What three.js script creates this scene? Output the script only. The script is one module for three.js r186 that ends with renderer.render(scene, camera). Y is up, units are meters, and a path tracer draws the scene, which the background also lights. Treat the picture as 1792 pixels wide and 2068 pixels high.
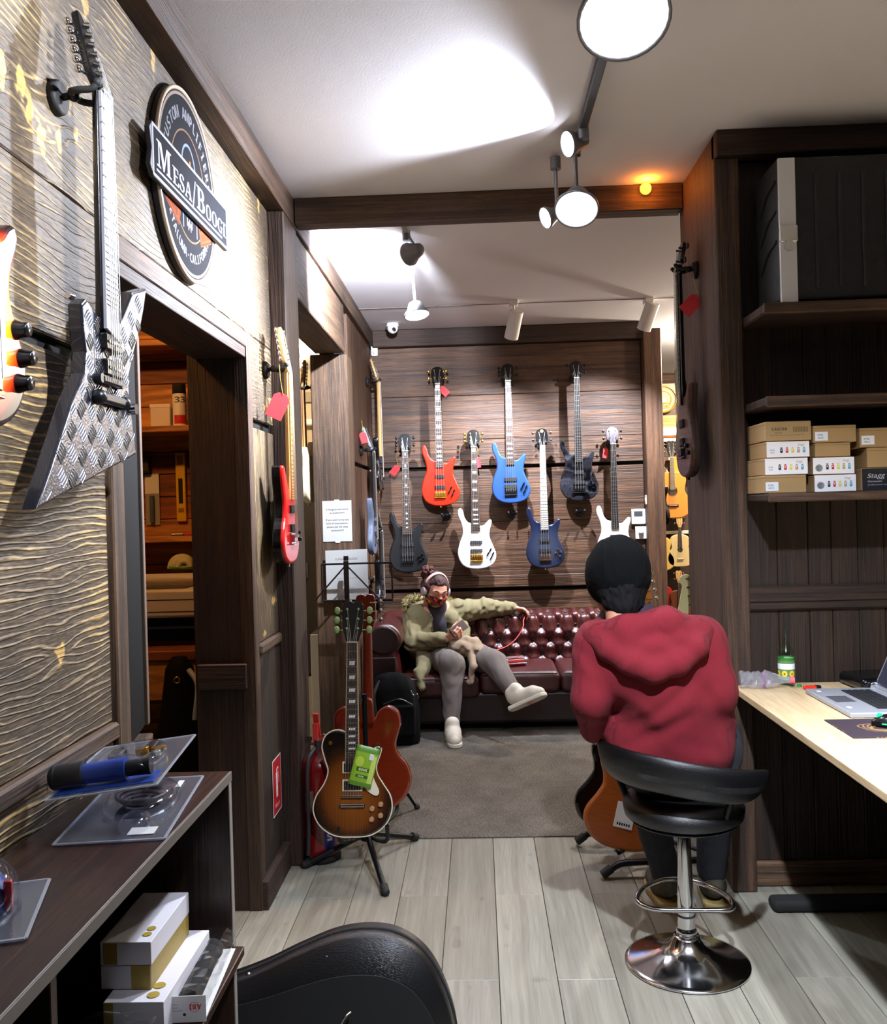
import * as THREE from 'three';
import { mergeGeometries } from 'three/addons/utils/BufferGeometryUtils.js';
import { ConvexGeometry } from 'three/addons/geometries/ConvexGeometry.js';
import { RoundedBoxGeometry } from 'three/addons/geometries/RoundedBoxGeometry.js';
import { MarchingCubes } from 'three/addons/objects/MarchingCubes.js';

// ---------------------------------------------------------------- camera, exposure, lamps
const scene = new THREE.Scene();
scene.background = new THREE.Color(0x05060a);                 // night outside
const camera = new THREE.PerspectiveCamera(58.4, 1792 / 2068, 0.05, 60);
camera.rotation.order = 'YXZ';
camera.position.set(0, 1.55, 0);
camera.rotation.set(-0.22 * Math.PI / 180, 2.14 * Math.PI / 180, -1.6 * Math.PI / 180);
scene.add(camera);
const renderer = new THREE.WebGLRenderer({ antialias: true });
renderer.toneMapping = THREE.LinearToneMapping;
renderer.toneMappingExposure = 1.0;
renderer.shadowMap.enabled = true;

const COOL = 0xe8efff, WARM = 0xffb060;
// the shop spot lamps and one added head: place of the lens, what it points at, strength, opening and colour
const LAMPS = {
  near: { at: [0.43, 2.80, -1.25], to: [0.98, 0.0, -2.8], cd: 52, open: 42, soft: 0.8, size: 1.6 },
  nearWall: { at: [0.30, 2.80, -1.30], to: [-0.885, 2.22, -1.66], cd: 32, open: 36, soft: 0.8, size: 2.0 },
  front: { at: [0.44, 2.87, -2.54], to: [0.40, 0.6, -1.35], cd: 4.5, open: 62, soft: 0.6, size: 3 },
  wall: { at: [0.37, 2.925, -3.52], to: [-0.885, 2.50, -3.0], cd: 20, open: 58, soft: 0.25, size: 1.4 },
  header: { at: [0.30, 2.73, -3.79], to: [-0.885, 2.22, -3.34], cd: 90, open: 34, soft: 0.95, size: 1.6 },  // extra head added to brighten the door header
  desk: { at: [1.25, 2.80, -1.2], to: [1.50, 0.82, -2.25], cd: 60, open: 24, soft: 0.6, size: 2.2 },
  middle: { at: [0.42, 2.70, -3.62], to: [0.1, 0.4, -2.0], cd: 6, open: 60, soft: 0.5, size: 2.2 },
  lintel: { at: [-0.33, 2.86, -4.72], to: [-0.9, 2.78, -5.25], cd: 42, open: 60, soft: 0.2, size: 1.2 },
  back: { at: [-0.30, 2.60, -5.02], to: [0.1, 0.2, -4.5], cd: 6, open: 56, soft: 0.5, size: 2.2 },
  bassLeft: { at: [0.27, 2.74, -6.55], to: [-0.08, 1.2, -7.42], cd: 40, open: 50, soft: 0.7, size: 0.8 },
  bassRight: { at: [1.22, 2.78, -6.62], to: [0.72, 1.2, -7.42], cd: 34, open: 50, soft: 0.7, size: 0.8 },
};
function spot(key, color = COOL) {
  const d = LAMPS[key], s = new THREE.SpotLight(color, d.cd, 0, d.open * Math.PI / 180, d.soft, 2);
  s.name = 'spot_beam'; s.position.set(...d.at); s.target.position.set(...d.to); s.castShadow = true; s.shadow.radius = d.size; s.shadow.mapSize.set(1024, 1024);
  scene.add(s, s.target);
  return s;
}

// ---------------------------------------------------------------- helpers
const PI = Math.PI, rad = (d) => d * PI / 180, V3 = (x, y, z) => new THREE.Vector3(x, y, z);
function rng(seed) { let a = seed >>> 0; return () => { a = (a + 0x6d2b79f5) | 0; let t = Math.imul(a ^ (a >>> 15), 1 | a); t = (t + Math.imul(t ^ (t >>> 7), 61 | t)) ^ t; return ((t ^ (t >>> 14)) >>> 0) / 4294967296; }; }
const R = rng(7);
const used = new Map();
function numbered(name) { const n = used.get(name) ?? 0; used.set(name, n + 1); return n ? name + '_' + String(n).padStart(3, '0') : name; }
function thing(name, label, category, pos = [0, 0, 0], o = {}) {
  const g = new THREE.Group(); g.name = numbered(name); g.position.set(...pos);
  if (o.rot) g.rotation.set(...o.rot);
  g.userData = { label, category }; if (o.group) g.userData.group = o.group;
  scene.add(g); return g;
}
function structure(name, pos = [0, 0, 0]) { const g = new THREE.Group(); g.name = numbered(name); g.position.set(...pos); g.userData = { kind: 'structure' }; scene.add(g); return g; }
function part(parent, name, geo, mat, pos, rot) {
  const m = new THREE.Mesh(Array.isArray(geo) ? merge(geo) : geo, mat); m.name = name; m.castShadow = m.receiveShadow = true;
  if (pos) m.position.set(...pos); if (rot) m.rotation.set(...rot);
  parent.add(m); return m;
}
function single(name, label, category, geo, mat, o = {}) {   // a thing that is one mesh
  const m = part(scene, numbered(name), geo, mat, o.pos, o.rot); m.userData = { label, category }; if (o.group) m.userData.group = o.group; if (o.kind) m.userData.kind = o.kind; return m;
}
function clone(src, label, pos, rot) {
  const c = src.clone(); c.name = numbered(src.name.replace(/_\d{3}$/, '')); c.userData = { ...src.userData, label }; c.position.set(...pos); if (rot) c.rotation.set(...rot); scene.add(c); return c;
}
function plain(g) {   // non-indexed, with only position, normal and uv
  const n = g.index ? g.toNonIndexed() : g, r = new THREE.BufferGeometry();
  if (!n.attributes.normal) n.computeVertexNormals();
  r.setAttribute('position', n.attributes.position); r.setAttribute('normal', n.attributes.normal);
  r.setAttribute('uv', n.attributes.uv ?? new THREE.BufferAttribute(new Float32Array(n.attributes.position.count * 2), 2));
  return r;
}
function merge(list) { return list.length === 1 ? list[0] : mergeGeometries(list.map(plain)); }
function at(g, x = 0, y = 0, z = 0, rx = 0, ry = 0, rz = 0) { if (rx) g.rotateX(rx); if (ry) g.rotateY(ry); if (rz) g.rotateZ(rz); return g.translate(x, y, z); }
// uv in metres: u runs along the grain axis of the piece
function uvBox(g0, grain = 'x', ou = 0, ov = 0) {
  const g = plain(g0), p = g.attributes.position, n = g.attributes.normal, uv = g.attributes.uv = new THREE.BufferAttribute(new Float32Array(p.count * 2), 2), ax = { x: 0, y: 1, z: 2 }[grain];
  for (let i = 0; i < p.count; i++) {
    const q = [p.getX(i), p.getY(i), p.getZ(i)], m = [Math.abs(n.getX(i)), Math.abs(n.getY(i)), Math.abs(n.getZ(i))], k = m[0] >= m[1] && m[0] >= m[2] ? 0 : m[1] >= m[2] ? 1 : 2;
    let a = ax, b = 3 - k - ax; if (k === ax) { a = (ax + 1) % 3; b = (ax + 2) % 3; }
    uv.setXY(i, q[a] + ou, q[b] + ov);
  }
  return g;
}
function chamfer(w, h, d, c = 0.003) {
  const pts = [], x = w / 2, y = h / 2, z = d / 2;
  for (const sx of [-1, 1]) for (const sy of [-1, 1]) for (const sz of [-1, 1]) pts.push(V3(sx * (x - c), sy * (y - c), sz * z), V3(sx * (x - c), sy * y, sz * (z - c)), V3(sx * x, sy * (y - c), sz * (z - c)));
  return new ConvexGeometry(pts);
}
// a chamfered bar between two corners, in the parent's axes
function bar(a, b, c = 0.003, grain) {
  const w = b[0] - a[0], h = b[1] - a[1], d = b[2] - a[2];
  const g = chamfer(Math.abs(w), Math.abs(h), Math.abs(d), c); g.translate((a[0] + b[0]) / 2, (a[1] + b[1]) / 2, (a[2] + b[2]) / 2);
  const s = [Math.abs(w), Math.abs(h), Math.abs(d)], long = grain ?? 'xyz'[s.indexOf(Math.max(...s))];
  return uvBox(g, long, R() * 7, R() * 7);
}
const box = (w, h, d, x = 0, y = 0, z = 0) => new THREE.BoxGeometry(w, h, d).translate(x, y, z);
const rbox = (w, h, d, r, x = 0, y = 0, z = 0, s = 2) => new RoundedBoxGeometry(w, h, d, s, r).translate(x, y, z);
const cyl = (r0, r1, h, x = 0, y = 0, z = 0, n = 20) => new THREE.CylinderGeometry(r0, r1, h, n).translate(x, y, z);
const cylZ = (r0, r1, h, x = 0, y = 0, z = 0, n = 20) => new THREE.CylinderGeometry(r0, r1, h, n).rotateX(PI / 2).translate(x, y, z);
const cylX = (r0, r1, h, x = 0, y = 0, z = 0, n = 20) => new THREE.CylinderGeometry(r0, r1, h, n).rotateZ(-PI / 2).translate(x, y, z);
const ball = (r, x = 0, y = 0, z = 0, sx = 1, sy = 1, sz = 1, n = 16) => new THREE.SphereGeometry(r, n, Math.ceil(n * 0.7)).scale(sx, sy, sz).translate(x, y, z);
function tube(pts, r, n = 24, k = 8, closed = false) { return new THREE.TubeGeometry(new THREE.CatmullRomCurve3(pts.map((p) => V3(...p)), closed, 'centripetal'), n, r, k, closed); }
function rod(a, b, r, k = 8) {   // straight rod with closed ends
  const A = V3(...a), B = V3(...b), d = B.clone().sub(A), g = new THREE.CylinderGeometry(r, r, d.length(), k);
  g.applyQuaternion(new THREE.Quaternion().setFromUnitVectors(V3(0, 1, 0), d.normalize())); return g.translate((a[0] + b[0]) / 2, (a[1] + b[1]) / 2, (a[2] + b[2]) / 2);
}
const lathe = (pts, n = 32) => new THREE.LatheGeometry(pts.map((p) => new THREE.Vector2(...p)), n);
function smoothShape(pts, n = 90, closed = true) {
  const c = new THREE.CatmullRomCurve3(pts.map((p) => V3(p[0], p[1], 0)), closed, 'centripetal');
  return new THREE.Shape(c.getPoints(n).slice(0, closed ? n : n + 1).map((p) => new THREE.Vector2(p.x, p.y)));
}
const polyShape = (pts) => new THREE.Shape(pts.map((p) => new THREE.Vector2(...p)));
function extrude(shape, depth, bevel = 0, segs = 3) {   // from z = -depth to z = 0, rounded edges inside that depth
  const b = bevel, g = new THREE.ExtrudeGeometry(shape, { depth: depth - 2 * b, bevelEnabled: b > 0, bevelThickness: b, bevelSize: b, bevelOffset: -b, bevelSegments: segs, curveSegments: 24 });
  return g.translate(0, 0, -depth + b);
}
// the hull of a row of cross sections: sections[i] is a list of points (same count), closed around
function loft(sections, cap = true) {
  const n = sections[0].length, pos = [], idx = [], uv = [];
  sections.forEach((s, i) => s.forEach((p, j) => { pos.push(...p); uv.push(j / n, i / (sections.length - 1)); }));
  for (let i = 0; i + 1 < sections.length; i++) for (let j = 0; j < n; j++) { const a = i * n + j, b = i * n + (j + 1) % n; idx.push(a, b, a + n, b, b + n, a + n); }
  if (cap) for (const [i, flip] of [[0, true], [sections.length - 1, false]]) {
    const c = sections[i].reduce((s, p) => [s[0] + p[0] / n, s[1] + p[1] / n, s[2] + p[2] / n], [0, 0, 0]), k = pos.length / 3; pos.push(...c); uv.push(0.5, 0.5);
    for (let j = 0; j < n; j++) { const a = i * n + j, b = i * n + (j + 1) % n; idx.push(...(flip ? [k, b, a] : [k, a, b])); }
  }
  const g = new THREE.BufferGeometry(); g.setAttribute('position', new THREE.Float32BufferAttribute(pos, 3)); g.setAttribute('uv', new THREE.Float32BufferAttribute(uv, 2)); g.setIndex(idx); g.computeVertexNormals(); return g;
}
// planar uv over a bounding box in xy: for prints on a front
function uvFront(g0, x0, y0, x1, y1) { const g = plain(g0), p = g.attributes.position, uv = g.attributes.uv = new THREE.BufferAttribute(new Float32Array(p.count * 2), 2); for (let i = 0; i < p.count; i++) uv.setXY(i, (p.getX(i) - x0) / (x1 - x0), (p.getY(i) - y0) / (y1 - y0)); return g; }

// ---------------------------------------------------------------- noise and textures
function makeNoise(seed) {
  const r = rng(seed), perm = new Uint16Array(512), val = new Float32Array(256);
  for (let i = 0; i < 256; i++) { perm[i] = i; val[i] = r() * 2 - 1; }
  for (let i = 255; i > 0; i--) { const j = Math.floor(r() * (i + 1)), t = perm[i]; perm[i] = perm[j]; perm[j] = t; }
  for (let i = 0; i < 256; i++) perm[i + 256] = perm[i];
  const n2 = (x, y, px, py) => {   // value noise that repeats after px by py cells
    const xi = Math.floor(x), yi = Math.floor(y), fx = x - xi, fy = y - yi, u = fx * fx * (3 - 2 * fx), v = fy * fy * (3 - 2 * fy), w = (a, m) => ((a % m) + m) % m;
    const h = (a, b) => val[perm[(w(a, px) & 255) + perm[w(b, py) & 255]]];
    const a = h(xi, yi), b = h(xi + 1, yi), c = h(xi, yi + 1), d = h(xi + 1, yi + 1);
    return a + (b - a) * u + (c - a) * v + (a - b - c + d) * u * v;
  };
  return n2;
}
function fbm(n, x, y, px, py, o = 4) { let s = 0, a = 0.5; for (let i = 0; i < o; i++) { s += a * n(x, y, px, py); x *= 2; y *= 2; px *= 2; py *= 2; a *= 0.5; } return s; }
const clamp = (x, a = 0, b = 1) => Math.min(b, Math.max(a, x)), mix = (a, b, t) => a + (b - a) * t, step = (a, b, x) => { const t = clamp((x - a) / (b - a)); return t * t * (3 - 2 * t); };
// f(u, v) -> [r, g, b, h] with sRGB 0..1 colours and a height; gives {map, bump}
function texture(w, h, f, sx = 1, sy = 1, aniso = true) {
  const c = new Uint8Array(w * h * 4), b = new Uint8Array(w * h * 4); let bump = false;
  for (let y = 0; y < h; y++) for (let x = 0; x < w; x++) {
    const o = f((x + 0.5) / w, (y + 0.5) / h), i = (y * w + x) * 4;
    for (let k = 0; k < 3; k++) c[i + k] = clamp(o[k]) * 255; c[i + 3] = 255;
    if (o.length > 3) { bump = true; b[i] = b[i + 1] = b[i + 2] = clamp(o[3]) * 255; b[i + 3] = 255; }
  }
  const mk = (d, srgb) => { const t = new THREE.DataTexture(d, w, h); t.magFilter = THREE.LinearFilter; t.minFilter = THREE.LinearMipmapLinearFilter; t.generateMipmaps = true; t.wrapS = t.wrapT = THREE.RepeatWrapping; if (srgb) t.colorSpace = THREE.SRGBColorSpace; t.repeat.set(1 / sx, 1 / sy); t.needsUpdate = true; return t; };
  return { map: mk(c, true), bump: bump ? mk(b, false) : null };
}
function canvasTexture(w, h, draw) {
  const c = document.createElement('canvas'); c.width = w; c.height = h; const g = c.getContext('2d'); draw(g, w, h);
  const t = new THREE.CanvasTexture(c); t.colorSpace = THREE.SRGBColorSpace; return t;
}
const std = (color, rough = 0.6, o = {}) => new THREE.MeshStandardMaterial({ color, roughness: rough, metalness: 0, ...o });
const phys = (color, rough = 0.6, o = {}) => new THREE.MeshPhysicalMaterial({ color, roughness: rough, ...o });
const printed = (t, rough = 0.7, o = {}) => new THREE.MeshStandardMaterial({ map: t, roughness: rough, ...o });

// brushed spruce: dark soft wood worn back between raised, lighter year rings, with knots
const nA = makeNoise(11), nB = makeNoise(23), nC = makeNoise(37);
function spruce(dark, light, knot, contrast, W = 1536, rings = 74) {
  const r = rng(91), knots = []; for (let i = 0; i < 17; i++) knots.push([r(), r(), 0.006 + r() * 0.010, 0.9 + r() * 1.6]);
  return texture(W, W, (u, v) => {
    let bend = fbm(nA, u * 2, v * 4, 2, 4, 3) * 0.032, kn = 0;
    for (const [kx, ky, ks, kl] of knots) {
      let dx = u - kx, dy = v - ky; dx -= Math.round(dx); dy -= Math.round(dy); if (Math.abs(dx) > 0.2 || Math.abs(dy) > 0.12) continue;
      const d = Math.sqrt(dx ** 2 + (dy / kl) ** 2) / ks;
      kn = Math.max(kn, 1 - step(0.6, 1.2, d + nC(u * 96, v * 96, 96, 96) * 0.5)); bend += 0.013 * Math.exp(-((dx * 16) ** 2) - ((dy * 26) ** 2)) * Math.sign(dy);
    }
    const w = v + bend, ph = w * rings + fbm(nB, u * 5, v * 30, 5, 30, 3) * 1.0, s = Math.abs(((ph % 1) + 1) % 1 - 0.5) * 2, patch = fbm(nC, u * 4, v * 6, 4, 6, 3), line = step(0.62 - patch * 0.35, 0.98, s + 0.18 * nC(u * 14, v * 90, 14, 90));
    const fine = nC(u * 30, v * 640, 30, 640) * 0.5 + nA(u * 80, v * 320, 80, 320) * 0.5;
    let t = clamp(line * contrast * (0.85 + patch * 1.2) + fine * 0.2 + patch * 0.2 + 0.1); t = Math.max(t, kn * 0.9);
    const c = [0, 1, 2].map((k) => mix(mix(dark[k], light[k], t), knot[k], clamp(kn * 0.7 + step(0.1, 0.4, patch) * line * 0.4)) * (1 + fine * 0.16));
    return [...c, clamp(0.3 + line * 0.5 + fine * 0.16 + kn * 0.2)];
  }, 1.25, 1.25);
}
const T_spruce = spruce([0.25, 0.205, 0.155], [0.68, 0.58, 0.40], [0.74, 0.58, 0.28], 0.6);
const T_walnut = texture(1024, 1024, (u, v) => {
  const w = v + fbm(nB, u * 1, v * 3, 1, 3, 2) * 0.03, g1 = fbm(nA, u * 2, w * 80, 2, 80, 4), g2 = nC(u * 14, w * 500, 14, 500), patch = fbm(nC, u * 2, v * 8, 2, 8, 3), wear = nB(u * 40, v * 160, 40, 160), crack = step(0.26, 0.4, g1 + nB(u * 5, v * 160, 5, 160) * 0.14);
  const t = clamp(0.5 + g1 * 0.62 + g2 * 0.16 + patch * 0.26 + wear * 0.07 + nC(u * 256, v * 256, 256, 256) * 0.06);
  const a = [0.20, 0.155, 0.125], b = [0.52, 0.425, 0.345]; return [...[0, 1, 2].map((k) => mix(a[k], b[k], t) * (1 - crack * 0.3)), clamp(0.5 + g1 * 0.7 + g2 * 0.25 - crack * 0.3)];
}, 1.5, 1.5);
const T_oak = texture(1024, 512, (u, v) => {   // whitewashed grey oak of the floor
  const w = v + fbm(nA, u * 2, v * 3, 2, 3, 2) * 0.03, g1 = fbm(nB, u * 2, w * 50, 2, 50, 4), g2 = nC(u * 18, w * 256, 18, 256), patch = fbm(nC, u * 3, v * 4, 3, 4, 3);
  const ph = (w * 30 + fbm(nA, u * 3, v * 8, 3, 8, 3) * 1.5), ring = step(0.8, 1, Math.abs((((ph % 1) + 1) % 1) - 0.5) * 2) * step(-0.05, 0.25, patch), kn = step(0.40, 0.47, nB(u * 11, v * 9, 11, 9) * 0.5 + fbm(nC, u * 24, v * 24, 24, 24, 2) * 0.12);
  const t = clamp(0.66 + g1 * 0.34 + g2 * 0.10 + patch * 0.16 - ring * 0.16 - kn * 0.3);
  const a = [0.45, 0.425, 0.385], b = [0.70, 0.68, 0.635]; return [...[0, 1, 2].map((k) => mix(a[k], b[k], t)), clamp(0.55 + g1 * 0.3 + g2 * 0.25 - ring * 0.2)];
}, 1.35, 0.8);
const T_grain = texture(256, 256, (u, v) => { const a = fbm(nC, u * 32, v * 32, 32, 32, 3), q = 0.86 + a * 0.35; return [q, q, q, clamp(0.5 + a)]; }, 0.12, 0.12);
const T_carpet = texture(512, 512, (u, v) => { const a = nC(u * 256, v * 256, 256, 256), b = fbm(nA, u * 8, v * 8, 8, 8, 4), q = clamp(0.80 + a * 0.24 + b * 0.16); return [q, q, q, clamp(0.5 + a * 0.5)]; }, 0.9, 0.9);
const T_fineoak = texture(512, 512, (u, v) => { const g1 = fbm(nB, u * 6, v * 70, 6, 70, 3), g2 = nC(u * 20, v * 250, 20, 250), t = clamp(0.55 + g1 * 0.5 + g2 * 0.2); return [mix(0.70, 0.84, t), mix(0.60, 0.75, t), mix(0.44, 0.60, t), clamp(0.5 + g2 * 0.4)]; }, 0.8, 0.8);
const T_pine = texture(512, 512, (u, v) => { const w = v + fbm(nA, u * 2, v * 3, 2, 3, 2) * 0.06, g1 = fbm(nB, u * 3, w * 40, 3, 40, 4), t = clamp(0.5 + g1 * 0.9 + nC(u * 20, v * 200, 20, 200) * 0.1); return [mix(0.42, 0.80, t), mix(0.24, 0.56, t), mix(0.10, 0.27, t), clamp(0.5 + g1 * 0.5)]; }, 1.1, 1.1);
const wood = (t, tint, rough = 0.7, bump = 0.002, o = {}) => new THREE.MeshStandardMaterial({ map: t.map, bumpMap: t.bump, bumpScale: bump, color: tint, roughness: rough, ...o });
const M = {
  spruce: wood(T_spruce, 0xffffff, 0.62, 0.004), bassWall: wood(T_walnut, 0xdcb890, 0.6, 0.003), walnut: wood(T_walnut, 0xc4b09c, 0.68, 0.0025), walnutDark: wood(T_walnut, 0x8f7768, 0.68, 0.0025), walnutGrey: wood(T_walnut, 0xdcccb4, 0.7, 0.0025),
  alcove: wood(T_walnut, 0x80705c, 0.7, 0.002), oak: wood(T_oak, 0xe2e6e0, 0.42, 0.0008), oakB: wood(T_oak, 0xd8dad4, 0.42, 0.0008), oakC: wood(T_oak, 0xcdd0c9, 0.42, 0.0008), desk: wood(T_fineoak, 0xffffff, 0.4, 0.0004),
  pine: wood(T_pine, 0xffffff, 0.6, 0.001), pineDark: wood(T_pine, 0xb08a6a, 0.6, 0.001), laminate: wood(T_walnut, 0x8c6a5a, 0.36, 0.0004), tan: wood(T_walnut, 0xe8c49a, 0.66, 0.002),
  plaster: std(0xdcd9dc, 0.9, { bumpMap: T_grain.bump, bumpScale: 0.00012 }), beige: std(0xb8ab96, 0.9, { bumpMap: T_grain.bump, bumpScale: 0.0002 }), carpet: wood(T_carpet, 0x746c62, 0.98, 0.003), black: std(0x0b0b0c, 0.5), blackGloss: std(0x0a0a0b, 0.18), blackMatte: std(0x121213, 0.85),
  chrome: std(0xd9dadd, 0.12, { metalness: 1 }), chromeDark: std(0x9a9aa0, 0.14, { metalness: 1 }), nickel: std(0xb9b6ae, 0.25, { metalness: 1 }), gold: std(0xd9a53c, 0.28, { metalness: 1 }), blackMetal: std(0x1b1b1d, 0.35, { metalness: 0.6 }), steel: std(0x8d9096, 0.3, { metalness: 1 }),
  white: std(0xe8e8e6, 0.45), cream: std(0xe6dcc0, 0.5), paper: std(0xd4d4d0, 0.8), kraft: std(0xa98a5c, 0.85, { bumpMap: T_grain.bump, bumpScale: 0.0002 }), clear: phys(0xffffff, 0.06, { transmission: 1, thickness: 0, ior: 1.35 }), red: std(0xd8362f, 0.75), gap: std(0x080706, 0.95),
};
// ---------------------------------------------------------------- the setting
const X0 = -0.885, CEIL = 3.0;
{ // floor of grey oak planks
  const f = structure('floor');
  part(f, 'subfloor', box(6.4, 0.06, 12.4, 0.6, -0.045, -4.9), M.gap);
  const L = 1.314, Wd = 0.1912, mats = [M.oak, M.oakB, M.oakC], r = rng(5);
  const variants = [0, 1, 2, 3, 4, 5, 6].map((i) => uvBox(chamfer(Wd - 0.0022, 0.018, L - 0.0016, 0.0012), 'z', i * 0.53, i * 0.217));
  for (let c = -10; c < 12; c++) {
    const x = -0.163 + c * Wd + Wd / 2, zEnd = x < X0 - 0.05 ? -9.4 : -4.4, odd = ((c % 2) + 2) % 2;
    for (let k = -8; k < 3; k++) {
      const z0 = (odd ? -3.657 : -3.0) + k * L; if (z0 > 0.3 || z0 + L < zEnd) continue;
      part(f, 'plank', variants[Math.floor(r() * 7)], mats[Math.floor(r() * 3)], [x, -0.009, z0 + L / 2], [0, r() < 0.5 ? PI : 0, 0]);
    }
  }
}
single('carpet', 'grey brown low pile carpet in front of the sofa', 'carpet', [uvBox(chamfer(3.6, 0.006, 3.14, 0.002), 'x', 0, 0)], M.carpet, { pos: [X0 + 1.8, 0.0035, -5.86] });
{ const c = structure('ceiling'); part(c, 'ceiling_board', uvBox(box(7, 0.12, 12.5, 0.6, CEIL + 0.06, -4.9), 'x'), M.plaster); part(c, 'ceiling_seam', uvBox(box(2.6, 0.004, 0.006, 0.35, CEIL - 0.002, -6.56), 'x'), std(0x6d6763, 0.9)); }

const panel = (p, a, b, m, c = 0.004, grain) => part(p, 'panel', bar(a, b, c, grain), m);
const strip = (p, a, b, m, c = 0.004, grain) => part(p, 'trim_strip', bar(a, b, c, grain), m);
{ // left wall with its two openings
  const w = structure('wall_left');
  const core = (y0, y1, z0, z1, x0 = -1.085) => part(w, 'wall_core', box(-0.935 - x0, y1 - y0, z1 - z0, (x0 - 0.935) / 2, (y0 + y1) / 2, (z0 + z1) / 2), M.gap);
  core(0, 3, -2.16, 0.7); core(2.2, 3, -3.56, -2.16); core(0, 3, -3.98, -3.56);
  panel(w, [-0.935, 0.0, -2.16], [X0, 1.02, 0.7], M.spruce, 0.004, 'z');
  strip(w, [-0.935, 1.022, -2.16], [X0 + 0.016, 1.062, 0.7], M.walnutGrey, 0.006);
  panel(w, [-0.935, 1.064, -2.155], [X0, 1.905, 0.7], M.spruce, 0.004, 'z');
  part(w, 'groove', box(0.03, 0.03, 2.86, -0.92, 1.92, -0.73), M.gap);
  panel(w, [-0.935, 1.935, -2.155], [X0, 2.262, 0.7], M.spruce, 0.004, 'z');
  panel(w, [-0.935, 2.264, -3.975], [X0, 2.872, 0.7], M.spruce, 0.003, 'z');
  strip(w, [-0.935, 2.2, -3.54], [X0 + 0.003, 2.262, -2.16], M.walnutGrey, 0.003);
  strip(w, [-0.95, 0, -2.235], [X0 + 0.014, 2.2, -2.162], M.walnutGrey, 0.004);   // near door trim
  part(w, 'door_jamb', bar([-1.09, 0, -2.2], [-0.95, 2.2, -2.165], 0.002, 'y'), M.walnutDark);
  part(w, 'door_head', bar([-1.09, 2.16, -3.54], [X0 - 0.002, 2.2, -2.2], 0.002, 'z'), M.walnutDark);
  // pilaster between door and passage
  part(w, 'door_jamb', bar([-1.12, 0.0, -3.58], [X0 - 0.001, 2.2, -3.54], 0.003, 'y'), M.walnutDark);
  part(w, 'jamb_rail', bar([-1.11, 0.87, -3.54], [X0 - 0.03, 0.968, -3.522], 0.004, 'x'), M.walnutDark);
  strip(w, [-0.935, 0, -3.60], [X0 + 0.006, 2.262, -3.535], M.walnut, 0.004);
  strip(w, [-0.935, 0, -3.975], [X0 + 0.028, 0.115, -3.54], M.walnutDark, 0.005, 'z');
  panel(w, [-0.935, 0.117, -3.975], [X0, 0.985, -3.602], M.alcove, 0.004, 'y');
  strip(w, [-0.935, 0.987, -3.975], [X0 + 0.016, 1.03, -3.602], M.walnutGrey, 0.008, 'z');
  panel(w, [-0.935, 1.032, -3.975], [X0, 1.895, -3.602], M.spruce, 0.004, 'y');
  part(w, 'groove', box(0.03, 0.036, 0.38, -0.92, 1.913, -3.79), M.gap);
  panel(w, [-0.935, 1.931, -3.975], [X0, 2.262, -3.602], M.spruce, 0.004, 'z');
  part(w, 'post', bar([-1.085, 0, -4.26], [-0.812, 2.872, -3.98], 0.006, 'y'), M.walnutDark);
  // lintel and far post of the passage
  part(w, 'lintel', bar([-1.02, 2.567, -5.86], [-0.825, 2.872, -4.262], 0.005, 'z'), M.walnutGrey);
  part(w, 'post', bar([-1.05, 0, -6.1], [-0.812, 2.56, -5.85], 0.006, 'y'), M.walnutGrey);
  part(w, 'wall_core', box(0.16, 3.0, 1.34, -0.95, 1.5, -6.77), M.gap);
  panel(w, [-0.868, 0.0, -7.42], [-0.84, 0.985, -6.102], M.bassWall, 0.004, 'z'); strip(w, [-0.868, 0.987, -7.42], [-0.825, 1.03, -6.102], M.walnutGrey, 0.006);
  panel(w, [-0.868, 1.032, -7.42], [-0.84, 1.862, -6.102], M.bassWall, 0.004, 'y'); panel(w, [-0.868, 1.89, -7.42], [-0.84, 2.872, -6.102], M.bassWall, 0.004, 'y');
  part(w, 'ceiling_beam', bar([-1.0, 2.874, -7.42], [-0.81, CEIL - 0.001, 0.7], 0.004, 'z'), M.walnut);
}
{ // workshop behind the door: pine boards
  const w = structure('wall_workshop'), r = rng(31);
  part(w, 'wall_core', box(2.2, 3, 0.06, -2.2, 1.5, -4.80), M.gap); part(w, 'wall_core', box(0.06, 3, 2.9, -3.2, 1.5, -3.3), M.gap); part(w, 'wall_core', box(2.2, 3, 0.06, -2.2, 1.5, -1.86), M.gap); part(w, 'wall_core', box(0.05, 3.0, 0.9, -1.11, 1.5, -4.35), M.gap);
  for (let i = 0; i < 24; i++) part(w, 'plank', bar([-2.9, i * 0.118 + 0.001, -4.77], [-1.13, i * 0.118 + 0.116, -4.748 + r() * 0.004], 0.003, 'x'), r() < 0.35 ? M.pineDark : M.pine);
}
{ // passage behind the second opening
  const w = structure('wall_passage');
  part(w, 'wall_board', uvBox(box(2.4, 3, 0.1, -1.9, 1.5, -9.35), 'x'), M.beige); part(w, 'wall_board', uvBox(box(0.1, 3, 4.6, -3.0, 1.5, -7.1), 'z'), M.beige); part(w, 'wall_board', uvBox(box(0.1, 3, 1.9, -0.95, 1.5, -8.4), 'z'), M.beige); part(w, 'wall_board', uvBox(box(2.0, 3, 0.06, -2.1, 1.5, -4.85), 'x'), M.beige);
  part(w, 'cornice', uvBox(box(1.98, 0.10, 0.06, -1.99, 2.72, -9.27), 'x'), std(0x8b8173, 0.8));
}
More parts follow.
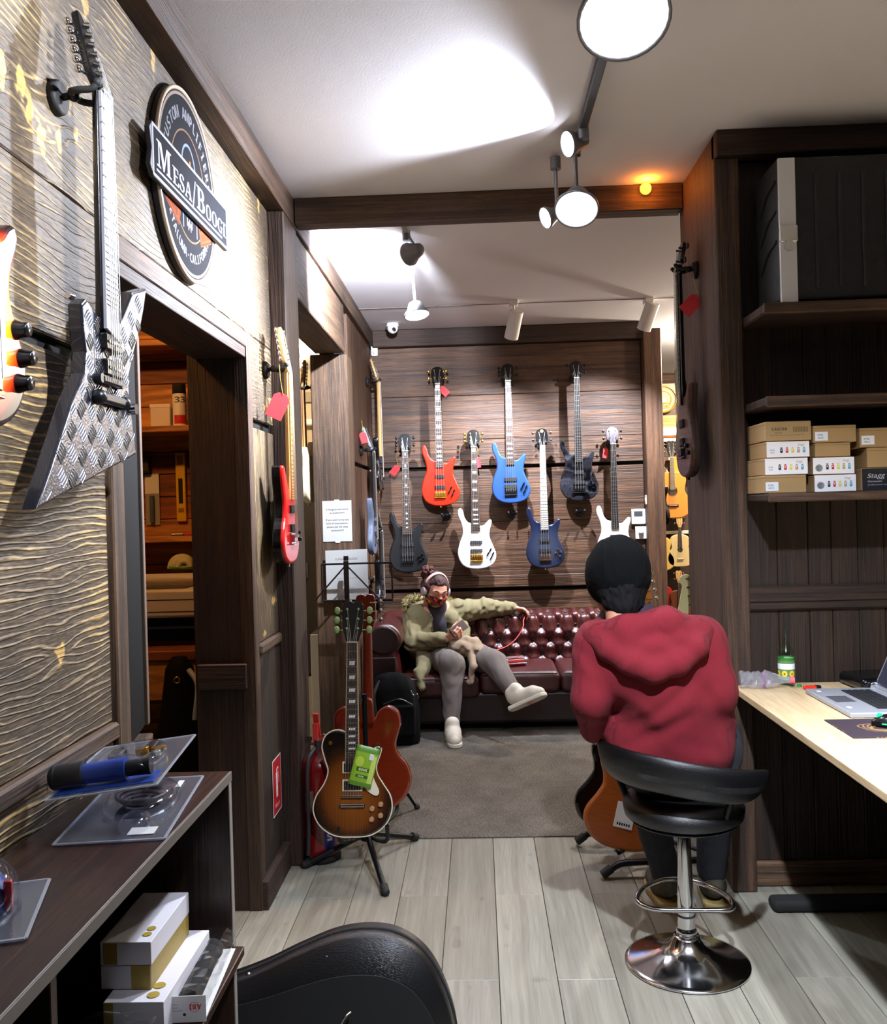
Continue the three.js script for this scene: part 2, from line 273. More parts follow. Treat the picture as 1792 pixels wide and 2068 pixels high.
{ // far wall with the basses
  const w = structure('wall_back');
  part(w, 'wall_core', box(2.34, 3, 0.1, 0.24, 1.5, -7.5), M.gap);
  panel(w, [-0.84, 0.0, -7.45], [1.34, 0.872, -7.42], M.bassWall, 0.004, 'x'); strip(w, [-0.84, 0.90, -7.45], [1.34, 1.0, -7.402], M.bassWall, 0.006, 'x');
  panel(w, [-0.84, 1.002, -7.45], [1.34, 1.43, -7.42], M.bassWall, 0.003, 'x'); panel(w, [-0.84, 1.432, -7.45], [1.34, 1.86, -7.421], M.bassWall, 0.003, 'x');
  strip(w, [-0.84, 1.888, -7.45], [1.34, 1.93, -7.412], M.bassWall, 0.004, 'x');
  panel(w, [-0.84, 1.932, -7.45], [1.34, 2.10, -7.42], M.bassWall, 0.003, 'x'); panel(w, [-0.84, 2.102, -7.45], [1.34, 2.46, -7.421], M.bassWall, 0.003, 'x'); panel(w, [-0.84, 2.462, -7.45], [1.34, 2.858, -7.42], M.bassWall, 0.003, 'x');
  part(w, 'ceiling_beam', bar([-0.81, 2.86, -7.45], [1.36, CEIL - 0.001, -7.35], 0.005, 'x'), M.walnutDark);
  part(w, 'post', bar([1.345, 0, -7.55], [1.485, 2.93, -7.30], 0.006, 'y'), M.tan);
}
{ // cross beam
  const b = structure('ceiling_cross_beam'); part(b, 'beam', bar([-0.809, 2.878, -4.30], [0.972, CEIL - 0.001, -4.2], 0.006, 'x'), M.walnut);
}
{ // right: post, boarded alcove, top beam
  const w = structure('wall_right'), r = rng(17);
  part(w, 'post', bar([0.971, 0, -4.28], [1.062, CEIL - 0.001, -3.66], 0.006, 'y'), M.walnut); part(w, 'post', bar([0.968, 0.0, -3.70], [1.064, 2.9, -3.652], 0.005, 'y'), M.walnut);
  part(w, 'wall_core', box(1.6, 3, 0.06, 1.86, 1.5, -3.79), M.gap);
  let x = 1.064; while (x < 2.6) { const b = 0.085 + r() * 0.07; part(w, 'plank', bar([x + 0.001, 0.1, -3.76], [x + b - 0.001, 2.9, -3.722 + r() * 0.003], 0.003, 'y'), M.alcove); x += b; }
  part(w, 'wall_rail', bar([1.064, 1.105, -3.72], [2.6, 1.205, -3.70], 0.008, 'x'), M.alcove); part(w, 'wall_rail', bar([1.064, 1.14, -3.70], [2.6, 1.17, -3.692], 0.004, 'x'), M.alcove);
  part(w, 'baseboard', bar([1.064, 0, -3.74], [2.6, 0.1, -3.70], 0.008, 'x'), M.walnutGrey);
  part(w, 'top_beam', bar([0.971, 2.9, -3.70], [2.6, CEIL - 0.001, -3.62], 0.005, 'x'), M.walnutDark);
  part(w, 'wall_board', uvBox(box(0.1, 3, 11.2, 3.9, 1.5, -4.9), 'z'), M.beige); part(w, 'wall_board', uvBox(box(1.3, 3, 0.1, 3.25, 1.5, -3.8), 'x'), M.beige);
}
{ // room behind on the right
  const w = structure('wall_shop_end');
  part(w, 'wall_board', uvBox(box(4.9, 3, 0.1, 1.5, 1.5, -10.55), 'x'), std(0x6b4a30, 0.8)); part(w, 'wall_board', uvBox(box(0.1, 3, 3.2, -0.9, 1.5, -9.0), 'z'), M.beige);
  part(w, 'header_board', bar([0.6, 2.78, -10.48], [3.6, 2.88, -10.36], 0.006, 'x'), M.cream); part(w, 'header_board', bar([0.6, 2.88, -10.49], [3.6, 2.995, -10.42], 0.006, 'x'), M.tan);
  part(w, 'dark_board', bar([0.6, 2.5, -10.49], [3.6, 2.775, -10.44], 0.006, 'x'), M.walnut); part(w, 'light_board', bar([0.6, 2.2, -10.49], [3.6, 2.42, -10.44], 0.006, 'x'), M.pine);
}
// ---------------------------------------------------------------- lamps
const GLOW = new THREE.MeshStandardMaterial({ color: 0xffffff, emissive: 0xeef3ff, emissiveIntensity: 14, roughness: 0.4 });
const greyMetal = std(0x77777a, 0.4, { metalness: 0.4 });
function lampHead(name, label, key, r, len, o = {}) {   // a round spot head on a bracket below the ceiling; its lens looks at the lamp's target
  const d = LAMPS[key], t = thing(name, label, 'lamp', [0, 0, 0], { group: o.group }), A = V3(...d.at), dir = V3(...d.to).sub(A).normalize();
  const q = new THREE.Quaternion().setFromUnitVectors(V3(0, -1, 0), dir), back = A.clone().addScaledVector(dir, -0.012), mat = o.mat ?? greyMetal;
  const put = (g) => g.applyQuaternion(q).translate(back.x, back.y, back.z);
  part(t, 'lamp_housing', put(lathe([[0, len], [r * 0.35, len], [r * 0.5, len * 0.92], [r * 0.72, len * 0.45], [r, 0.01], [r, 0], [r * 0.93, 0], [r * 0.9, 0.012], [r * 0.66, len * 0.45], [0, len * 0.7]], 28)), mat);
  part(t, 'lamp_lens', put(cyl(r * 0.9, r * 0.9, 0.004, 0, 0.004, 0, 28)), o.glow ?? GLOW);
  const top = V3(...(o.hook ?? [d.at[0], CEIL - 0.03, d.at[2]])), mid = A.clone().addScaledVector(dir, -len * 0.9);
  part(t, 'bracket', [rod(top.toArray(), mid.toArray(), 0.008), cyl(0.022, 0.022, 0.05, top.x, top.y - 0.01, top.z), rod(mid.toArray(), A.clone().addScaledVector(dir, -len * 0.5).toArray(), 0.01)], mat);
  spot(key, o.color ?? COOL); return t;
}
{ const t = thing('lamp_track', 'thin dark ceiling rail that carries the bright spot lamps', 'lamp track', [0.44, CEIL, 0]); part(t, 'rail', rbox(0.032, 0.03, 2.9, 0.004, 0, -0.016, -2.3), std(0x3a3d42, 0.5)); part(t, 'end_cap', rbox(0.036, 0.034, 0.02, 0.004, 0, -0.017, -3.75), M.blackMatte); }
{ const t = thing('lamp_track', 'short ceiling rail above the passage with hanging grey lamps', 'lamp track', [-0.33, CEIL, 0]); part(t, 'rail', rbox(0.032, 0.03, 0.8, 0.004, 0, -0.016, -4.82), std(0x8a8a8a, 0.5)); }
lampHead('spot_lamp', 'oversized glaring spot lamp near the top of the photo', 'front', 0.13, 0.14);  // front, middle and back heads are drawn oversize to imitate their glare
lampHead('spot_lamp', 'bright spot lamp hanging in front of the cross beam', 'middle', 0.088, 0.1);
lampHead('spot_lamp', 'spot lamp at the rail end turned to the sign wall', 'wall', 0.05, 0.09, { hook: [0.44, CEIL - 0.03, -3.5] });
lampHead('spot_lamp', 'added small spot lamp head beside the rail end lamp, brightening the door header', 'header', 0.045, 0.08, { hook: [0.36, CEIL - 0.03, -3.80] });
lampHead('spot_lamp', 'spot lamp above the stool that lights the floor, out of the picture', 'near', 0.07, 0.1);
lampHead('spot_lamp', 'spot lamp aimed at the metal guitar, out of the picture', 'nearWall', 0.05, 0.09, { hook: [0.44, CEIL - 0.03, -1.15] });
lampHead('spot_lamp', 'spot lamp above the desk end, out of the picture', 'desk', 0.05, 0.09);
lampHead('spot_lamp', 'grey two ring lamp head lighting the passage lintel', 'lintel', 0.06, 0.1, { hook: [-0.33, CEIL - 0.03, -4.72] });
lampHead('spot_lamp', 'glaring spot lamp on a thin cable below the grey lamp', 'back', 0.072, 0.08, { hook: [-0.33, CEIL - 0.03, -5.02] });
const whiteLamp = std(0xdedad6, 0.5);
for (const [key, label] of [['bassLeft', 'white cylinder spot lamp above the white bass'], ['bassRight', 'white cylinder spot lamp beside the tan post']]) {
  const d = LAMPS[key], A = V3(...d.at), dir = V3(...d.to).sub(A).normalize(), q = new THREE.Quaternion().setFromUnitVectors(V3(0, -1, 0), dir), t = thing('cylinder_lamp', label, 'lamp');
  const put = (g) => g.applyQuaternion(q).translate(A.x - dir.x * 0.012, A.y - dir.y * 0.012, A.z - dir.z * 0.012);
  part(t, 'lamp_housing', put(lathe([[0, 0.2], [0.045, 0.2], [0.05, 0.195], [0.05, 0], [0.046, 0], [0.044, 0.04], [0, 0.06]], 28)), whiteLamp); part(t, 'lamp_lens', put(cyl(0.042, 0.042, 0.004, 0, 0.005, 0, 24)), GLOW);
  const c = A.clone().addScaledVector(dir, -0.12); part(t, 'bracket', [rod([c.x, CEIL - 0.02, c.z], c.toArray(), 0.009), rbox(0.06, 0.03, 0.12, 0.006, c.x, CEIL - 0.016, c.z)], whiteLamp); spot(key);
}
{ // added amber bulb imitating a window reflection, then small lamps: passage globe, workshop bulb, shop end
  const amber = new THREE.MeshStandardMaterial({ color: 0xffa040, emissive: 0xff8a28, emissiveIntensity: 6 }), a = thing('amber_reflection', 'added amber glow imitating a window reflection at the cross beam', 'lamp', [0.80, 2.972, -4.185]);
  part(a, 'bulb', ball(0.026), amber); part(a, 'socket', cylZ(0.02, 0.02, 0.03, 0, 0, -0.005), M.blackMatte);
  const pl = new THREE.PointLight(0xff8a28, 0.12); pl.name = 'added_amber_light'; pl.position.set(0.80, 2.972, -4.14); pl.shadow.radius = 1; pl.castShadow = true; scene.add(pl);
  const globe = (pos, label, cd, color, r = 0.05) => { const g = thing('globe_lamp', label, 'lamp', pos); part(g, 'bulb', ball(r), new THREE.MeshStandardMaterial({ color: 0xfff0d8, emissive: color, emissiveIntensity: 5 })); part(g, 'socket', cyl(0.02, 0.03, 0.05, 0, r + 0.015, 0), M.white); const p = new THREE.PointLight(color, cd); p.name = 'globe_light'; p.position.set(...pos); p.shadow.radius = r / 0.02; p.castShadow = true; scene.add(p); };
  globe([-1.56, 2.88, -8.1], 'round lamp on the ceiling of the passage', 7, 0xffe2b8);
  globe([-1.75, 2.85, -3.3], 'warm bulb on the workshop ceiling, hidden behind the door head', 4.0, WARM);
  globe([2.3, 2.9, -7.7], 'lamp on the ceiling of the far guitar room', 26, 0xfff0dc, 0.06);
  globe([2.6, 2.9, -6.2], 'lamp on the ceiling beside the far guitar room, hidden behind the post', 3, 0xffe8d0, 0.06);
}
// ---------------------------------------------------------------- guitars
const OUT = {   // body outlines seen from the front, from the strap button up
  bass: [[0, 0], [-0.07, 0.01], [-0.12, 0.042], [-0.15, 0.115], [-0.137, 0.2], [-0.107, 0.285], [-0.115, 0.36], [-0.14, 0.43], [-0.136, 0.478], [-0.118, 0.488], [-0.1, 0.462], [-0.086, 0.41], [-0.062, 0.376], [-0.034, 0.366], [0.03, 0.345], [0.06, 0.348], [0.086, 0.372], [0.11, 0.392], [0.125, 0.386], [0.124, 0.36], [0.108, 0.3], [0.107, 0.255], [0.13, 0.19], [0.154, 0.125], [0.15, 0.075], [0.12, 0.03], [0.07, 0.008]],
  strat: [[0, 0], [0.07, 0.006], [0.125, 0.035], [0.155, 0.085], [0.155, 0.13], [0.125, 0.19], [0.108, 0.235], [0.115, 0.275], [0.135, 0.315], [0.14, 0.345], [0.128, 0.36], [0.105, 0.35], [0.08, 0.325], [0.045, 0.315], [-0.03, 0.32], [-0.055, 0.335], [-0.085, 0.375], [-0.115, 0.41], [-0.135, 0.405], [-0.14, 0.37], [-0.125, 0.31], [-0.108, 0.255], [-0.115, 0.2], [-0.15, 0.14], [-0.162, 0.09], [-0.135, 0.035], [-0.07, 0.006]],
  single: [[0, 0], [0.08, 0.008], [0.14, 0.05], [0.166, 0.11], [0.16, 0.165], [0.13, 0.215], [0.106, 0.255], [0.102, 0.29], [0.115, 0.33], [0.122, 0.358], [0.108, 0.368], [0.08, 0.352], [0.05, 0.325], [0.03, 0.33], [-0.028, 0.428], [-0.07, 0.44], [-0.112, 0.42], [-0.13, 0.375], [-0.118, 0.32], [-0.104, 0.27], [-0.12, 0.22], [-0.155, 0.165], [-0.166, 0.11], [-0.14, 0.05], [-0.08, 0.008]],
  semi: [[0, 0], [0.1, 0.008], [0.17, 0.06], [0.2, 0.13], [0.185, 0.2], [0.145, 0.25], [0.13, 0.29], [0.142, 0.34], [0.155, 0.39], [0.142, 0.445], [0.1, 0.468], [0.06, 0.45], [0.034, 0.41], [-0.034, 0.41], [-0.06, 0.45], [-0.1, 0.468], [-0.142, 0.445], [-0.155, 0.39], [-0.142, 0.34], [-0.13, 0.29], [-0.145, 0.25], [-0.185, 0.2], [-0.2, 0.13], [-0.17, 0.06], [-0.1, 0.008]],
  acoustic: [[0, 0], [0.1, 0.006], [0.17, 0.05], [0.195, 0.12], [0.18, 0.2], [0.14, 0.26], [0.128, 0.3], [0.14, 0.36], [0.145, 0.41], [0.12, 0.46], [0.06, 0.487], [0, 0.49], [-0.06, 0.487], [-0.12, 0.46], [-0.145, 0.41], [-0.14, 0.36], [-0.128, 0.3], [-0.14, 0.26], [-0.18, 0.2], [-0.195, 0.12], [-0.17, 0.05], [-0.1, 0.006]],
};
const HEADS = {   // headstocks from the nut up
  bass: [[-0.022, 0], [-0.03, 0.02], [-0.045, 0.035], [-0.048, 0.10], [-0.032, 0.128], [0, 0.138], [0.032, 0.128], [0.046, 0.10], [0.044, 0.035], [0.03, 0.02], [0.022, 0]],
  inline: [[-0.022, 0], [-0.03, 0.03], [-0.046, 0.04], [-0.05, 0.08], [-0.048, 0.14], [-0.03, 0.185], [0.0, 0.195], [0.022, 0.18], [0.025, 0.155], [0.012, 0.14], [0.02, 0.06], [0.022, 0]],
  open: [[-0.022, 0], [-0.034, 0.03], [-0.042, 0.06], [-0.045, 0.15], [-0.038, 0.172], [-0.012, 0.178], [0, 0.17], [0.012, 0.178], [0.038, 0.172], [0.045, 0.15], [0.042, 0.06], [0.034, 0.03], [0.022, 0]],
  point: [[-0.022, 0], [-0.04, 0.03], [-0.03, 0.10], [0.015, 0.19], [0.03, 0.18], [0.022, 0.06], [0.022, 0]],
};
const geoCache = new Map(), cached = (k, f) => { if (!geoCache.has(k)) geoCache.set(k, f()); return geoCache.get(k); };
const M_string = std(0xcfccc4, 0.3, { metalness: 0.9 }), M_rosewood = wood(T_walnut, 0xa08070, 0.5, 0.0006), M_ebony = std(0x1c1819, 0.4), M_maple = wood(T_fineoak, 0xffe0b0, 0.35, 0.0002), M_mahog = wood(T_walnut, 0xc07a5a, 0.35, 0.0004), M_fret = std(0xdad8d0, 0.25, { metalness: 0.9 }), M_pearl = std(0xf0eee6, 0.25);
// o: out, thick, round, body, neck, board, head, headMat, hw, n strings, end (fretboard end), nut, bridge, pickups [[y, w, h]], knobs [[x, y]], inlay, side mats
function buildAxe(t, o) {
  const s = o.n ?? 4, end = o.end ?? 0.31, nut = o.nut ?? 0.955, w0 = o.w0 ?? 0.062, w1 = o.w1 ?? 0.042, zb = 0.012, br = o.bridge ?? 0.095, hw = o.hw ?? M.chrome, lx = o.lx ?? 0;
  part(t, 'body', cached(o.out + (o.thick ?? 0.042) + (o.flat ? 'f' : '') , () => { const g = extrude(smoothShape(OUT[o.out], 110), o.thick ?? 0.042, o.round ?? 0.012, 4); return uvFront(g, -0.2, 0, 0.2, 0.49); }), o.body);
  if (o.back) part(t, 'body_back', cached(o.out + 'back' + (o.thick ?? 0.042), () => { const g = extrude(smoothShape(OUT[o.out].map(([x, y]) => [x * 1.004, y * 1.004 - 0.001]), 110), (o.thick ?? 0.042) - 0.012, 0.004, 2); return g.translate(0, 0, -0.0125); }), o.back);
  const key = [end, nut, w0, w1].join();
  part(t, 'fretboard', cached('fb' + key, () => uvBox(extrude(polyShape([[-w0 / 2, end], [w0 / 2, end], [w1 / 2, nut], [-w1 / 2, nut]]), 0.008, 0.0012, 1).translate(0, 0, zb), 'y')), o.board ?? M_rosewood);
  part(t, 'neck', cached('nk' + key + (o.heel ?? 0), () => { const sec = []; for (let i = 0; i <= 10; i++) { const f = i / 10, y = mix(end - (o.heel ?? 0.0), nut + 0.012, f), w = mix(w0, w1, f) * 0.5, d = mix(0.024, 0.02, f) * (1 + 0.6 * step(0.2, 0, f)), r = []; for (let k = 0; k <= 10; k++) { const a = PI + PI * k / 10; r.push([Math.cos(a) * w, y, zb - 0.007 + Math.sin(a) * d]); } sec.push(r); } return uvBox(loft(sec), 'y'); }), o.neck ?? M_mahog);
  const fy = (i) => br + (nut - br) / Math.pow(2, i / 12), wAt = (y) => mix(w0, w1, (y - end) / (nut - end));
  const fw = part(t, 'fret_wire', cached('fr' + key + br, () => { const l = []; for (let i = 1; fy(i) > end + 0.004 && i < 25; i++) l.push(box(wAt(fy(i)) * 0.97, 0.0026, 0.0024, 0, fy(i), zb + 0.0006)); return merge(l); }), M_fret); fw.userData.kind = 'stuff';
  if (o.inlay) for (const i of [1, 3, 5, 7, 9, 12, 15, 17, 19, 21].slice(o.inlay === 'trap' ? 1 : 0)) { const y = (fy(i) + fy(i - 1)) / 2; if (y < end + 0.01) continue; const h = (fy(i - 1) - fy(i)) * (o.inlay === 'trap' ? 0.56 : 0.5), w = wAt(y) * (o.inlay === 'dot' ? 0.2 : o.inlay === 'trap' ? 0.62 : 0.6); part(t, 'inlay', o.inlay === 'trap' ? extrude(polyShape([[-w / 2, -h / 2], [w / 2 * 0.72, -h / 2], [w / 2, h / 2], [-w / 2 * 0.72, h / 2]]), 0.0012).translate(0, y, zb + 0.0007) : box(w, h, 0.0012, 0, y, zb + 0.0002), M_pearl); }
  part(t, 'nut', box(w1 + 0.001, 0.005, 0.006, 0, nut + 0.003, zb + 0.0005), o.nutMat ?? M.cream);
  // headstock, tilted back
  const tilt = o.tilt ?? 0.2, hs = HEADS[o.head ?? 'bass'], hg = cached('hd' + (o.head ?? 'bass') + tilt + nut, () => uvFront(extrude(smoothShape(hs, 70), 0.015, 0.003, 2).rotateX(-tilt).translate(0, nut + 0.006, zb - 0.002), -0.05, nut, 0.05, nut + 0.19));
  part(t, 'headstock', hg, o.headMat ?? o.body);
  const inl = (o.head === 'inline' || o.head === 'point'), up = (x, y, z = 0) => V3(x, y, z).applyAxisAngle(V3(1, 0, 0), -tilt).add(V3(0, nut + 0.006, zb - 0.002)), posts = [];
  for (let k = 0; k < s; k++) {
    let x, y, side;
    if (inl) { side = -1; y = 0.05 + k * 0.125 / (s - 1); x = -0.026 + k * 0.02 / (s - 1); } else { const L = Math.ceil(s / 2), left = k < L, j = left ? k : s - 1 - k, m = left ? L : s - L; side = left ? -1 : 1; x = side * 0.024; y = (o.head === 'open' ? 0.055 : 0.045) + j * (o.head === 'open' ? 0.085 : 0.06) / Math.max(1, m - 1); }
    const p = up(x, y, 0.012), q = up(x + side * (inl ? 0.05 : 0.046), y, -0.012), m = up(x, y, -0.02), bt = o.peg ?? hw, sx = o.pegSize ?? 1;
    posts.push([x, y]);
    const g = cached(['tp', k, s, o.head, tilt, nut, sx].join(), () => merge([rod(up(x, y, -0.02).toArray(), p.toArray(), 0.0045, 8), rod(m.toArray(), up(x + side * 0.03, y, -0.018).toArray(), 0.003, 6), ball(0.0115 * sx, q.x, q.y, q.z - 0.004, 0.9, 1.15, 0.5, 10)]));
    part(t, 'tuning_peg', g, bt);
  }
  if (o.disc) part(t, 'headstock_badge', (() => { const p = up(0, 0.115, 0.0012), g = new THREE.CylinderGeometry(0.013, 0.013, 0.0016, 20).rotateX(PI / 2 - tilt); return g.translate(p.x, p.y, p.z); })(), o.disc);
  for (let k = 0; k < s; k++) {
    const f = s === 1 ? 0 : k / (s - 1) - 0.5, p = up(posts[k][0], posts[k][1], 0.008);
    part(t, 'string', cached(['st', k, s, key, br, o.head, tilt].join(), () => { const r = (o.sr ?? 0.0013) * (1.25 - 0.5 * k / s); return merge([rod([f * w0 * 1.0, br, zb + 0.008], [f * w1 * 0.8, nut + 0.004, zb + 0.0045], r, 5), rod([f * w1 * 0.8, nut + 0.004, zb + 0.0045], p.toArray(), r, 5)]); }), o.stringMat ?? M_string);
  }
  for (const [y, w, h, frame] of o.pickups ?? []) {
    const pk = part(t, 'pickup', rbox(w, h, 0.012, 0.003, 0, y, 0.004), o.pickMat ?? M.blackMatte);
    if (frame) part(pk, 'pickup_ring', rbox(w + 0.014, h + 0.012, 0.006, 0.002, 0, y, 0.0015), frame);
    part(pk, 'pole_piece', merge(Array.from({ length: s }, (_, k) => cylZ(0.0025, 0.0025, 0.002, (k / (s - 1) - 0.5) * w * 0.72, y, 0.0105, 8))), o.poleMat ?? M.nickel);
  }
  const bw = w0 + 0.03;
  if (o.bridgeKind !== 'none') { const b = part(t, 'bridge', o.bridgeKind === 'bar' ? [rbox(0.09, 0.011, 0.011, 0.003, 0, br, 0.012), cylZ(0.006, 0.006, 0.014, -0.04, br, 0.006, 12), cylZ(0.006, 0.006, 0.014, 0.04, br, 0.006, 12)] : [rbox(bw, 0.05, 0.006, 0.002, 0, br - 0.005, 0.003), rbox(bw, 0.006, 0.016, 0.002, 0, br - 0.028, 0.008)], o.bridgeMat ?? hw);
    if (o.bridgeKind !== 'bar') for (let k = 0; k < s; k++) part(b, 'saddle', rbox(bw / s * 0.72, 0.032, 0.012, 0.003, (k / (s - 1) - 0.5) * w0, br - 0.003, 0.011), o.saddleMat ?? o.bridgeMat ?? hw); }
  for (const [x, y] of o.knobs ?? []) part(t, 'knob', o.knobBar ? rbox(0.011, 0.032, 0.016, 0.003, 0, 0, 0).rotateZ(-0.5).translate(x, y, 0.008) : lathe([[0, 0.016], [0.0075, 0.016], [0.0085, 0.013], [0.0095, 0], [0, 0]], 16).rotateX(PI / 2).translate(x, y, 0), o.knobMat ?? M.blackGloss);
  part(t, 'strap_button', cyl(0.006, 0.008, 0.012, 0, -0.006, -0.02, 12), hw);
  return t;
}
// --- wall hangers: plate on the wall (z = 0), arm, two padded prongs; local z points into the room
const M_rubber = std(0x131313, 0.7);
function hanger(label, pos, rot, reach = 0.085, group) {
  const t = thing('guitar_hanger', label, 'guitar hanger', pos, { rot, group });
  part(t, 'wall_plate', [lathe([[0, 0.018], [0.03, 0.018], [0.036, 0.012], [0.038, 0], [0, 0]], 24).rotateX(PI / 2)], M_rubber); part(t, 'arm', [rod([0, 0, 0.015], [0, 0.004, reach - 0.02], 0.008), ball(0.014, 0, 0.004, reach - 0.018)], M.blackMetal);
  for (const s of [-1, 1]) part(t, 'prong', [tube([[0, 0.004, reach - 0.018], [s * 0.02, 0.002, reach - 0.016], [s * 0.032, 0, reach], [s * 0.032, 0.002, reach + 0.035], [s * 0.032, 0.012, reach + 0.045]], 0.0075, 16, 8), ball(0.009, s * 0.032, 0.014, reach + 0.046)], M_rubber);
  return t;
}
// --- eight basses on the far wall
const lacquer = (c, r = 0.25, o = {}) => phys(c, r, { clearcoat: 0.6, clearcoatRoughness: 0.12, ...o });
const T_burl = texture(256, 256, (u, v) => { const a = fbm(nA, u * 7 + fbm(nB, u * 5, v * 5, 5, 5, 3) * 3, v * 7, 7, 7, 5), q = clamp(0.28 + a * 0.9); return [q * 0.85, q * 0.85, q * 0.9, clamp(0.5 + a)]; });
const T_blueburst = canvasTexture(256, 256, (g) => { const r = g.createRadialGradient(128, 170, 10, 128, 170, 105); r.addColorStop(0, '#2c3546'); r.addColorStop(0.55, '#1f2638'); r.addColorStop(0.9, '#0b1630'); r.addColorStop(1, '#08102a'); g.fillStyle = r; g.fillRect(0, 0, 256, 256); g.globalAlpha = 0.12; g.strokeStyle = '#ffffff'; for (let i = 0; i < 60; i++) { g.beginPath(); g.moveTo(0, i * 4.4); g.bezierCurveTo(80, i * 4.4 + 5, 170, i * 4.4 - 5, 256, i * 4.4 + 2); g.stroke(); } });
const BASS = [
  ['bass_guitar', 'matte black five string bass in the lower row, above the seated person', [-0.565, 1.045], { body: phys(0x0c0d10, 0.6, { specularIntensity: 0.6 }), n: 5, w0: 0.078, w1: 0.05, neck: M_ebony, board: M_rosewood, hw: M.blackMetal, pickups: [[0.225, 0.1, 0.03], [0.145, 0.1, 0.03]], knobs: [[0.09, 0.13], [0.115, 0.145], [0.1, 0.1], [0.125, 0.115]], bridgeKind: 'none', br: 0.06, inlay: 'dot', knobMat: M.blackMetal }],
  ['bass_guitar', 'bright red bass with gold bridge in the upper row', [-0.292, 1.57], { body: lacquer(0xc0240f), n: 4, inlay: 'block', hw: M.gold, headMat: M.blackGloss, pickups: [[0.234, 0.075, 0.03], [0.150, 0.085, 0.028]], knobs: [[0.085, 0.14], [0.07, 0.11], [0.108, 0.115], [0.095, 0.085]], knobBar: true }],
  ['bass_guitar', 'glossy white five string bass with gold bridge, lower row', [-0.018, 1.06], { body: lacquer(0xf0f0f2, 0.2), n: 5, w0: 0.07, w1: 0.046, inlay: 'block', hw: M.gold, headMat: M.blackGloss, pickups: [[0.215, 0.095, 0.026], [0.148, 0.095, 0.026]], knobs: [[0.11, 0.15], [0.09, 0.12], [0.13, 0.12], [0.115, 0.09]], knobBar: true, pickMat: std(0x3a3a40, 0.4) }],
  ['bass_guitar', 'bright blue bass with black hardware in the upper row', [0.268, 1.575], { body: lacquer(0x1a4076, 0.45), n: 5, w0: 0.07, w1: 0.046, inlay: 'block', hw: M.blackMetal, headMat: M.blackGloss, pickups: [[0.19, 0.1, 0.03], [0.135, 0.1, 0.03]], knobs: [[0.1, 0.15], [0.085, 0.12], [0.12, 0.125], [0.105, 0.09]], knobBar: true }],
  ['bass_guitar', 'dark blue sunburst bass with pale fretboard in the lower row', [0.525, 1.053], { body: new THREE.MeshPhysicalMaterial({ map: T_blueburst, roughness: 0.3, clearcoat: 0.7, clearcoatRoughness: 0.15 }), n: 4, board: std(0xb9b2ac, 0.4), neck: M_ebony, hw: M.chrome, headMat: M.blackGloss, disc: std(0xe0c020, 0.5), pickups: [[0.225, 0.075, 0.03], [0.145, 0.09, 0.028]], knobs: [[0.1, 0.15], [0.085, 0.12], [0.12, 0.13], [0.115, 0.095]], knobMat: M.chrome }],
  ['bass_guitar', 'black marbled bass with a shadowed headstock, upper row', [0.808, 1.58], { body: new THREE.MeshPhysicalMaterial({ map: T_burl.map, color: 0x55555c, roughness: 0.25, clearcoat: 0.8, clearcoatRoughness: 0.1 }), n: 4, neck: M_ebony, board: M_ebony, hw: M.blackMetal, headMat: M.blackGloss, pickups: [[0.225, 0.075, 0.03], [0.145, 0.09, 0.028]], knobs: [[0.095, 0.15], [0.12, 0.13], [0.085, 0.12], [0.11, 0.1]] }],
  ['bass_guitar', 'cream white bass half hidden behind the knit cap', [1.08, 1.05], { body: lacquer(0xe9e7e2, 0.22), n: 4, board: M_ebony, neck: M_ebony, hw: M.chromeDark, headMat: lacquer(0x2a1a28), disc: std(0xe0c020, 0.5), pickups: [[0.24, 0.08, 0.03], [0.15, 0.085, 0.028]], knobs: [[0.1, 0.15], [0.12, 0.12]] }],
];
for (const [name, label, [x, y], o] of BASS) {
  const t = thing(name, label, 'bass guitar', [x, y, -7.275]); buildAxe(t, { out: 'bass', tilt: 0.22, end: 0.305, nut: 0.97, ...o });
  if (o.bridgeKind === 'none') part(t, 'bridge', Array.from({ length: 5 }, (_, k) => rbox(0.013, 0.03, 0.014, 0.003, (k / 4 - 0.5) * 0.078, 0.09, 0.007)), M.blackMetal);
  hanger('black wall hanger holding ' + { '-0.565': 'the matte black bass', '-0.292': 'the red bass', '-0.018': 'the glossy white bass', '0.268': 'the bright blue bass', '0.525': 'the dark blue sunburst bass', '0.808': 'the black marbled bass', '1.08': 'the half hidden white bass' }[x], [x, y + 0.985, -7.418], [0, 0, 0], 0.118);
}
for (const [x, of] of [[-0.255, 'red'], [0.275, 'bright blue'], [0.815, 'black marbled']]) hanger('empty black wall hanger just below the ' + of + ' bass', [x, 1.49, -7.418], [0, 0, 0], 0.075);

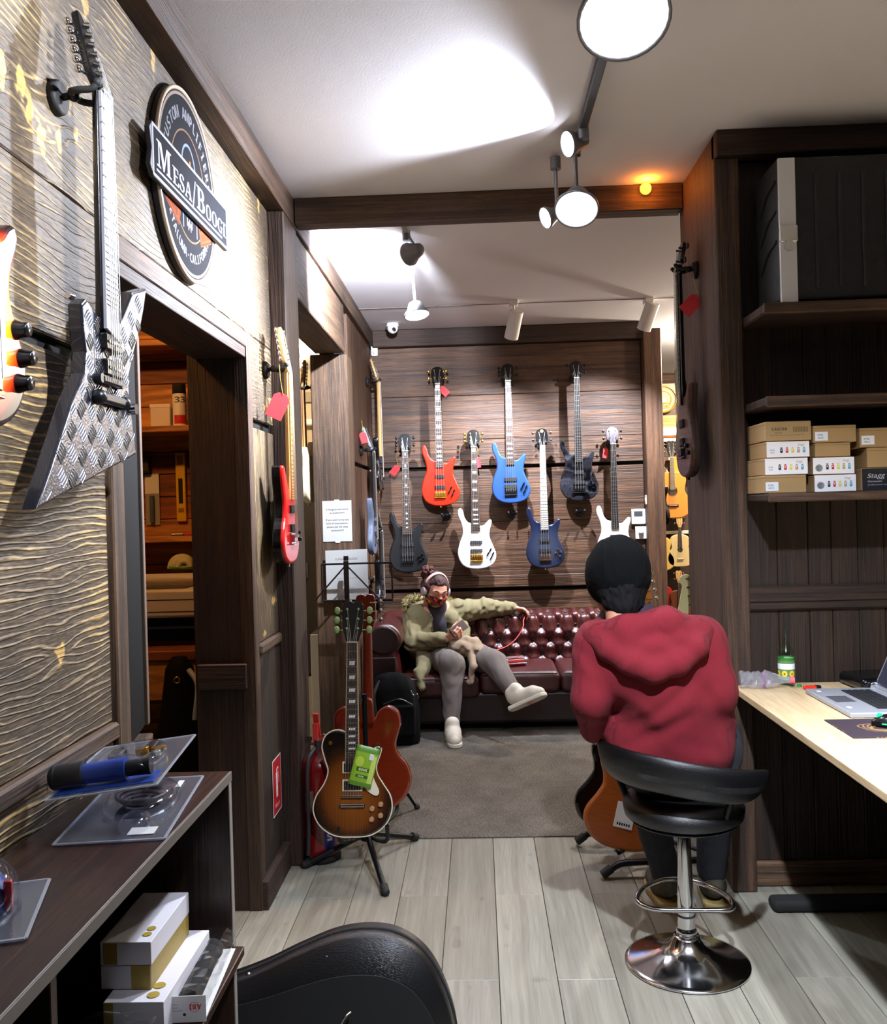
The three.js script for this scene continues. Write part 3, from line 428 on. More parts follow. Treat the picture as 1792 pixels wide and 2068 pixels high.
// --- the metal guitar on the near left wall, faced with tread plate; local x runs along the wall away from the camera
{
  const Z = -1.94, Y = 1.57, X = -0.79, p = (z, y) => [-(z - Z), y - Y];
  const out = [p(-1.828, 1.985), p(-1.85, 2.0), p(-1.885, 1.985), p(-1.90, 1.975), p(-1.985, 1.975), p(-2.03, 1.99), p(-2.06, 2.02), p(-2.11, 2.075), p(-2.2, 2.105), p(-2.18, 2.055), p(-2.15, 2.0), p(-2.1, 1.93), p(-2.066, 1.87), p(-2.068, 1.83), p(-2.101, 1.695), p(-1.85, 1.63), p(-1.612, 1.569), p(-1.67, 1.645), p(-1.765, 1.775), p(-1.83, 1.845), p(-1.84, 1.89), p(-1.832, 1.93)];
  const t = thing('metal_guitar', 'angular electric guitar faced with steel tread plate on the boarded wall', 'electric guitar', [X, Y, Z], { rot: [0, PI / 2, 0] });
  const shape = polyShape(out.map(([x, y]) => [x, y]));
  part(t, 'body', extrude(shape, 0.03, 0.004, 2), phys(0x16161c, 0.25, { clearcoat: 0.5 }));
  const plate = new THREE.MeshStandardMaterial({ color: 0x6a6c74, metalness: 1, roughness: 0.36, bumpMap: T_grain.bump, bumpScale: 0.0004 });
  part(t, 'tread_plate', extrude(polyShape(out.map(([x, y]) => [x * 0.972 - 0.0008, (y - 0.22) * 0.972 + 0.221])), 0.003, 0.001, 1).translate(0, 0, 0.0022), plate);
  const inside = (x, y) => { let c = false; for (let i = 0, j = out.length - 1; i < out.length; j = i++) { const [xi, yi] = out[i], [xj, yj] = out[j]; if ((yi > y) !== (yj > y) && x < ((xj - xi) * (y - yi)) / (yj - yi) + xi) c = !c; } return c; };
  // raised lozenge ribs in groups of five that alternate in direction
  const ribs = [], P = 0.047;
  for (let i = -10; i < 10; i++) for (let j = -1; j < 14; j++) {
    const odd = (i + j) & 1, cx = i * P + 0.01, cy = j * P + 0.012, a = odd ? -0.78 : 0.78;
    for (let k = 0; k < 5; k++) {
      const f = (k - 2) * 0.0078, x = cx - Math.sin(a) * f, y = cy + Math.cos(a) * f, ex = Math.cos(a) * 0.014, ey = Math.sin(a) * 0.014; if (![0.9, -0.9].every((q) => inside(x + ex * q, y + ey * q))) continue;
      ribs.push(ball(0.0026, 0, 0, 0, 6.2, 1, 1.1, 8).rotateZ(a).translate(x, y, 0.0022));
    }
  }
  part(t, 'raised_rib', merge(ribs), new THREE.MeshStandardMaterial({ color: 0xb0b2ba, metalness: 1, roughness: 0.26 })).userData.kind = 'stuff';
  // neck
  const n0 = 0.40, n1 = 0.885, zb = 0.02;
  part(t, 'neck', loft([[n0 - 0.02, 0.034, 0.03], [n0 + 0.05, 0.034, 0.026], [n1, 0.027, 0.022], [n1 + 0.02, 0.025, 0.022]].map(([y, w, d]) => { const r = []; for (let k = 0; k <= 10; k++) { const a = PI + PI * k / 10; r.push([Math.cos(a) * w, y, zb - 0.008 + Math.sin(a) * d]); } return r; })), M.blackGloss);
  part(t, 'fretboard', extrude(polyShape([[-0.034, n0 - 0.02], [0.034, n0 - 0.04], [0.027, n1], [-0.027, n1]]), 0.008, 0.001, 1).translate(0, 0, zb), phys(0x7a7980, 0.3, { clearcoat: 0.4 }));
  const fr = []; for (let i = 1; i < 24; i++) { const y = 0.27 + (n1 - 0.27) / Math.pow(2, i / 12); if (y > n0) fr.push(box(0.062, 0.002, 0.002, 0, y, zb + 0.0008)); }
  part(t, 'fret_wire', fr, M_fret); part(t, 'nut', box(0.054, 0.006, 0.008, 0, n1 + 0.003, zb), M.chrome);
  part(t, 'headstock', extrude(smoothShape([[-0.026, 0], [-0.045, 0.03], [-0.04, 0.07], [-0.025, 0.14], [-0.005, 0.185], [0.012, 0.18], [0.024, 0.12], [0.034, 0.05], [0.026, 0]], 50), 0.016, 0.003, 2).rotateX(-0.28).translate(0, n1 + 0.006, zb - 0.004), M.blackGloss);
  for (let k = 0; k < 6; k++) { const y = 0.03 + k * 0.024, v = V3(-0.02 + k * 0.004, y, 0.003).applyAxisAngle(V3(1, 0, 0), -0.28), b = V3(-0.07 + k * 0.006, y, -0.012).applyAxisAngle(V3(1, 0, 0), -0.28); part(t, 'tuning_peg', [cylZ(0.006, 0.007, 0.014, v.x, n1 + 0.006 + v.y, zb + v.z, 10), rod([v.x, n1 + v.y, zb + v.z - 0.016], [b.x, n1 + b.y, zb + b.z - 0.01], 0.004, 6), ball(0.013, b.x, n1 + b.y, zb + b.z - 0.01, 0.8, 0.6, 0.6, 12)], M.chrome); }
  for (let k = 0; k < 6; k++) { const f = k / 5 - 0.5; part(t, 'string', [rod([f * 0.055, 0.27, 0.027], [f * 0.042, n1 + 0.004, zb + 0.004], 0.0009, 5), rod([f * 0.042, n1 + 0.004, zb + 0.004], [-0.02 + k * 0.004, n1 + 0.03 + k * 0.024, zb - 0.005 - k * 0.006], 0.0009, 5)], M_string); }
  for (const y of [0.355, 0.30]) { const pk = part(t, 'pickup', rbox(0.085, 0.036, 0.016, 0.004, 0.01, y, 0.01), M.blackGloss); part(pk, 'pole_piece', Array.from({ length: 6 }, (_, k) => cylZ(0.004, 0.004, 0.003, 0.01 + (k / 5 - 0.5) * 0.06, y, 0.019, 8)), M.steel); }
  part(t, 'bridge', [rbox(0.1, 0.018, 0.016, 0.005, -0.005, 0.272, 0.012), cylZ(0.01, 0.01, 0.02, -0.06, 0.272, 0.008), cylZ(0.01, 0.01, 0.02, 0.05, 0.272, 0.008)], M.blackMetal);
  part(t, 'tailpiece', [rbox(0.115, 0.022, 0.018, 0.007, 0.0, 0.232, 0.013), ball(0.016, -0.066, 0.232, 0.012), ball(0.016, 0.066, 0.232, 0.012)], M.blackMetal); part(t, 'knob', cylZ(0.012, 0.013, 0.02, 0.115, 0.225, 0.012), M.chromeDark);
  part(t, 'strap_button', cylX(0.008, 0.006, 0.016, -0.12, 0.43, -0.02), M.chrome);
  hanger('black wall hanger holding the metal tread plate guitar', [X0 + 0.002, 2.455, -1.94], [0, PI / 2, 0], 0.06);
}
// --- sunburst bass cut by the left edge of the photo
{
  const T_sun = canvasTexture(256, 320, (g, w, h) => { g.fillStyle = '#120608'; g.fillRect(0, 0, w, h); g.translate(128, 190); g.scale(1, 1.32); const r = g.createRadialGradient(0, 0, 20, 0, 0, 104); r.addColorStop(0, '#ffc83a'); r.addColorStop(0.55, '#f2981a'); r.addColorStop(0.76, '#d5380f'); r.addColorStop(0.9, '#3a0b08'); r.addColorStop(1, '#120608'); g.fillStyle = r; g.beginPath(); g.arc(0, 0, 104, 0, 7); g.fill(); });
  const t = thing('sunburst_guitar', 'orange sunburst bass with black knobs, cut by the edge of the photo', 'bass guitar', [-0.785, 1.70, -1.43], { rot: [0, PI / 2, 0] });
  buildAxe(t, { out: 'strat', body: new THREE.MeshPhysicalMaterial({ map: T_sun, roughness: 0.3, clearcoat: 0.4, clearcoatRoughness: 0.06 }), n: 4, head: 'inline', board: M_rosewood, neck: M_maple, headMat: M_maple, end: 0.26, nut: 0.86, bridge: 0.08, pickups: [[0.17, 0.08, 0.03]], knobs: [], tilt: 0.05 });
  for (const [x, y] of [[0.118, 0.177], [0.134, 0.131], [0.122, 0.086]]) part(t, 'knob', lathe([[0, 0.024], [0.011, 0.024], [0.013, 0.02], [0.0135, 0.012], [0.017, 0.002], [0.017, 0], [0, 0]], 20).rotateX(PI / 2).translate(x, y, 0), M.blackGloss);
  part(t, 'pickguard', extrude(smoothShape([[0.03, 0.05], [0.075, 0.10], [0.08, 0.2], [0.09, 0.29], [0.05, 0.29], [-0.05, 0.3], [-0.09, 0.22], [-0.06, 0.12]], 60), 0.003, 0.0008, 1).translate(0, 0, 0.0025), M.white);
  hanger('black wall hanger of the sunburst bass, outside the photo', [X0 + 0.002, 2.575, -1.43], [0, PI / 2, 0], 0.06);
}
// --- guitars seen from the side
const sideAxe = (name, label, pos, rot, o, reach = 0.06, hang) => { const t = thing(name, label, 'electric guitar', pos, { rot }); buildAxe(t, { out: 'strat', end: 0.27, nut: 0.74, bridge: 0.11, n: 6, head: 'inline', sr: 0.001, w0: 0.056, pickups: [[0.23, 0.08, 0.034], [0.15, 0.08, 0.034]], knobs: [[0.1, 0.13], [0.12, 0.1]], ...o }); if (hang) hanger(hang[0], hang[1], rot, reach); return t; };
sideAxe('electric_guitar', 'red guitar with black sides hanging sideways on the pilaster', [-0.785, 1.335, -3.84], [0, PI / 2, 0], { body: lacquer(0xd01c18, 0.2), back: M.blackGloss, thick: 0.05, neck: M_maple, headMat: M_maple, board: M_maple, nut: 0.8, tilt: 0.16 }, 0.055, ['black wall hanger on the pilaster holding the red guitar', [X0 + 0.002, 2.155, -3.84]]);
sideAxe('electric_guitar', 'black guitar hanging highest in the far corner', [-0.745, 1.70, -7.12], [0, PI / 2, 0], { body: M.blackGloss, neck: M_maple, headMat: M_maple, board: M_maple, nut: 0.84, tilt: 0.3 }, 0.06, ['black wall hanger highest in the far corner', [-0.838, 2.555, -7.12]]);
sideAxe('electric_guitar', 'blue grey guitar with riveted edge beside the paper notices', [-0.748, 1.23, -6.62], [0, PI / 2, 0], { body: std(0x5a6478, 0.5), hw: M.chrome, neck: M_ebony, headMat: std(0x8d98a8, 0.4), board: M_ebony, nut: 0.74, tilt: 0.35 }, 0.06, ['black wall hanger of the blue grey riveted guitar', [-0.838, 1.985, -6.62]]);
sideAxe('electric_guitar', 'black guitar hanging lowest in the far corner behind the music stand', [-0.745, 0.77, -6.98], [0, PI / 2, 0], { body: M.blackGloss, neck: M_ebony, headMat: M.blackGloss, board: M_ebony, nut: 0.62, end: 0.25, head: 'point', tilt: 0.2 }, 0.06, ['black wall hanger lowest in the far corner', [-0.838, 1.405, -6.98]]);
sideAxe('electric_guitar', 'purple brown bass hanging sideways on the dark post', [0.89, 1.655, -3.98], [0, -PI / 2, 0], { out: 'bass', n: 4, body: wood(T_walnut, 0xc79a96, 0.4, 0.0005), back: M.walnutDark, thick: 0.04, neck: M.blackGloss, headMat: M.blackGloss, board: M.blackGloss, nut: 0.87, end: 0.31, tilt: 0.2, head: 'bass', hw: M.blackMetal }, 0.05, ['black wall hanger on the dark post holding the purple brown bass', [0.969, 2.545, -3.98]]);
sideAxe('electric_guitar', 'cream guitar with orange neck peeking out behind the far post', [-1.125, 1.61, -5.98], [0, -PI / 2, 0], { body: M.cream, neck: M.pine, headMat: M.pine, board: M.pine, tilt: 0.1 }, 0.06, ['black wall hanger of the cream guitar behind the far post', [-1.052, 2.365, -5.98]]);
// --- guitars on the floor stand on the left
{
  const T_tb = canvasTexture(320, 320, (g, w, h) => { const r = g.createRadialGradient(w * 0.5, h * 0.66, 30, w * 0.5, h * 0.62, 170); r.addColorStop(0, '#8a4e16'); r.addColorStop(0.42, '#6a360e'); r.addColorStop(0.62, '#331707'); r.addColorStop(0.78, '#0e0705'); r.addColorStop(1, '#0a0604'); g.fillStyle = r; g.fillRect(0, 0, w, h); g.globalAlpha = 0.05; g.fillStyle = '#ffffff'; for (let i = 0; i < 40; i++) g.fillRect(i * 8 + (i % 3), 0, 2, h); });
  const t = thing('tobacco_burst_guitar', 'dark sunburst single cutaway guitar on the tripod stand facing the room', 'electric guitar', [-0.575, 0.150, -3.90], { rot: [-0.13, 0.03, -0.01] }); t.scale.setScalar(1.035);
  const trim = M.cream;
  buildAxe(t, { out: 'single', thick: 0.05, body: new THREE.MeshPhysicalMaterial({ map: T_tb, roughness: 0.22, clearcoat: 1, clearcoatRoughness: 0.08 }), n: 6, head: 'open', headMat: M.blackGloss, neck: M_mahog, board: M_rosewood, inlay: 'trap', end: 0.30, nut: 0.80, w0: 0.057, w1: 0.043, bridge: 0.17, bridgeKind: 'bar', hw: M.nickel, peg: std(0x9cb87a, 0.35), pegSize: 1.25, pickups: [[0.285, 0.07, 0.036, trim], [0.212, 0.07, 0.036, trim]], pickMat: std(0x3a3633, 0.3, { metalness: 0.6 }), poleMat: M.nickel, tilt: 0.28, sr: 0.0009 });
  part(t, 'binding', (() => { const s = smoothShape(OUT.single.map(([x, y]) => [x * 1.003, y * 1.003]), 110).getPoints(); return new THREE.TubeGeometry(new THREE.CatmullRomCurve3(s.map((q) => V3(q.x * 0.985, (q.y - 0.2) * 0.985 + 0.2, -0.0035)), true), 200, 0.0028, 6, true); })(), trim);
  for (const s of [-1, 1]) part(t, 'neck_binding', rod([s * 0.0285, 0.30, 0.0105], [s * 0.0215, 0.80, 0.0105], 0.0022, 6), std(0xc9b98a, 0.5));
  part(t, 'tailpiece', [rbox(0.1, 0.014, 0.012, 0.005, 0, 0.132, 0.012), cylZ(0.008, 0.008, 0.012, -0.046, 0.132, 0.006), cylZ(0.008, 0.008, 0.012, 0.046, 0.132, 0.006)], M.chrome);
  part(t, 'pickguard', extrude(smoothShape([[0.035, 0.31], [0.05, 0.25], [0.055, 0.2], [0.1, 0.17], [0.112, 0.182], [0.09, 0.24], [0.07, 0.31]], 40), 0.003, 0.0006, 1).translate(0, 0, 0.009), M.cream);
  for (const [x, y] of [[0.082, 0.118], [0.118, 0.135], [0.08, 0.075], [0.117, 0.09]]) part(t, 'knob', lathe([[0, 0.014], [0.009, 0.014], [0.0105, 0.012], [0.0115, 0], [0, 0]], 20).rotateX(PI / 2).translate(x, y, 0), std(0xc9966a, 0.3, { metalness: 0.3 }));
  part(t, 'toggle_switch', [cylZ(0.009, 0.009, 0.004, -0.092, 0.385, 0.001), cylZ(0.003, 0.003, 0.02, -0.092, 0.385, 0.01)], M.gold);
  // the other guitar on the same stand, its back to us
  const e = thing('cherry_guitar', 'cherry red hollow body guitar seen from the back on the tripod stand', 'electric guitar', [-0.558, 0.12, -4.36], { rot: [-0.125, PI - 0.03, 0.0] }); e.scale.setScalar(1.05);
  const cherry = phys(0x963410, 0.28, { clearcoat: 0.9, clearcoatRoughness: 0.08, map: T_fineoak.map });
  buildAxe(e, { out: 'semi', thick: 0.048, round: 0.014, body: cherry, n: 6, head: 'open', headMat: cherry, neck: cherry, board: M_rosewood, end: 0.35, nut: 0.80, w0: 0.057, heel: 0.05, bridge: 0.18, bridgeKind: 'bar', hw: M.nickel, peg: M.nickel, pickups: [[0.31, 0.07, 0.036], [0.22, 0.07, 0.036]], tilt: 0.24, sr: 0.0009 });
  part(e, 'neck_heel', extrude(smoothShape([[-0.032, 0.36], [0.032, 0.36], [0.03, 0.44], [0.02, 0.5], [-0.02, 0.5], [-0.03, 0.44]], 40), 0.03, 0.008, 2).translate(0, 0, -0.018), cherry);
  part(e, 'back_binding', (() => { const s = smoothShape(OUT.semi, 120).getPoints(); return new THREE.TubeGeometry(new THREE.CatmullRomCurve3(s.map((q) => V3(q.x * 0.975, (q.y - 0.22) * 0.975 + 0.22, -0.0435)), true), 200, 0.0026, 6, true); })(), std(0xb05a30, 0.4));
  // tripod stand
  const s = thing('guitar_stand', 'black tripod double guitar stand with splayed feet', 'guitar stand', [-0.53, 0, -4.03]);
  for (const [x, z] of [[0.115, 0.36], [-0.262, 0.07], [0.195, -0.24]]) { const l = part(s, 'leg', [rod([0, 0.125, 0], [x * 0.97, 0.02, z * 0.97], 0.0125, 12)], M.blackMetal); part(l, 'rubber_foot', [rod([x * 0.93, 0.028, z * 0.93], [x * 1.02, 0.012, z * 1.02], 0.018, 12), ball(0.017, x * 1.02, 0.017, z * 1.02)], M_rubber); }
  part(s, 'hub', [cyl(0.024, 0.026, 0.06, 0, 0.125, 0), cyl(0.012, 0.012, 0.6, 0, 0.43, -0.05)], M.blackMetal);
  for (const [z, y] of [[0.11, 0.125], [-0.345, 0.098]]) part(s, 'cradle', [tube([[-0.105, y + 0.075, z * 1.12], [-0.1, y + 0.005, z], [-0.05, y - 0.008, z * 0.6], [0, y - 0.005, 0], [0.05, y - 0.008, z * 0.6], [0.1, y + 0.005, z], [0.105, y + 0.075, z * 1.12]], 0.009, 40, 8)], M_rubber);
  const b = thing('guitar_stand', 'thin dark rear leg of a second stand on the carpet behind the cherry guitar', 'guitar stand', [-0.42, 0, -4.62]); part(b, 'leg', rod([-0.08, 0.3, 0.05], [0.06, 0.02, -0.08], 0.008), M.blackMetal); part(b, 'leg', rod([-0.08, 0.3, 0.05], [-0.3, 0.02, -0.02], 0.008), M.blackMetal); part(b, 'rubber_foot', ball(0.016, 0.065, 0.018, -0.085), M_rubber); part(b, 'rubber_foot', ball(0.016, -0.3, 0.018, -0.02), M_rubber);
}
// --- guitars on the right by the stool
{
  const t = thing('orange_guitar', 'orange guitar with white back plate leaning behind the stool', 'electric guitar', [0.545, 0.085, -3.92], { rot: [-0.16, PI + 0.1, 0.27] }); t.scale.setScalar(1.06);
  buildAxe(t, { out: 'strat', body: phys(0x9a5a1e, 0.35, { clearcoat: 0.5, map: T_fineoak.map }), n: 6, head: 'inline', neck: M_maple, headMat: M_maple, board: M_maple, end: 0.27, nut: 0.74, bridge: 0.1, sr: 0.001, w0: 0.056, pickups: [[0.2, 0.08, 0.02]] }); t.children[0].material.color.set(0xd07a30);
  const pl = part(t, 'back_plate', rbox(0.078, 0.1, 0.003, 0.0014, 0.0, 0.135, -0.0435), M.white); part(pl, 'plate_hole', Array.from({ length: 6 }, (_, k) => rbox(0.006, 0.010, 0.002, 0.0008, (k - 2.5) * 0.0095, 0.10, -0.0447)), M.gap);
  const k = thing('black_guitar', 'black guitar on the low stand just behind the orange guitar', 'electric guitar', [0.515, 0.10, -4.10], { rot: [-0.14, PI + 0.1, 0.30] }); buildAxe(k, { out: 'strat', body: M.blackGloss, n: 6, head: 'inline', neck: M_maple, headMat: M.blackGloss, board: M_rosewood, end: 0.27, nut: 0.74, bridge: 0.1, sr: 0.001, pickups: [[0.2, 0.08, 0.02]] });
  const s = thing('guitar_stand', 'low black guitar stand with rubber ends beside the stool', 'guitar stand', [0, 0, 0]);
  for (const [x, z] of [[0.50, -3.80], [0.435, -4.18]]) { const l = part(s, 'leg', [tube([[x, 0.035, z], [x + 0.045, 0.062, z], [x + 0.1, 0.068, z], [x + 0.46, 0.068, z - 0.02]], 0.014, 24, 10)], M.blackMetal); part(l, 'rubber_foot', [rod([x - 0.028, 0.018, z + 0.002], [x + 0.012, 0.046, z], 0.019, 12)], M_rubber); }
  part(s, 'cross_bar', [rod([0.80, 0.068, -3.80], [0.80, 0.068, -4.19], 0.013), rod([0.80, 0.068, -4.02], [0.80, 0.62, -4.20], 0.012)], M.blackMetal);
  part(s, 'cradle', [tube([[0.55, 0.085, -3.86], [0.66, 0.078, -3.99], [0.80, 0.078, -4.0]], 0.009, 16), tube([[0.80, 0.078, -4.0], [0.92, 0.08, -3.88], [0.93, 0.11, -3.84]], 0.009, 16)], M_rubber);
  const axes = [['cream headstock of a bass standing behind the red hoodie', [0.925, 0.02, -4.46], 0.06, M.cream, 0xc8c08a], ['orange headstock of a bass standing behind the red hoodie', [0.862, 0.03, -4.62], -0.05, M_maple, 0xc07820]];
  for (const [label, pos, rz, hm, col] of axes) { const g = thing('standing_bass', label, 'bass guitar', pos, { rot: [-0.03, PI, rz] }); buildAxe(g, { out: 'strat', body: M.blackGloss, n: 4, head: 'inline', headMat: std(col, 0.4), neck: M_maple, board: M_maple, end: 0.3, nut: 0.98, tilt: 0.06, hw: M.chrome, pegSize: 1.1 }); }
}
// ---------------------------------------------------------------- sofa
{
  const leather = phys(0x40100f, 0.34, { clearcoat: 0.35, clearcoatRoughness: 0.3, bumpMap: T_grain.bump, bumpScale: 0.0006 }), leatherDark = phys(0x1c0708, 0.45, { clearcoat: 0.3, clearcoatRoughness: 0.35 });
  const t = thing('chesterfield_sofa', 'oxblood leather sofa with deep buttoned back on the grey carpet', 'sofa', [0, 0, 0]);
  part(t, 'base', rbox(2.0, 0.22, 0.88, 0.03, 0.26, 0.175, -6.72, 3), leatherDark);
  const prof = (cx) => { const pts = []; for (let i = 0; i <= 20; i++) { const a = rad(-50 + 280 * i / 20); pts.push([cx + Math.cos(a) * 0.125, 0.655 + Math.sin(a) * 0.115]); } return smoothShape([...pts, [cx - 0.10, 0.45], [cx - 0.10, 0.07], [cx + 0.10, 0.07], [cx + 0.10, 0.45]], 80); };
  for (const cx of [-0.672, 1.185]) {
    const a = part(t, 'armrest', extrude(prof(cx), 0.86, 0.03, 4).translate(0, 0, -6.27), leather);
    part(a, 'arm_front', [extrude(smoothShape(Array.from({ length: 20 }, (_, i) => [cx + Math.cos(i / 10 * PI) * 0.105, 0.655 + Math.sin(i / 10 * PI) * 0.095]), 60), 0.02, 0.008, 3).translate(0, 0, -6.258), rbox(0.16, 0.46, 0.02, 0.008, cx, 0.31, -6.266)], leatherDark);
  }
  // buttoned back: a path up the front and over the roll, pushed in at a diamond grid of buttons
  const path = []; for (let i = 0; i <= 26; i++) { const s = i / 26; path.push(s < 0.5 ? [0.36 + s * 2 * 0.27, -6.80 - s * 2 * 0.05] : [0.655 + 0.105 * Math.sin((s - 0.5) * 2 * PI * 0.95 + 0.0) * 1.0 - 0.02, -6.965 + 0.115 * Math.cos((s - 0.5) * 2 * PI * 0.95)]); }
  const NX = 190, NY = 60, bx = 0.128, bs = 0.112, pos = [], idx = [], uv = [], len = 0.62, btn = [];
  const P = (s) => { const f = clamp(s) * 26, i = Math.min(25, Math.floor(f)), q = f - i; return [mix(path[i][0], path[i + 1][0], q), mix(path[i][1], path[i + 1][1], q)]; };
  const nrm = (s) => { const a = P(s - 0.01), b = P(s + 0.01), dy = b[0] - a[0], dz = b[1] - a[1], l = Math.hypot(dy, dz) || 1; return [-dz / l, dy / l]; };
  const near = (x, d) => { let m = 1, cr = 1; const j0 = Math.round(d / bs); for (let j = j0 - 1; j <= j0 + 1; j++) { const off = (j & 1) ? bx / 2 : 0, i0 = Math.round((x - off) / bx); for (let i = i0 - 1; i <= i0 + 1; i++) { const ddx = (x - off - i * bx) / bx, ddy = (d - j * bs) / bs; m = Math.min(m, Math.hypot(ddx, ddy)); } } const a = (x / (bx / 2) + d / bs) / 2, b = (x / (bx / 2) - d / bs) / 2, fa = Math.abs(a - Math.round(a)), fb = Math.abs(b - Math.round(b)); cr = Math.min(fa, fb); return [m, cr]; };
  for (let j = 0; j <= NY; j++) for (let i = 0; i <= NX; i++) {
    const s = j / NY, x = -0.56 + i / NX * 1.63, d = s * len, [m, cr] = near(x, d), p = P(s), n = nrm(s), h = 0.038 * step(0.0, 0.62, m) * (0.55 + 0.45 * step(0, 0.2, cr)) - 0.004;
    pos.push(x, p[0] + n[0] * h, p[1] + n[1] * h); uv.push(x, d);
  }
  for (let j = 0; j < NY; j++) for (let i = 0; i < NX; i++) { const a = j * (NX + 1) + i, b = a + NX + 1; idx.push(a, a + 1, b, b, a + 1, b + 1); }
  const g = new THREE.BufferGeometry(); g.setAttribute('position', new THREE.Float32BufferAttribute(pos, 3)); g.setAttribute('uv', new THREE.Float32BufferAttribute(uv, 2)); g.setIndex(idx); g.computeVertexNormals();
  const back = part(t, 'backrest', g, leather); part(back, 'back_frame', [rbox(1.75, 0.5, 0.14, 0.03, 0.255, 0.36, -6.98), cylX(0.1, 0.1, 1.75, 0.255, 0.645, -6.968, 24)], leatherDark);
  for (let j = 1; j <= 4; j++) for (let i = -5; i < 10; i++) { const x = i * bx + ((j & 1) ? bx / 2 : 0), s = j * bs / len; if (x < -0.5 || x > 1.02 || s > 0.95) continue; const p = P(s), n = nrm(s); part(back, 'button', ball(0.0095, x, p[0] + n[0] * 0.003, p[1] + n[1] * 0.003, 1, 1, 0.8, 10), leatherDark); }
  for (const [x0, x1, y, dz] of [[-0.565, -0.02, 0.36, 0], [-0.015, 0.53, 0.388, 0.0], [0.535, 1.075, 0.388, 0.005]]) { const c = part(t, 'seat_cushion', rbox(x1 - x0, 0.15, 0.62, 0.045, (x0 + x1) / 2, y - 0.04, -6.55 + dz, 4), leather); part(c, 'piping', [tube([[x0 + 0.02, y + 0.022, -6.242 + dz], [(x0 + x1) / 2, y + 0.026, -6.239 + dz], [x1 - 0.02, y + 0.022, -6.242 + dz]], 0.006, 16, 6)], leather); }
  for (const [x, z] of [[-0.66, -6.36], [1.15, -6.36], [-0.66, -7.08], [1.15, -7.08]]) part(t, 'foot', lathe([[0, 0.075], [0.035, 0.075], [0.04, 0.06], [0.032, 0.02], [0.022, 0.007], [0, 0.007]], 20).translate(x, 0, z), M.walnutDark);
}
// ---------------------------------------------------------------- bar stool
const STOOL = [0.662, -3.10];
{
  const t = thing('bar_stool', 'black bar stool with wraparound back on a round chrome base', 'bar stool', [STOOL[0], 0, STOOL[1]]), vinyl = phys(0x08080a, 0.4, { clearcoat: 0.2, clearcoatRoughness: 0.4, bumpMap: T_grain.bump, bumpScale: 0.0003 });
  part(t, 'base', lathe([[0, 0.001], [0.2, 0.001], [0.2065, 0.004], [0.205, 0.010], [0.19, 0.015], [0.14, 0.026], [0.09, 0.042], [0.06, 0.062], [0.044, 0.088], [0.04, 0.1], [0, 0.1]], 64), M.chrome);
  const col = part(t, 'column', lathe([[0, 0.1], [0.034, 0.1], [0.036, 0.11], [0.032, 0.12], [0.0285, 0.125], [0.0285, 0.16], [0.029, 0.163], [0.0285, 0.166], [0.027, 0.24], [0.0225, 0.36], [0.0215, 0.47], [0, 0.47]], 40), M.chrome);
  part(col, 'collar_ring', lathe([[0.0288, 0.160], [0.0302, 0.162], [0.0302, 0.166], [0.0288, 0.168]], 32), M.blackMatte);
  part(t, 'footrest', [tube([[0.0, 0.19, 0.028], [0.08, 0.19, 0.03], [0.145, 0.19, 0.022], [0.16, 0.195, -0.03], [0.12, 0.2, -0.13], [0.03, 0.205, -0.185], [-0.05, 0.205, -0.18], [-0.13, 0.2, -0.11], [-0.155, 0.195, -0.03], [-0.12, 0.19, 0.01], [-0.05, 0.19, 0.028]], 0.0085, 80, 10, true)], M.chrome);
  part(t, 'seat_plate', [lathe([[0, 0.455], [0.09, 0.455], [0.17, 0.482], [0.185, 0.495], [0, 0.495]], 40)], M.blackMetal); part(t, 'height_lever', [rod([0.05, 0.462, 0.02], [0.17, 0.445, -0.04], 0.005), ball(0.008, 0.17, 0.445, -0.04)], M.chrome);
  part(t, 'seat_cushion', lathe([[0, 0.49], [0.17, 0.49], [0.195, 0.505], [0.2, 0.535], [0.188, 0.562], [0.14, 0.575], [0, 0.578]], 48), vinyl);
  const secs = []; for (let i = 0; i <= 44; i++) {
    const f = i / 44, a = rad(-38 + mix(-108, 108, f)), e = Math.pow(Math.abs(f * 2 - 1), 6), top = mix(0.762, 0.735, e) - 0.012 * Math.sin(a + 0.4), bot = mix(0.640, 0.672, e) - 0.008 * Math.sin(a + 0.4), th = mix(0.022, 0.014, e), sec = [];
    for (let k = 0; k < 18; k++) { const q = k / 18 * 2 * PI, y = (top + bot) / 2 + (top - bot) / 2 * Math.sin(q) - 0.05 * step(0.5, 1, f), r0 = mix(0.243, 0.268, (y + 0.05 * step(0.5, 1, f) - bot) / (top - bot)) + th * Math.cos(q); sec.push([Math.sin(a) * r0, y, Math.cos(a) * r0]); }
    secs.push(sec);
  }
  part(t, 'backrest', loft(secs), vinyl);
  for (const q of [-1.9, 0.55]) part(t, 'back_support', rod([Math.sin(q) * 0.18, 0.52, Math.cos(q) * 0.18], [Math.sin(q) * 0.238, 0.665, Math.cos(q) * 0.242], 0.012), M.blackMetal);
}
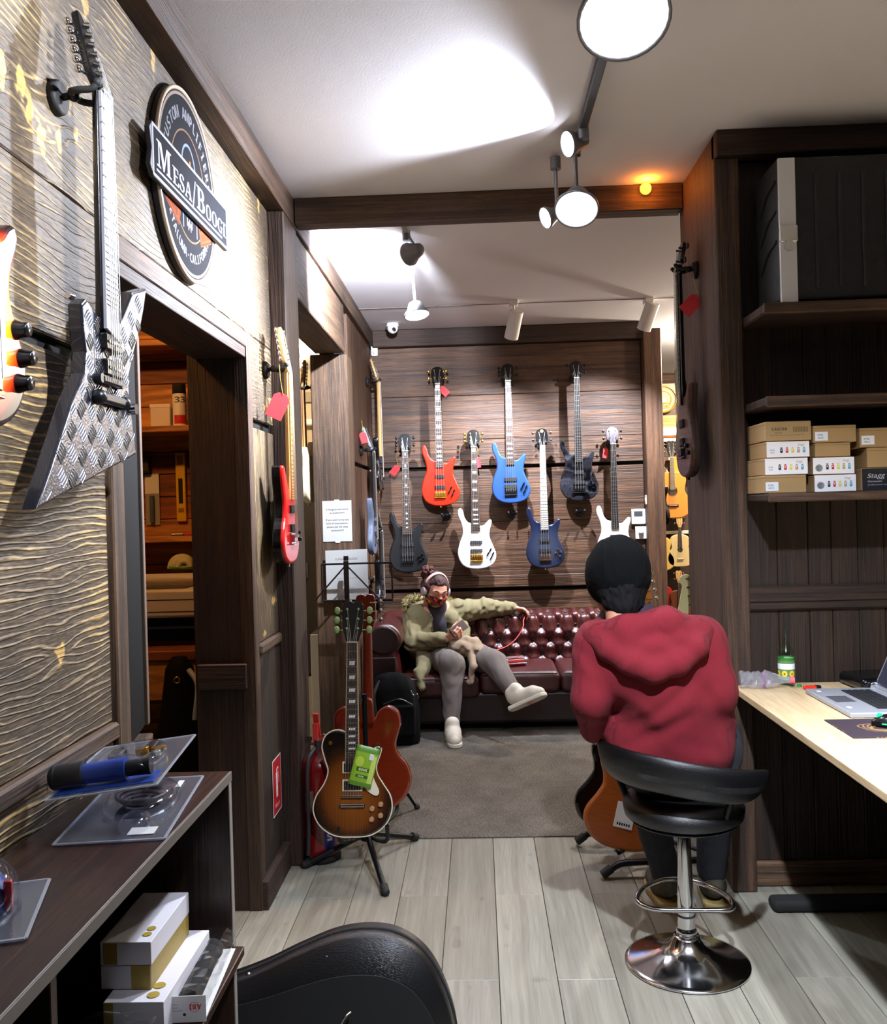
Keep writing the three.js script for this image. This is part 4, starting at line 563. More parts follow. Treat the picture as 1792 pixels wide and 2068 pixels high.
// ---------------------------------------------------------------- desk and what stands on it
const DESK = 0.82;
{
  const t = thing('desk', 'long light oak desk with a dark underside along the boarded wall', 'desk', [0, 0, 0]);
  const s = new THREE.Shape(); const x0 = 0.985, x1 = 2.1, z0 = 3.685, z1 = 0.9, r = 0.05; s.moveTo(x0 + r, -z1); s.lineTo(x1, -z1); s.lineTo(x1, -z0); s.lineTo(x0 + r, -z0); s.quadraticCurveTo(x0, -z0, x0, -z0 + r); s.lineTo(x0, -z1 - r); s.quadraticCurveTo(x0, -z1, x0 + r, -z1);
  part(t, 'tabletop', uvBox(extrude(s, 0.026, 0.003, 2).rotateX(PI / 2).scale(1, -1, 1).scale(1, 1, 1).translate(0, DESK, 0), 'z'), M.desk);
  t.children[0].geometry = (() => { const g = extrude(s, 0.026, 0.003, 2); g.applyMatrix4(new THREE.Matrix4().makeRotationX(-PI / 2)); g.applyMatrix4(new THREE.Matrix4().makeScale(1, 1, -1)); const p = plain(g), a = p.attributes.position.array; for (let i = 0; i < a.length; i += 9) for (let k = 0; k < 3; k++) { const q = a[i + 3 + k]; a[i + 3 + k] = a[i + 6 + k]; a[i + 6 + k] = q; } p.computeVertexNormals(); return uvBox(p.translate(0, DESK, 0), 'z'); })();
  for (const z of [-3.50, -1.2]) { const l = part(t, 'leg', [rbox(0.08, 0.72, 0.05, 0.004, 1.62, 0.42, z), rbox(0.075, 0.06, 0.06, 0.004, 1.62, 0.765, z)], M.blackMatte); part(l, 'leg_foot', rbox(1.0, 0.045, 0.085, 0.02, 1.565, 0.0235, z, 3), M.blackMatte); }
  part(t, 'cross_rail', rbox(0.06, 0.04, 2.2, 0.004, 1.62, 0.765, -2.35), M.blackMatte);
  part(t, 'modesty_panel', rbox(0.018, 0.5, 2.2, 0.003, 1.75, 0.53, -2.35), M.blackMatte);
}
{ // laptop
  const t = thing('laptop', 'silver grey laptop standing open on the oak desk', 'laptop', [1.337, DESK + 0.001, -3.268], { rot: [0, -PI / 2 + 0.01, 0] }), body = std(0xa6a8ae, 0.4, { metalness: 0.35 });
  part(t, 'laptop_base', rbox(0.41, 0.018, 0.26, 0.006, 0, 0.009, 0, 3), body); part(t, 'keyboard_well', rbox(0.31, 0.002, 0.105, 0.001, 0, 0.0182, -0.035), M.blackMatte);
  for (let r = 0; r < 5; r++) for (let c = 0; c < 13; c++) part(t, 'key', rbox(0.0195, 0.003, 0.0165, 0.001, -0.143 + c * 0.0238, 0.0198, -0.078 + r * 0.0215, 1), std(0x1a1b1e, 0.6)); part(t, 'touchpad', rbox(0.1, 0.001, 0.07, 0.0005, -0.01, 0.0183, 0.075), std(0x7d8087, 0.25, { metalness: 0.6 }));
  for (const [x, c] of [[-0.15, 0xdfe6f2], [0.12, 0xdfe6f2]]) part(t, 'sticker', rbox(0.02, 0.0008, 0.014, 0.0003, x, 0.0184, 0.1), std(c, 0.4));
  const lid = part(t, 'laptop_lid', rbox(0.41, 0.25, 0.008, 0.004, 0, 0.125, 0, 3), body, [0, 0.016, -0.127], [-0.42, 0, 0]); part(lid, 'screen', rbox(0.385, 0.225, 0.002, 0.001, 0, 0.127, 0.0042), new THREE.MeshStandardMaterial({ color: 0x101018, emissive: 0x5a5f78, emissiveIntensity: 0.35, roughness: 0.3 }));
}
{
  const T_pad = canvasTexture(256, 256, (g) => { g.fillStyle = '#2b1d27'; g.fillRect(0, 0, 256, 256); g.strokeStyle = '#8a6a3a'; g.lineWidth = 4; for (let i = 0; i < 12; i++) { g.beginPath(); g.ellipse(128, 120, 30 + i * 3, 18 + i * 2, i * 0.5, 0, 4.4); g.stroke(); } });
  const pad = rbox(0.26, 0.004, 0.235, 0.0018, 0, 0.002, 0); const pm = single('mouse_pad', 'dark plum mouse pad with a golden print in front of the laptop', 'mouse pad', uvBox(pad, 'x', 0.15, 0.12), new THREE.MeshStandardMaterial({ map: (() => { T_pad.repeat.set(1 / 0.3, 1 / 0.24); T_pad.wrapS = T_pad.wrapT = THREE.RepeatWrapping; return T_pad; })(), roughness: 0.8 }), { pos: [1.245, DESK + 0.0005, -2.925] });
  const m = thing('computer_mouse', 'black computer mouse with green glowing trim on the plum pad', 'computer mouse', [1.285, DESK + 0.005, -2.93], { rot: [0, 1.2, 0] });
  part(m, 'mouse_shell', loft(Array.from({ length: 12 }, (_, i) => { const f = i / 11, z = -0.06 + f * 0.12, w = 0.032 * Math.pow(Math.sin(PI * clamp(f, 0.04, 0.96)), 0.5), h = 0.038 * Math.pow(Math.sin(PI * clamp(f * 0.9 + 0.08, 0.04, 0.98)), 0.7); return Array.from({ length: 14 }, (_, k) => { const a = PI * k / 13; return [Math.cos(a) * w, Math.sin(a) * h + 0.001, z]; }); })), M.blackGloss);
  const glow = new THREE.MeshStandardMaterial({ color: 0x10c060, emissive: 0x18ff80, emissiveIntensity: 1.2 }); part(m, 'scroll_wheel', cylX(0.01, 0.01, 0.008, 0, 0.03, -0.035), glow); part(m, 'light_strip', tube([[-0.031, 0.012, 0.03], [-0.033, 0.012, 0], [-0.03, 0.012, -0.03]], 0.002, 10, 6), glow);
}
{ // bottle, crumpled bottle, cap, lighter, black box
  const glass = phys(0xe8f4e8, 0.05, { transmission: 1, thickness: 0, ior: 1.45 }), b = thing('glass_bottle', 'clear glass bottle with a green fruit label standing on the desk corner', 'bottle', [1.195, DESK + 0.001, -3.645]);
  part(b, 'bottle_glass', lathe([[0, 0.001], [0.029, 0.001], [0.0315, 0.006], [0.0315, 0.115], [0.028, 0.135], [0.015, 0.155], [0.0125, 0.175], [0.012, 0.20], [0.0135, 0.204], [0.0135, 0.212], [0.010, 0.213]], 32), glass);
  const T_lab = canvasTexture(512, 192, (g, w, h) => { g.fillStyle = '#5f8a58'; g.fillRect(0, 0, w, h); g.fillStyle = '#cfe6c0'; g.fillRect(w * 0.62, 10, w * 0.22, h - 20); g.fillStyle = '#2f7a2a'; g.fillRect(0, 0, w * 0.6, 26); g.fillStyle = '#e8f2f4'; g.fillRect(30, 52, 250, 50); g.fillStyle = '#f2d23a'; for (let i = 0; i < 4; i++) { g.beginPath(); g.arc(60 + i * 75, 140, 28, 0, 7); g.fill(); } g.fillStyle = '#7a5a10'; for (let i = 0; i < 4; i++) { g.beginPath(); g.arc(60 + i * 75, 142, 9, 0, 7); g.fill(); } });
  part(b, 'label', new THREE.CylinderGeometry(0.0319, 0.0319, 0.085, 32, 1, true, -2.2).translate(0, 0.066, 0), printed(T_lab, 0.5));
  const cr = thing('crumpled_bottle', 'crumpled clear plastic bottle with a pink cap lying on the desk', 'bottle', [1.09, DESK + 0.002, -3.595], { rot: [0, -0.12, 0] }), pr = rng(3);
  const secs = []; for (let i = 0; i <= 16; i++) { const f = i / 16, r0 = f < 0.55 ? 0.036 : mix(0.036, 0.012, step(0.55, 0.9, f)), s = []; for (let k = 0; k < 14; k++) { const a = k / 14 * 2 * PI, rr = r0 * (1 + (f < 0.6 ? (pr() - 0.5) * 0.5 : (pr() - 0.5) * 0.1)); s.push([-0.09 + f * 0.19, Math.max(0.0015, 0.028 + Math.cos(a) * rr * (f < 0.6 ? 0.9 : 1)), Math.sin(a) * rr]); } secs.push(s); }
  part(cr, 'crushed_plastic', loft(secs).toNonIndexed(), new THREE.MeshPhysicalMaterial({ color: 0xf2f2f6, roughness: 0.12, transmission: 0.85, thickness: 0, ior: 1.5, flatShading: true })); part(cr, 'label_shred', loft(secs.slice(7, 9).map((s) => s.map(([x, y, z]) => [x, 0.028 + (y - 0.028) * 1.03, z * 1.03])), false), phys(0xe8c8ea, 0.25, { transmission: 0.8, thickness: 0 })); part(cr, 'bottle_cap', cylX(0.0135, 0.0135, 0.016, 0.106, 0.028, 0), std(0xe0667a, 0.45));
  const l = thing('lighter', 'small red lighter lying on the desk near the bottle', 'lighter', [1.25, DESK + 0.001, -3.55], { rot: [0, 0.1, 0] }); part(l, 'lighter_body', rbox(0.05, 0.012, 0.022, 0.005, 0, 0.0065, 0), std(0xe02818, 0.3)); part(l, 'lighter_head', rbox(0.018, 0.013, 0.021, 0.003, 0.033, 0.0065, 0), M.blackMetal);
  const gr = single('bottle_cap', 'tiny green cap lying on the desk beside the pink capped bottle', 'bottle cap', cyl(0.009, 0.01, 0.007, 0, 0.004, 0), std(0x1c8a3c, 0.5), { pos: [1.228, DESK + 0.0005, -3.60] });
  const k = thing('black_adapter', 'glossy black electronics box with rounded ends at the back of the desk', 'electronics box', [1.535, DESK + 0.001, -3.57], { rot: [0, 0.08, 0] }); part(k, 'case', rbox(0.26, 0.05, 0.2, 0.02, 0, 0.0255, 0, 4), M.blackGloss); part(k, 'dial', lathe([[0, 0.012], [0.014, 0.012], [0.016, 0.008], [0.016, 0], [0, 0]], 20).rotateX(PI / 2).translate(-0.09, 0.026, 0.1), M.chrome);
}
// ---------------------------------------------------------------- wall shelves with boxes and the case
{
  const sh = (label, y, th) => { const t = thing('wall_shelf', label, 'shelf', [0, 0, 0]); part(t, 'shelf_board', bar([1.066, y - th, -3.70], [2.5, y, -3.40], 0.006, 'x'), M.walnutDark); part(t, 'shelf_edge', bar([1.064, y - th - 0.002, -3.402], [2.5, y + 0.001, -3.388], 0.004, 'x'), M.walnut); };
  sh('dark stained shelf that carries the black flight case', 2.268, 0.038); sh('empty dark stained shelf above the cardboard boxes', 1.926, 0.036); sh('dark stained shelf stacked with cardboard boxes', 1.571, 0.03);
  const c = thing('flight_case', 'large black flight case with a silver edge strip on the highest shelf', 'flight case', [0, 0, 0]);
  part(c, 'shell', uvBox(rbox(0.9, 0.525, 0.27, 0.012, 1.582, 2.5325, -3.545, 3), 'x'), std(0x17191c, 0.55, { bumpMap: T_grain.bump, bumpScale: 0.0008 }));
  part(c, 'edge_strip', [rbox(0.062, 0.53, 0.012, 0.003, 1.164, 2.5335, -3.409)], std(0xe4e6ea, 0.4, { metalness: 0.6 })); part(c, 'latch', [rbox(0.066, 0.06, 0.01, 0.003, 1.164, 2.52, -3.4), cylZ(0.018, 0.018, 0.012, 1.164, 2.475, -3.397)], M.chrome);
  for (let i = 0; i < 5; i++) part(c, 'ridge', rbox(0.014, 0.42, 0.01, 0.004, 1.27 + i * 0.085, 2.53, -3.408), std(0x1d2024, 0.5)); for (let i = 0; i < 3; i++) part(c, 'strap', tube([[1.131, 2.72 - i * 0.11, -3.43], [1.128, 2.70 - i * 0.11, -3.52], [1.131, 2.64 - i * 0.11, -3.62]], 0.006, 12, 6), M.blackMatte); part(c, 'foot', [rbox(0.05, 0.012, 0.03, 0.004, 1.2, 2.2755, -3.5), rbox(0.05, 0.012, 0.03, 0.004, 1.9, 2.2755, -3.5)], M.blackMatte);
  c.children[0].position.y = 0.012; c.children[0].position.y = 0.008;
}
{
  const word = (g, s, x, y, px, col, font = 'sans-serif', w = 'bold') => { g.fillStyle = col; g.font = `${w} ${px}px ${font}`; g.textAlign = 'left'; g.textBaseline = 'middle'; g.fillText(s, x, y); };
  const icons = canvasTexture(512, 160, (g, w, h) => { g.fillStyle = '#ececee'; g.fillRect(0, 0, w, h); ['#23232b', '#c8283a', '#d8d23a', '#b98a8a', '#4fa6b8'].forEach((c, i) => { const x = 160 + i * 68; g.fillStyle = c; g.fillRect(x, 76, 32, 40); g.fillRect(x + 4, 60, 24, 12); g.fillStyle = '#ffffff'; g.fillRect(x + 8, 84, 12, 8); }); word(g, '0708', 40, 88, 24, '#9a9aa4'); word(g, '4013', 44, 112, 22, '#9a9aa4'); word(g, 'Stagg', 372, 34, 30, '#8a8a8a', 'serif', 'italic'); });
  const icons2 = canvasTexture(512, 160, (g, w, h) => { g.fillStyle = '#ececee'; g.fillRect(0, 0, w, h); g.fillStyle = '#8b8f90'; g.beginPath(); g.ellipse(74, 100, 46, 36, 0, 0, 7); g.fill(); word(g, 'KEY', 42, 92, 30, '#3c4244'); word(g, 'BEL', 48, 116, 24, '#3c4244'); ['#23232b', '#c8283a', '#d8d23a', '#a8a080', '#4fa6b8'].forEach((c, i) => { const x = 162 + i * 68; g.fillStyle = c; g.fillRect(x, 74, 32, 42); g.fillRect(x + 4, 58, 24, 12); g.fillStyle = '#ffffff'; g.fillRect(x + 8, 84, 12, 8); }); word(g, 'Stagg', 372, 30, 30, '#8a8a8a', 'serif', 'italic'); });
  const kraftPrint = canvasTexture(512, 208, (g, w, h) => { g.fillStyle = '#a98c5e'; g.fillRect(0, 0, w, h); word(g, 'CASCHA', 70, 80, 46, '#3c2c18'); word(g, 'HH 2114', 105, 122, 20, '#5a4426'); word(g, 'Music instruments & accessories', 52, 150, 18, '#5a4426', 'sans-serif', 'normal'); g.fillStyle = '#6e5836'; g.fillRect(312, 58, 170, 60); g.fillStyle = '#a98c5e'; for (let i = 0; i < 22; i++) g.fillRect(316 + i * 7.6, 58, 2 + (i * 7) % 4, 60); word(g, '4 040012 345', 330, 146, 18, '#5a4426', 'sans-serif', 'normal'); });
  const darkPrint = canvasTexture(512, 208, (g, w, h) => { g.fillStyle = '#17181d'; g.fillRect(0, 0, w, h); word(g, 'Stagg', 40, 70, 56, '#dcdce0', 'serif', 'italic'); word(g, 'Chromatic', 44, 124, 24, '#b8b8c0'); word(g, 'professional series', 44, 156, 22, '#b8b8c0', 'sans-serif', 'normal'); g.fillStyle = '#7a4a40'; g.fillRect(430, 20, 70, 50); });
  const tag = canvasTexture(128, 96, (g) => { g.fillStyle = '#e9edf0'; g.fillRect(0, 0, 128, 96); word(g, '0708', 22, 36, 26, '#7e868c'); word(g, '4013', 26, 66, 26, '#7e868c'); });
  const B = (label, x0, x1, y0, y1, kind, depth = 0.225) => {
    const t = thing('cardboard_box', label, 'box', [(x0 + x1) / 2, y0, -3.455 - depth / 2], { rot: [0, (R() - 0.5) * 0.02, 0] }), w = x1 - x0 - 0.003, h = y1 - y0 - 0.0015;
    part(t, 'carton', uvBox(rbox(w, h, depth, 0.003, 0, h / 2 + 0.0005, 0, 1), 'x'), kind === 'dark' ? M.kraft : M.kraft); part(t, 'lid_seam', box(w + 0.0008, 0.0015, depth + 0.0008, 0, h * 0.86, 0), std(0x7a6238, 0.9));
    const face = (tex, fw, fh, fx, fy) => part(t, 'printed_front', new THREE.BoxGeometry(fw, fh, 0.0012).translate(fx, fy, depth / 2 + 0.0006), [0, 1, 2, 3, 4, 5].map((i) => (i === 4 ? printed(tex, 0.6) : M.paper)));
    if (kind === 'icons') face(icons, w - 0.002, h - 0.003, 0, h / 2); if (kind === 'icons2') face(icons2, w - 0.002, h - 0.003, 0, h / 2); if (kind === 'print') face(kraftPrint, w - 0.002, h - 0.003, 0, h / 2); if (kind === 'dark') face(darkPrint, w - 0.002, h - 0.003, 0, h / 2); if (kind === 'tagged') part(t, 'address_label', new THREE.BoxGeometry(0.047, 0.033, 0.0012).translate(-w / 2 + 0.03, h * 0.38, depth / 2 + 0.0006), [0, 1, 2, 3, 4, 5].map((i) => (i === 4 ? printed(tag, 0.6) : M.paper)));
  };
  const Y = 1.572;
  B('kraft cardboard box with white address label, lowest in the stack by the post', 1.066, 1.226, Y, 1.640, 'tagged'); B('white fronted box with five coloured icons resting on the lowest kraft box', 1.07, 1.232, 1.640, 1.704, 'icons'); B('white fronted box with coloured icons right below the printed kraft box', 1.078, 1.24, 1.704, 1.766, 'icons'); B('kraft cardboard box with dark brand print and barcode atop the first stack', 1.076, 1.248, 1.766, 1.84, 'print');
  B('white fronted box with grey logo, lowest in the middle stack', 1.252, 1.408, Y, 1.637, 'icons2'); B('white fronted box with grey logo, second in the middle stack', 1.247, 1.403, 1.637, 1.702, 'icons2'); B('small plain kraft box between white box and labelled lid box', 1.256, 1.39, 1.702, 1.755, 'plain'); B('kraft box with white label atop the middle stack', 1.252, 1.413, 1.755, 1.82, 'tagged');
  B('black printed box with kraft side at the bottom of the last stack', 1.425, 1.66, Y, 1.657, 'dark'); B('plain kraft box resting on the black printed box', 1.448, 1.66, 1.657, 1.732, 'plain'); B('kraft box with white label atop the stack at the edge of the photo', 1.421, 1.66, 1.732, 1.806, 'tagged');
}
// ---------------------------------------------------------------- counter in the near left corner
const CT = 0.95;
{
  const t = thing('display_counter', 'dark brown laminate counter with open shelf below the boarded wall', 'counter', [0, 0, 0]);
  part(t, 'counter_top', bar([-0.866, CT - 0.022, -2.12], [-0.595, CT, -0.7], 0.0015, 'z'), M.laminate); part(t, 'edge_band', bar([-0.595, CT - 0.022, -2.12], [-0.592, CT - 0.0005, -0.7], 0.0005, 'z'), std(0x6a625c, 0.5));
  part(t, 'side_panel', bar([-0.866, 0, -2.12], [-0.596, CT - 0.023, -2.10], 0.0015, 'y'), M.laminate); part(t, 'side_panel', bar([-0.866, 0, -1.24], [-0.598, CT - 0.023, -1.22], 0.0015, 'y'), M.laminate); part(t, 'panel_edge', bar([-0.596, 0, -2.12], [-0.5935, CT - 0.023, -2.10], 0.0005, 'y'), std(0x8a847c, 0.5));
  part(t, 'shelf_board', bar([-0.866, 0.53, -2.098], [-0.568, 0.55, -1.242], 0.0015, 'z'), M.laminate); part(t, 'back_panel', bar([-0.868, 0, -2.10], [-0.862, CT - 0.023, -0.7], 0.001, 'y'), M.laminate);
}
{ // boxes on the counter's shelf
  const gift = canvasTexture(256, 256, (g) => { g.fillStyle = '#e6e4ea'; g.fillRect(0, 0, 256, 256); });
  const white = std(0xe4e2e8, 0.5), goldC = std(0xa28a3a, 0.5), seal = std(0xa8903a, 0.45);
  const bx = (label, x0, x1, y0, y1, z0, z1, split, rot = 0) => { const t = thing('instrument_box', label, 'box', [(x0 + x1) / 2, y0, (z0 + z1) / 2], { rot: [0, rot, 0] }), w = x1 - x0, h = y1 - y0, d = z0 - z1; part(t, 'carton', rbox(w, h - 0.001, Math.abs(d), 0.0015, 0, h / 2, 0, 1), white); part(t, 'gold_band', split(w, h, Math.abs(d)), goldC); return t; };
  const a = bx('large white box with two round gold seals under the stacked boxes', -0.745, -0.628, 0.5505, 0.62, -1.73, -2.03, (w, h, d) => rbox(0.02, h * 0.96, d * 1.002, 0.001, -w / 2 + 0.009, h / 2, 0, 1));
  for (const z of [0.09, 0.125]) part(a, 'gold_seal', cyl(0.012, 0.012, 0.001, 0.03, 0.07, z, 24), seal);
  bx('white and gold box lying between two other boxes', -0.768, -0.668, 0.6205, 0.667, -1.775, -2.01, (w, h, d) => merge([rbox(0.038, h * 1.004, 0.001, 0.0004, w / 2 - 0.02, h / 2, d / 2, 1), rbox(0.001, h * 1.002, d * 0.995, 0.0004, w / 2, h / 2, 0, 1)]));
  const c = bx('white box with small gold seals topmost in the counter', -0.768, -0.666, 0.6675, 0.714, -1.775, -2.01, (w, h, d) => rbox(0.028, h * 0.9, 0.001, 0.0004, -w / 2 + 0.02, h / 2, d / 2, 1)); for (const z of [0.06, 0.085]) part(c, 'gold_seal', cyl(0.009, 0.009, 0.001, 0.032, 0.0472, z, 24), seal);
  const T_card = canvasTexture(384, 224, (g, w, h) => { g.fillStyle = '#efeff0'; g.fillRect(0, 0, w, h); g.save(); g.translate(w, h); g.rotate(PI); g.strokeStyle = '#d02a2a'; g.lineWidth = 4; g.beginPath(); g.arc(100, 128, 42, 0, 7); g.stroke(); g.fillStyle = '#d02a2a'; g.font = 'bold 62px sans-serif'; g.textBaseline = 'middle'; g.textAlign = 'center'; g.fillText('ABI', 92, 130); g.fillStyle = '#8a8a90'; g.font = '16px sans-serif'; ['MARATHON SERIES', 'SHAKER', 'small size'].forEach((s, i) => g.fillText(s, 270, 100 + i * 26)); g.fillStyle = '#262024'; g.beginPath(); g.arc(186, 66, 13, 0, 7); g.fill(); g.restore(); });
  const p = thing('blister_pack', 'clear blister pack with white header card lying on the counter shelf', 'blister pack', [-0.615, 0.551, -1.925], { rot: [0, 0.06, 0] });
  part(p, 'header_card', new THREE.BoxGeometry(0.088, 0.052, 0.0012).translate(0, 0.027, 0.145), [0, 1, 2, 3, 4, 5].map((i) => (i === 4 ? printed(T_card, 0.6) : M.paper))); const pr = rng(8);
  part(p, 'clear_shell', loft(Array.from({ length: 14 }, (_, i) => { const z = 0.14 - i * 0.0225; return Array.from({ length: 12 }, (_, k) => { const q = k / 12 * 2 * PI; return [Math.cos(q) * 0.042 * (1 + (pr() - 0.5) * 0.12), 0.028 + Math.sin(q) * 0.026 * (1 + (pr() - 0.5) * 0.25), z]; }); })).toNonIndexed(), new THREE.MeshPhysicalMaterial({ roughness: 0.06, transmission: 1, thickness: 0, ior: 1.45, flatShading: true })); part(p, 'packed_shaker', [cylZ(0.022, 0.02, 0.22, 0, 0.026, 0.0), ball(0.024, 0, 0.026, -0.1)], M.blackMatte); part(p, 'shell_floor', box(0.08, 0.001, 0.3, 0, 0.0008, -0.005), M.paper);
  const bag = (label, pos, s, seed) => { const r = rng(seed), t = thing('plastic_bag', label, 'bag', pos), n = 16, g = new THREE.SphereGeometry(1, n, 11); const q = plain(g), a = q.attributes.position; for (let i = 0; i < a.count; i++) { const x = a.getX(i), y = a.getY(i), z = a.getZ(i), f = 1 + 0.32 * nA(x * 3.1 + 9, y * 3.3 + z * 2.7 + seed, 64, 64); a.setXYZ(i, x * s[0] * f, (y + 1) * s[1] * (0.8 + 0.3 * f), z * s[2] * f); } q.computeVertexNormals(); part(t, 'film', q, new THREE.MeshPhysicalMaterial({ roughness: 0.05, transmission: 1, thickness: 0, ior: 1.4, flatShading: true })); part(t, 'contents', Array.from({ length: 9 }, () => rbox(0.02 + r() * 0.02, 0.012, 0.016, 0.003, (r() - 0.5) * s[0] * 1.1, s[1] * (0.35 + r() * 0.8), (r() - 0.5) * s[2]).rotateY(r())), std(0x5a6a68, 0.5)); };
  bag('crinkled clear bag of small parts at the bottom of the counter shelf', [-0.70, 0.552, -1.665], [0.085, 0.034, 0.05], 4);
}
{ // packages on the counter top
  const film = () => new THREE.MeshPhysicalMaterial({ color: 0xf4f6fa, roughness: 0.07, transmission: 1, thickness: 0, ior: 1.5 }), blue = std(0x16409a, 0.4);
  const pack = (label, pos, rot, inner, w = 0.17, l = 0.36) => { const t = thing('blister_pack', label, 'blister pack', pos, { rot }); part(t, 'back_sheet', rbox(w, 0.0016, l, 0.0006, 0, 0.001, 0), phys(0xe4e8f0, 0.16, { transmission: 0.93, thickness: 0 })); part(t, 'rim', [rbox(w, 0.003, 0.006, 0.001, 0, 0.0015, l / 2), rbox(w, 0.003, 0.006, 0.001, 0, 0.0015, -l / 2), rbox(0.006, 0.003, l, 0.001, w / 2, 0.0015, 0), rbox(0.006, 0.003, l, 0.001, -w / 2, 0.0015, 0)], phys(0xe8ecf2, 0.15, { transmission: 0.7 })); inner(t); return t; };
  const bubble = (t, w, h, l, x, z) => part(t, 'bubble', loft(Array.from({ length: 17 }, (_, i) => { const f = i / 16, e = Math.pow(Math.sin(PI * clamp(f, 0.02, 0.98)), 0.35); return Array.from({ length: 16 }, (_, k) => { const q = PI * k / 15; return [x + Math.cos(q) * w / 2 * e * Math.sign(1), 0.002 + Math.pow(Math.sin(q), 0.7) * h * e, z - l / 2 + f * l]; }); })), film());
  const lower = pack('lower clear blister pack with a coiled cable on the counter', [-0.72, CT + 0.002, -1.86], [0, 0.12, 0], (t) => { bubble(t, 0.15, 0.04, 0.24, 0.005, -0.03); bubble(t, 0.06, 0.03, 0.1, 0.03, 0.13); part(t, 'coiled_cable', [0.034, 0.041, 0.048].map((r, i) => new THREE.TorusGeometry(r, 0.0042, 8, 40).rotateX(PI / 2).translate(0.005, 0.008 + i * 0.006, -0.02)), std(0x3a2226, 0.5)); part(t, 'plug', [cylZ(0.008, 0.008, 0.06, 0.01, 0.012, -0.125), cylZ(0.004, 0.004, 0.03, 0.01, 0.012, -0.165)], M.blackMatte); part(t, 'paper_slip', [rbox(0.05, 0.001, 0.04, 0.0004, 0.05, 0.003, 0.155)], M.paper); part(t, 'white_label', rbox(0.012, 0.001, 0.05, 0.0004, 0.06, 0.004, -0.14), M.white); }, 0.2, 0.40);
  const bubbleX = (t, x0, x1, z, w, hh) => part(t, 'bubble', loft(Array.from({ length: 17 }, (_, i) => { const f = i / 16, e = Math.pow(Math.sin(PI * clamp(f, 0.02, 0.98)), 0.3); return Array.from({ length: 16 }, (_, k) => { const q = PI * k / 15; return [mix(x0, x1, f), 0.002 + Math.pow(Math.sin(q), 0.7) * hh * e, z - Math.cos(q) * w / 2 * e]; }); })), film());
  pack('upper tilted blister pack with a blue and black microphone', [-0.752, CT + 0.078, -1.90], [0.02, 0.10, 0.10], (t) => { bubbleX(t, -0.115, 0.09, 0.125, 0.07, 0.058); bubble(t, 0.15, 0.03, 0.22, 0.0, -0.03); part(t, 'blue_card', rbox(0.19, 0.0015, 0.075, 0.0005, 0, 0.0035, 0.125), blue); part(t, 'microphone', cylX(0.017, 0.013, 0.10, 0.035, 0.026, 0.125), M.blackMatte); part(t, 'microphone_head', [cylX(0.026, 0.024, 0.06, -0.075, 0.028, 0.125), ball(0.025, -0.10, 0.028, 0.125, 0.6, 1, 1)], std(0x121214, 0.6)); part(t, 'blue_grip', cylX(0.0225, 0.019, 0.085, -0.005, 0.027, 0.125), blue); part(t, 'gold_plug', [cylX(0.006, 0.006, 0.03, 0.055, 0.014, -0.05), rbox(0.026, 0.016, 0.018, 0.003, 0.02, 0.014, -0.05)], M.gold); part(t, 'adapter', [rbox(0.03, 0.022, 0.05, 0.006, -0.03, 0.014, -0.04), rbox(0.02, 0.014, 0.06, 0.004, 0.03, 0.010, -0.1)], std(0x23242c, 0.4)); part(t, 'hang_tab', rbox(0.06, 0.0012, 0.03, 0.0005, -0.075, 0.0025, 0.0), film()); }, 0.21, 0.36);
  pack('bulging clear blister pack with blue print at the edge of the photo', [-0.775, CT + 0.0025, -1.36], [0, 0.3, 0], (t) => { bubble(t, 0.12, 0.085, 0.16, 0, 0.0); part(t, 'blue_insert', loft(Array.from({ length: 9 }, (_, i) => { const f = i / 8; return Array.from({ length: 12 }, (_, k) => { const q = PI * k / 11, e = Math.pow(Math.sin(PI * clamp(f, 0.06, 0.94)), 0.4); return [Math.cos(q) * 0.05 * e, 0.004 + Math.sin(q) * 0.07 * e, -0.06 + f * 0.12]; }); })), std(0x35468e, 0.4)); part(t, 'red_stripe', rbox(0.012, 0.05, 0.012, 0.003, 0.047, 0.03, 0.02), std(0xb83040, 0.4)); }, 0.17, 0.22);
}
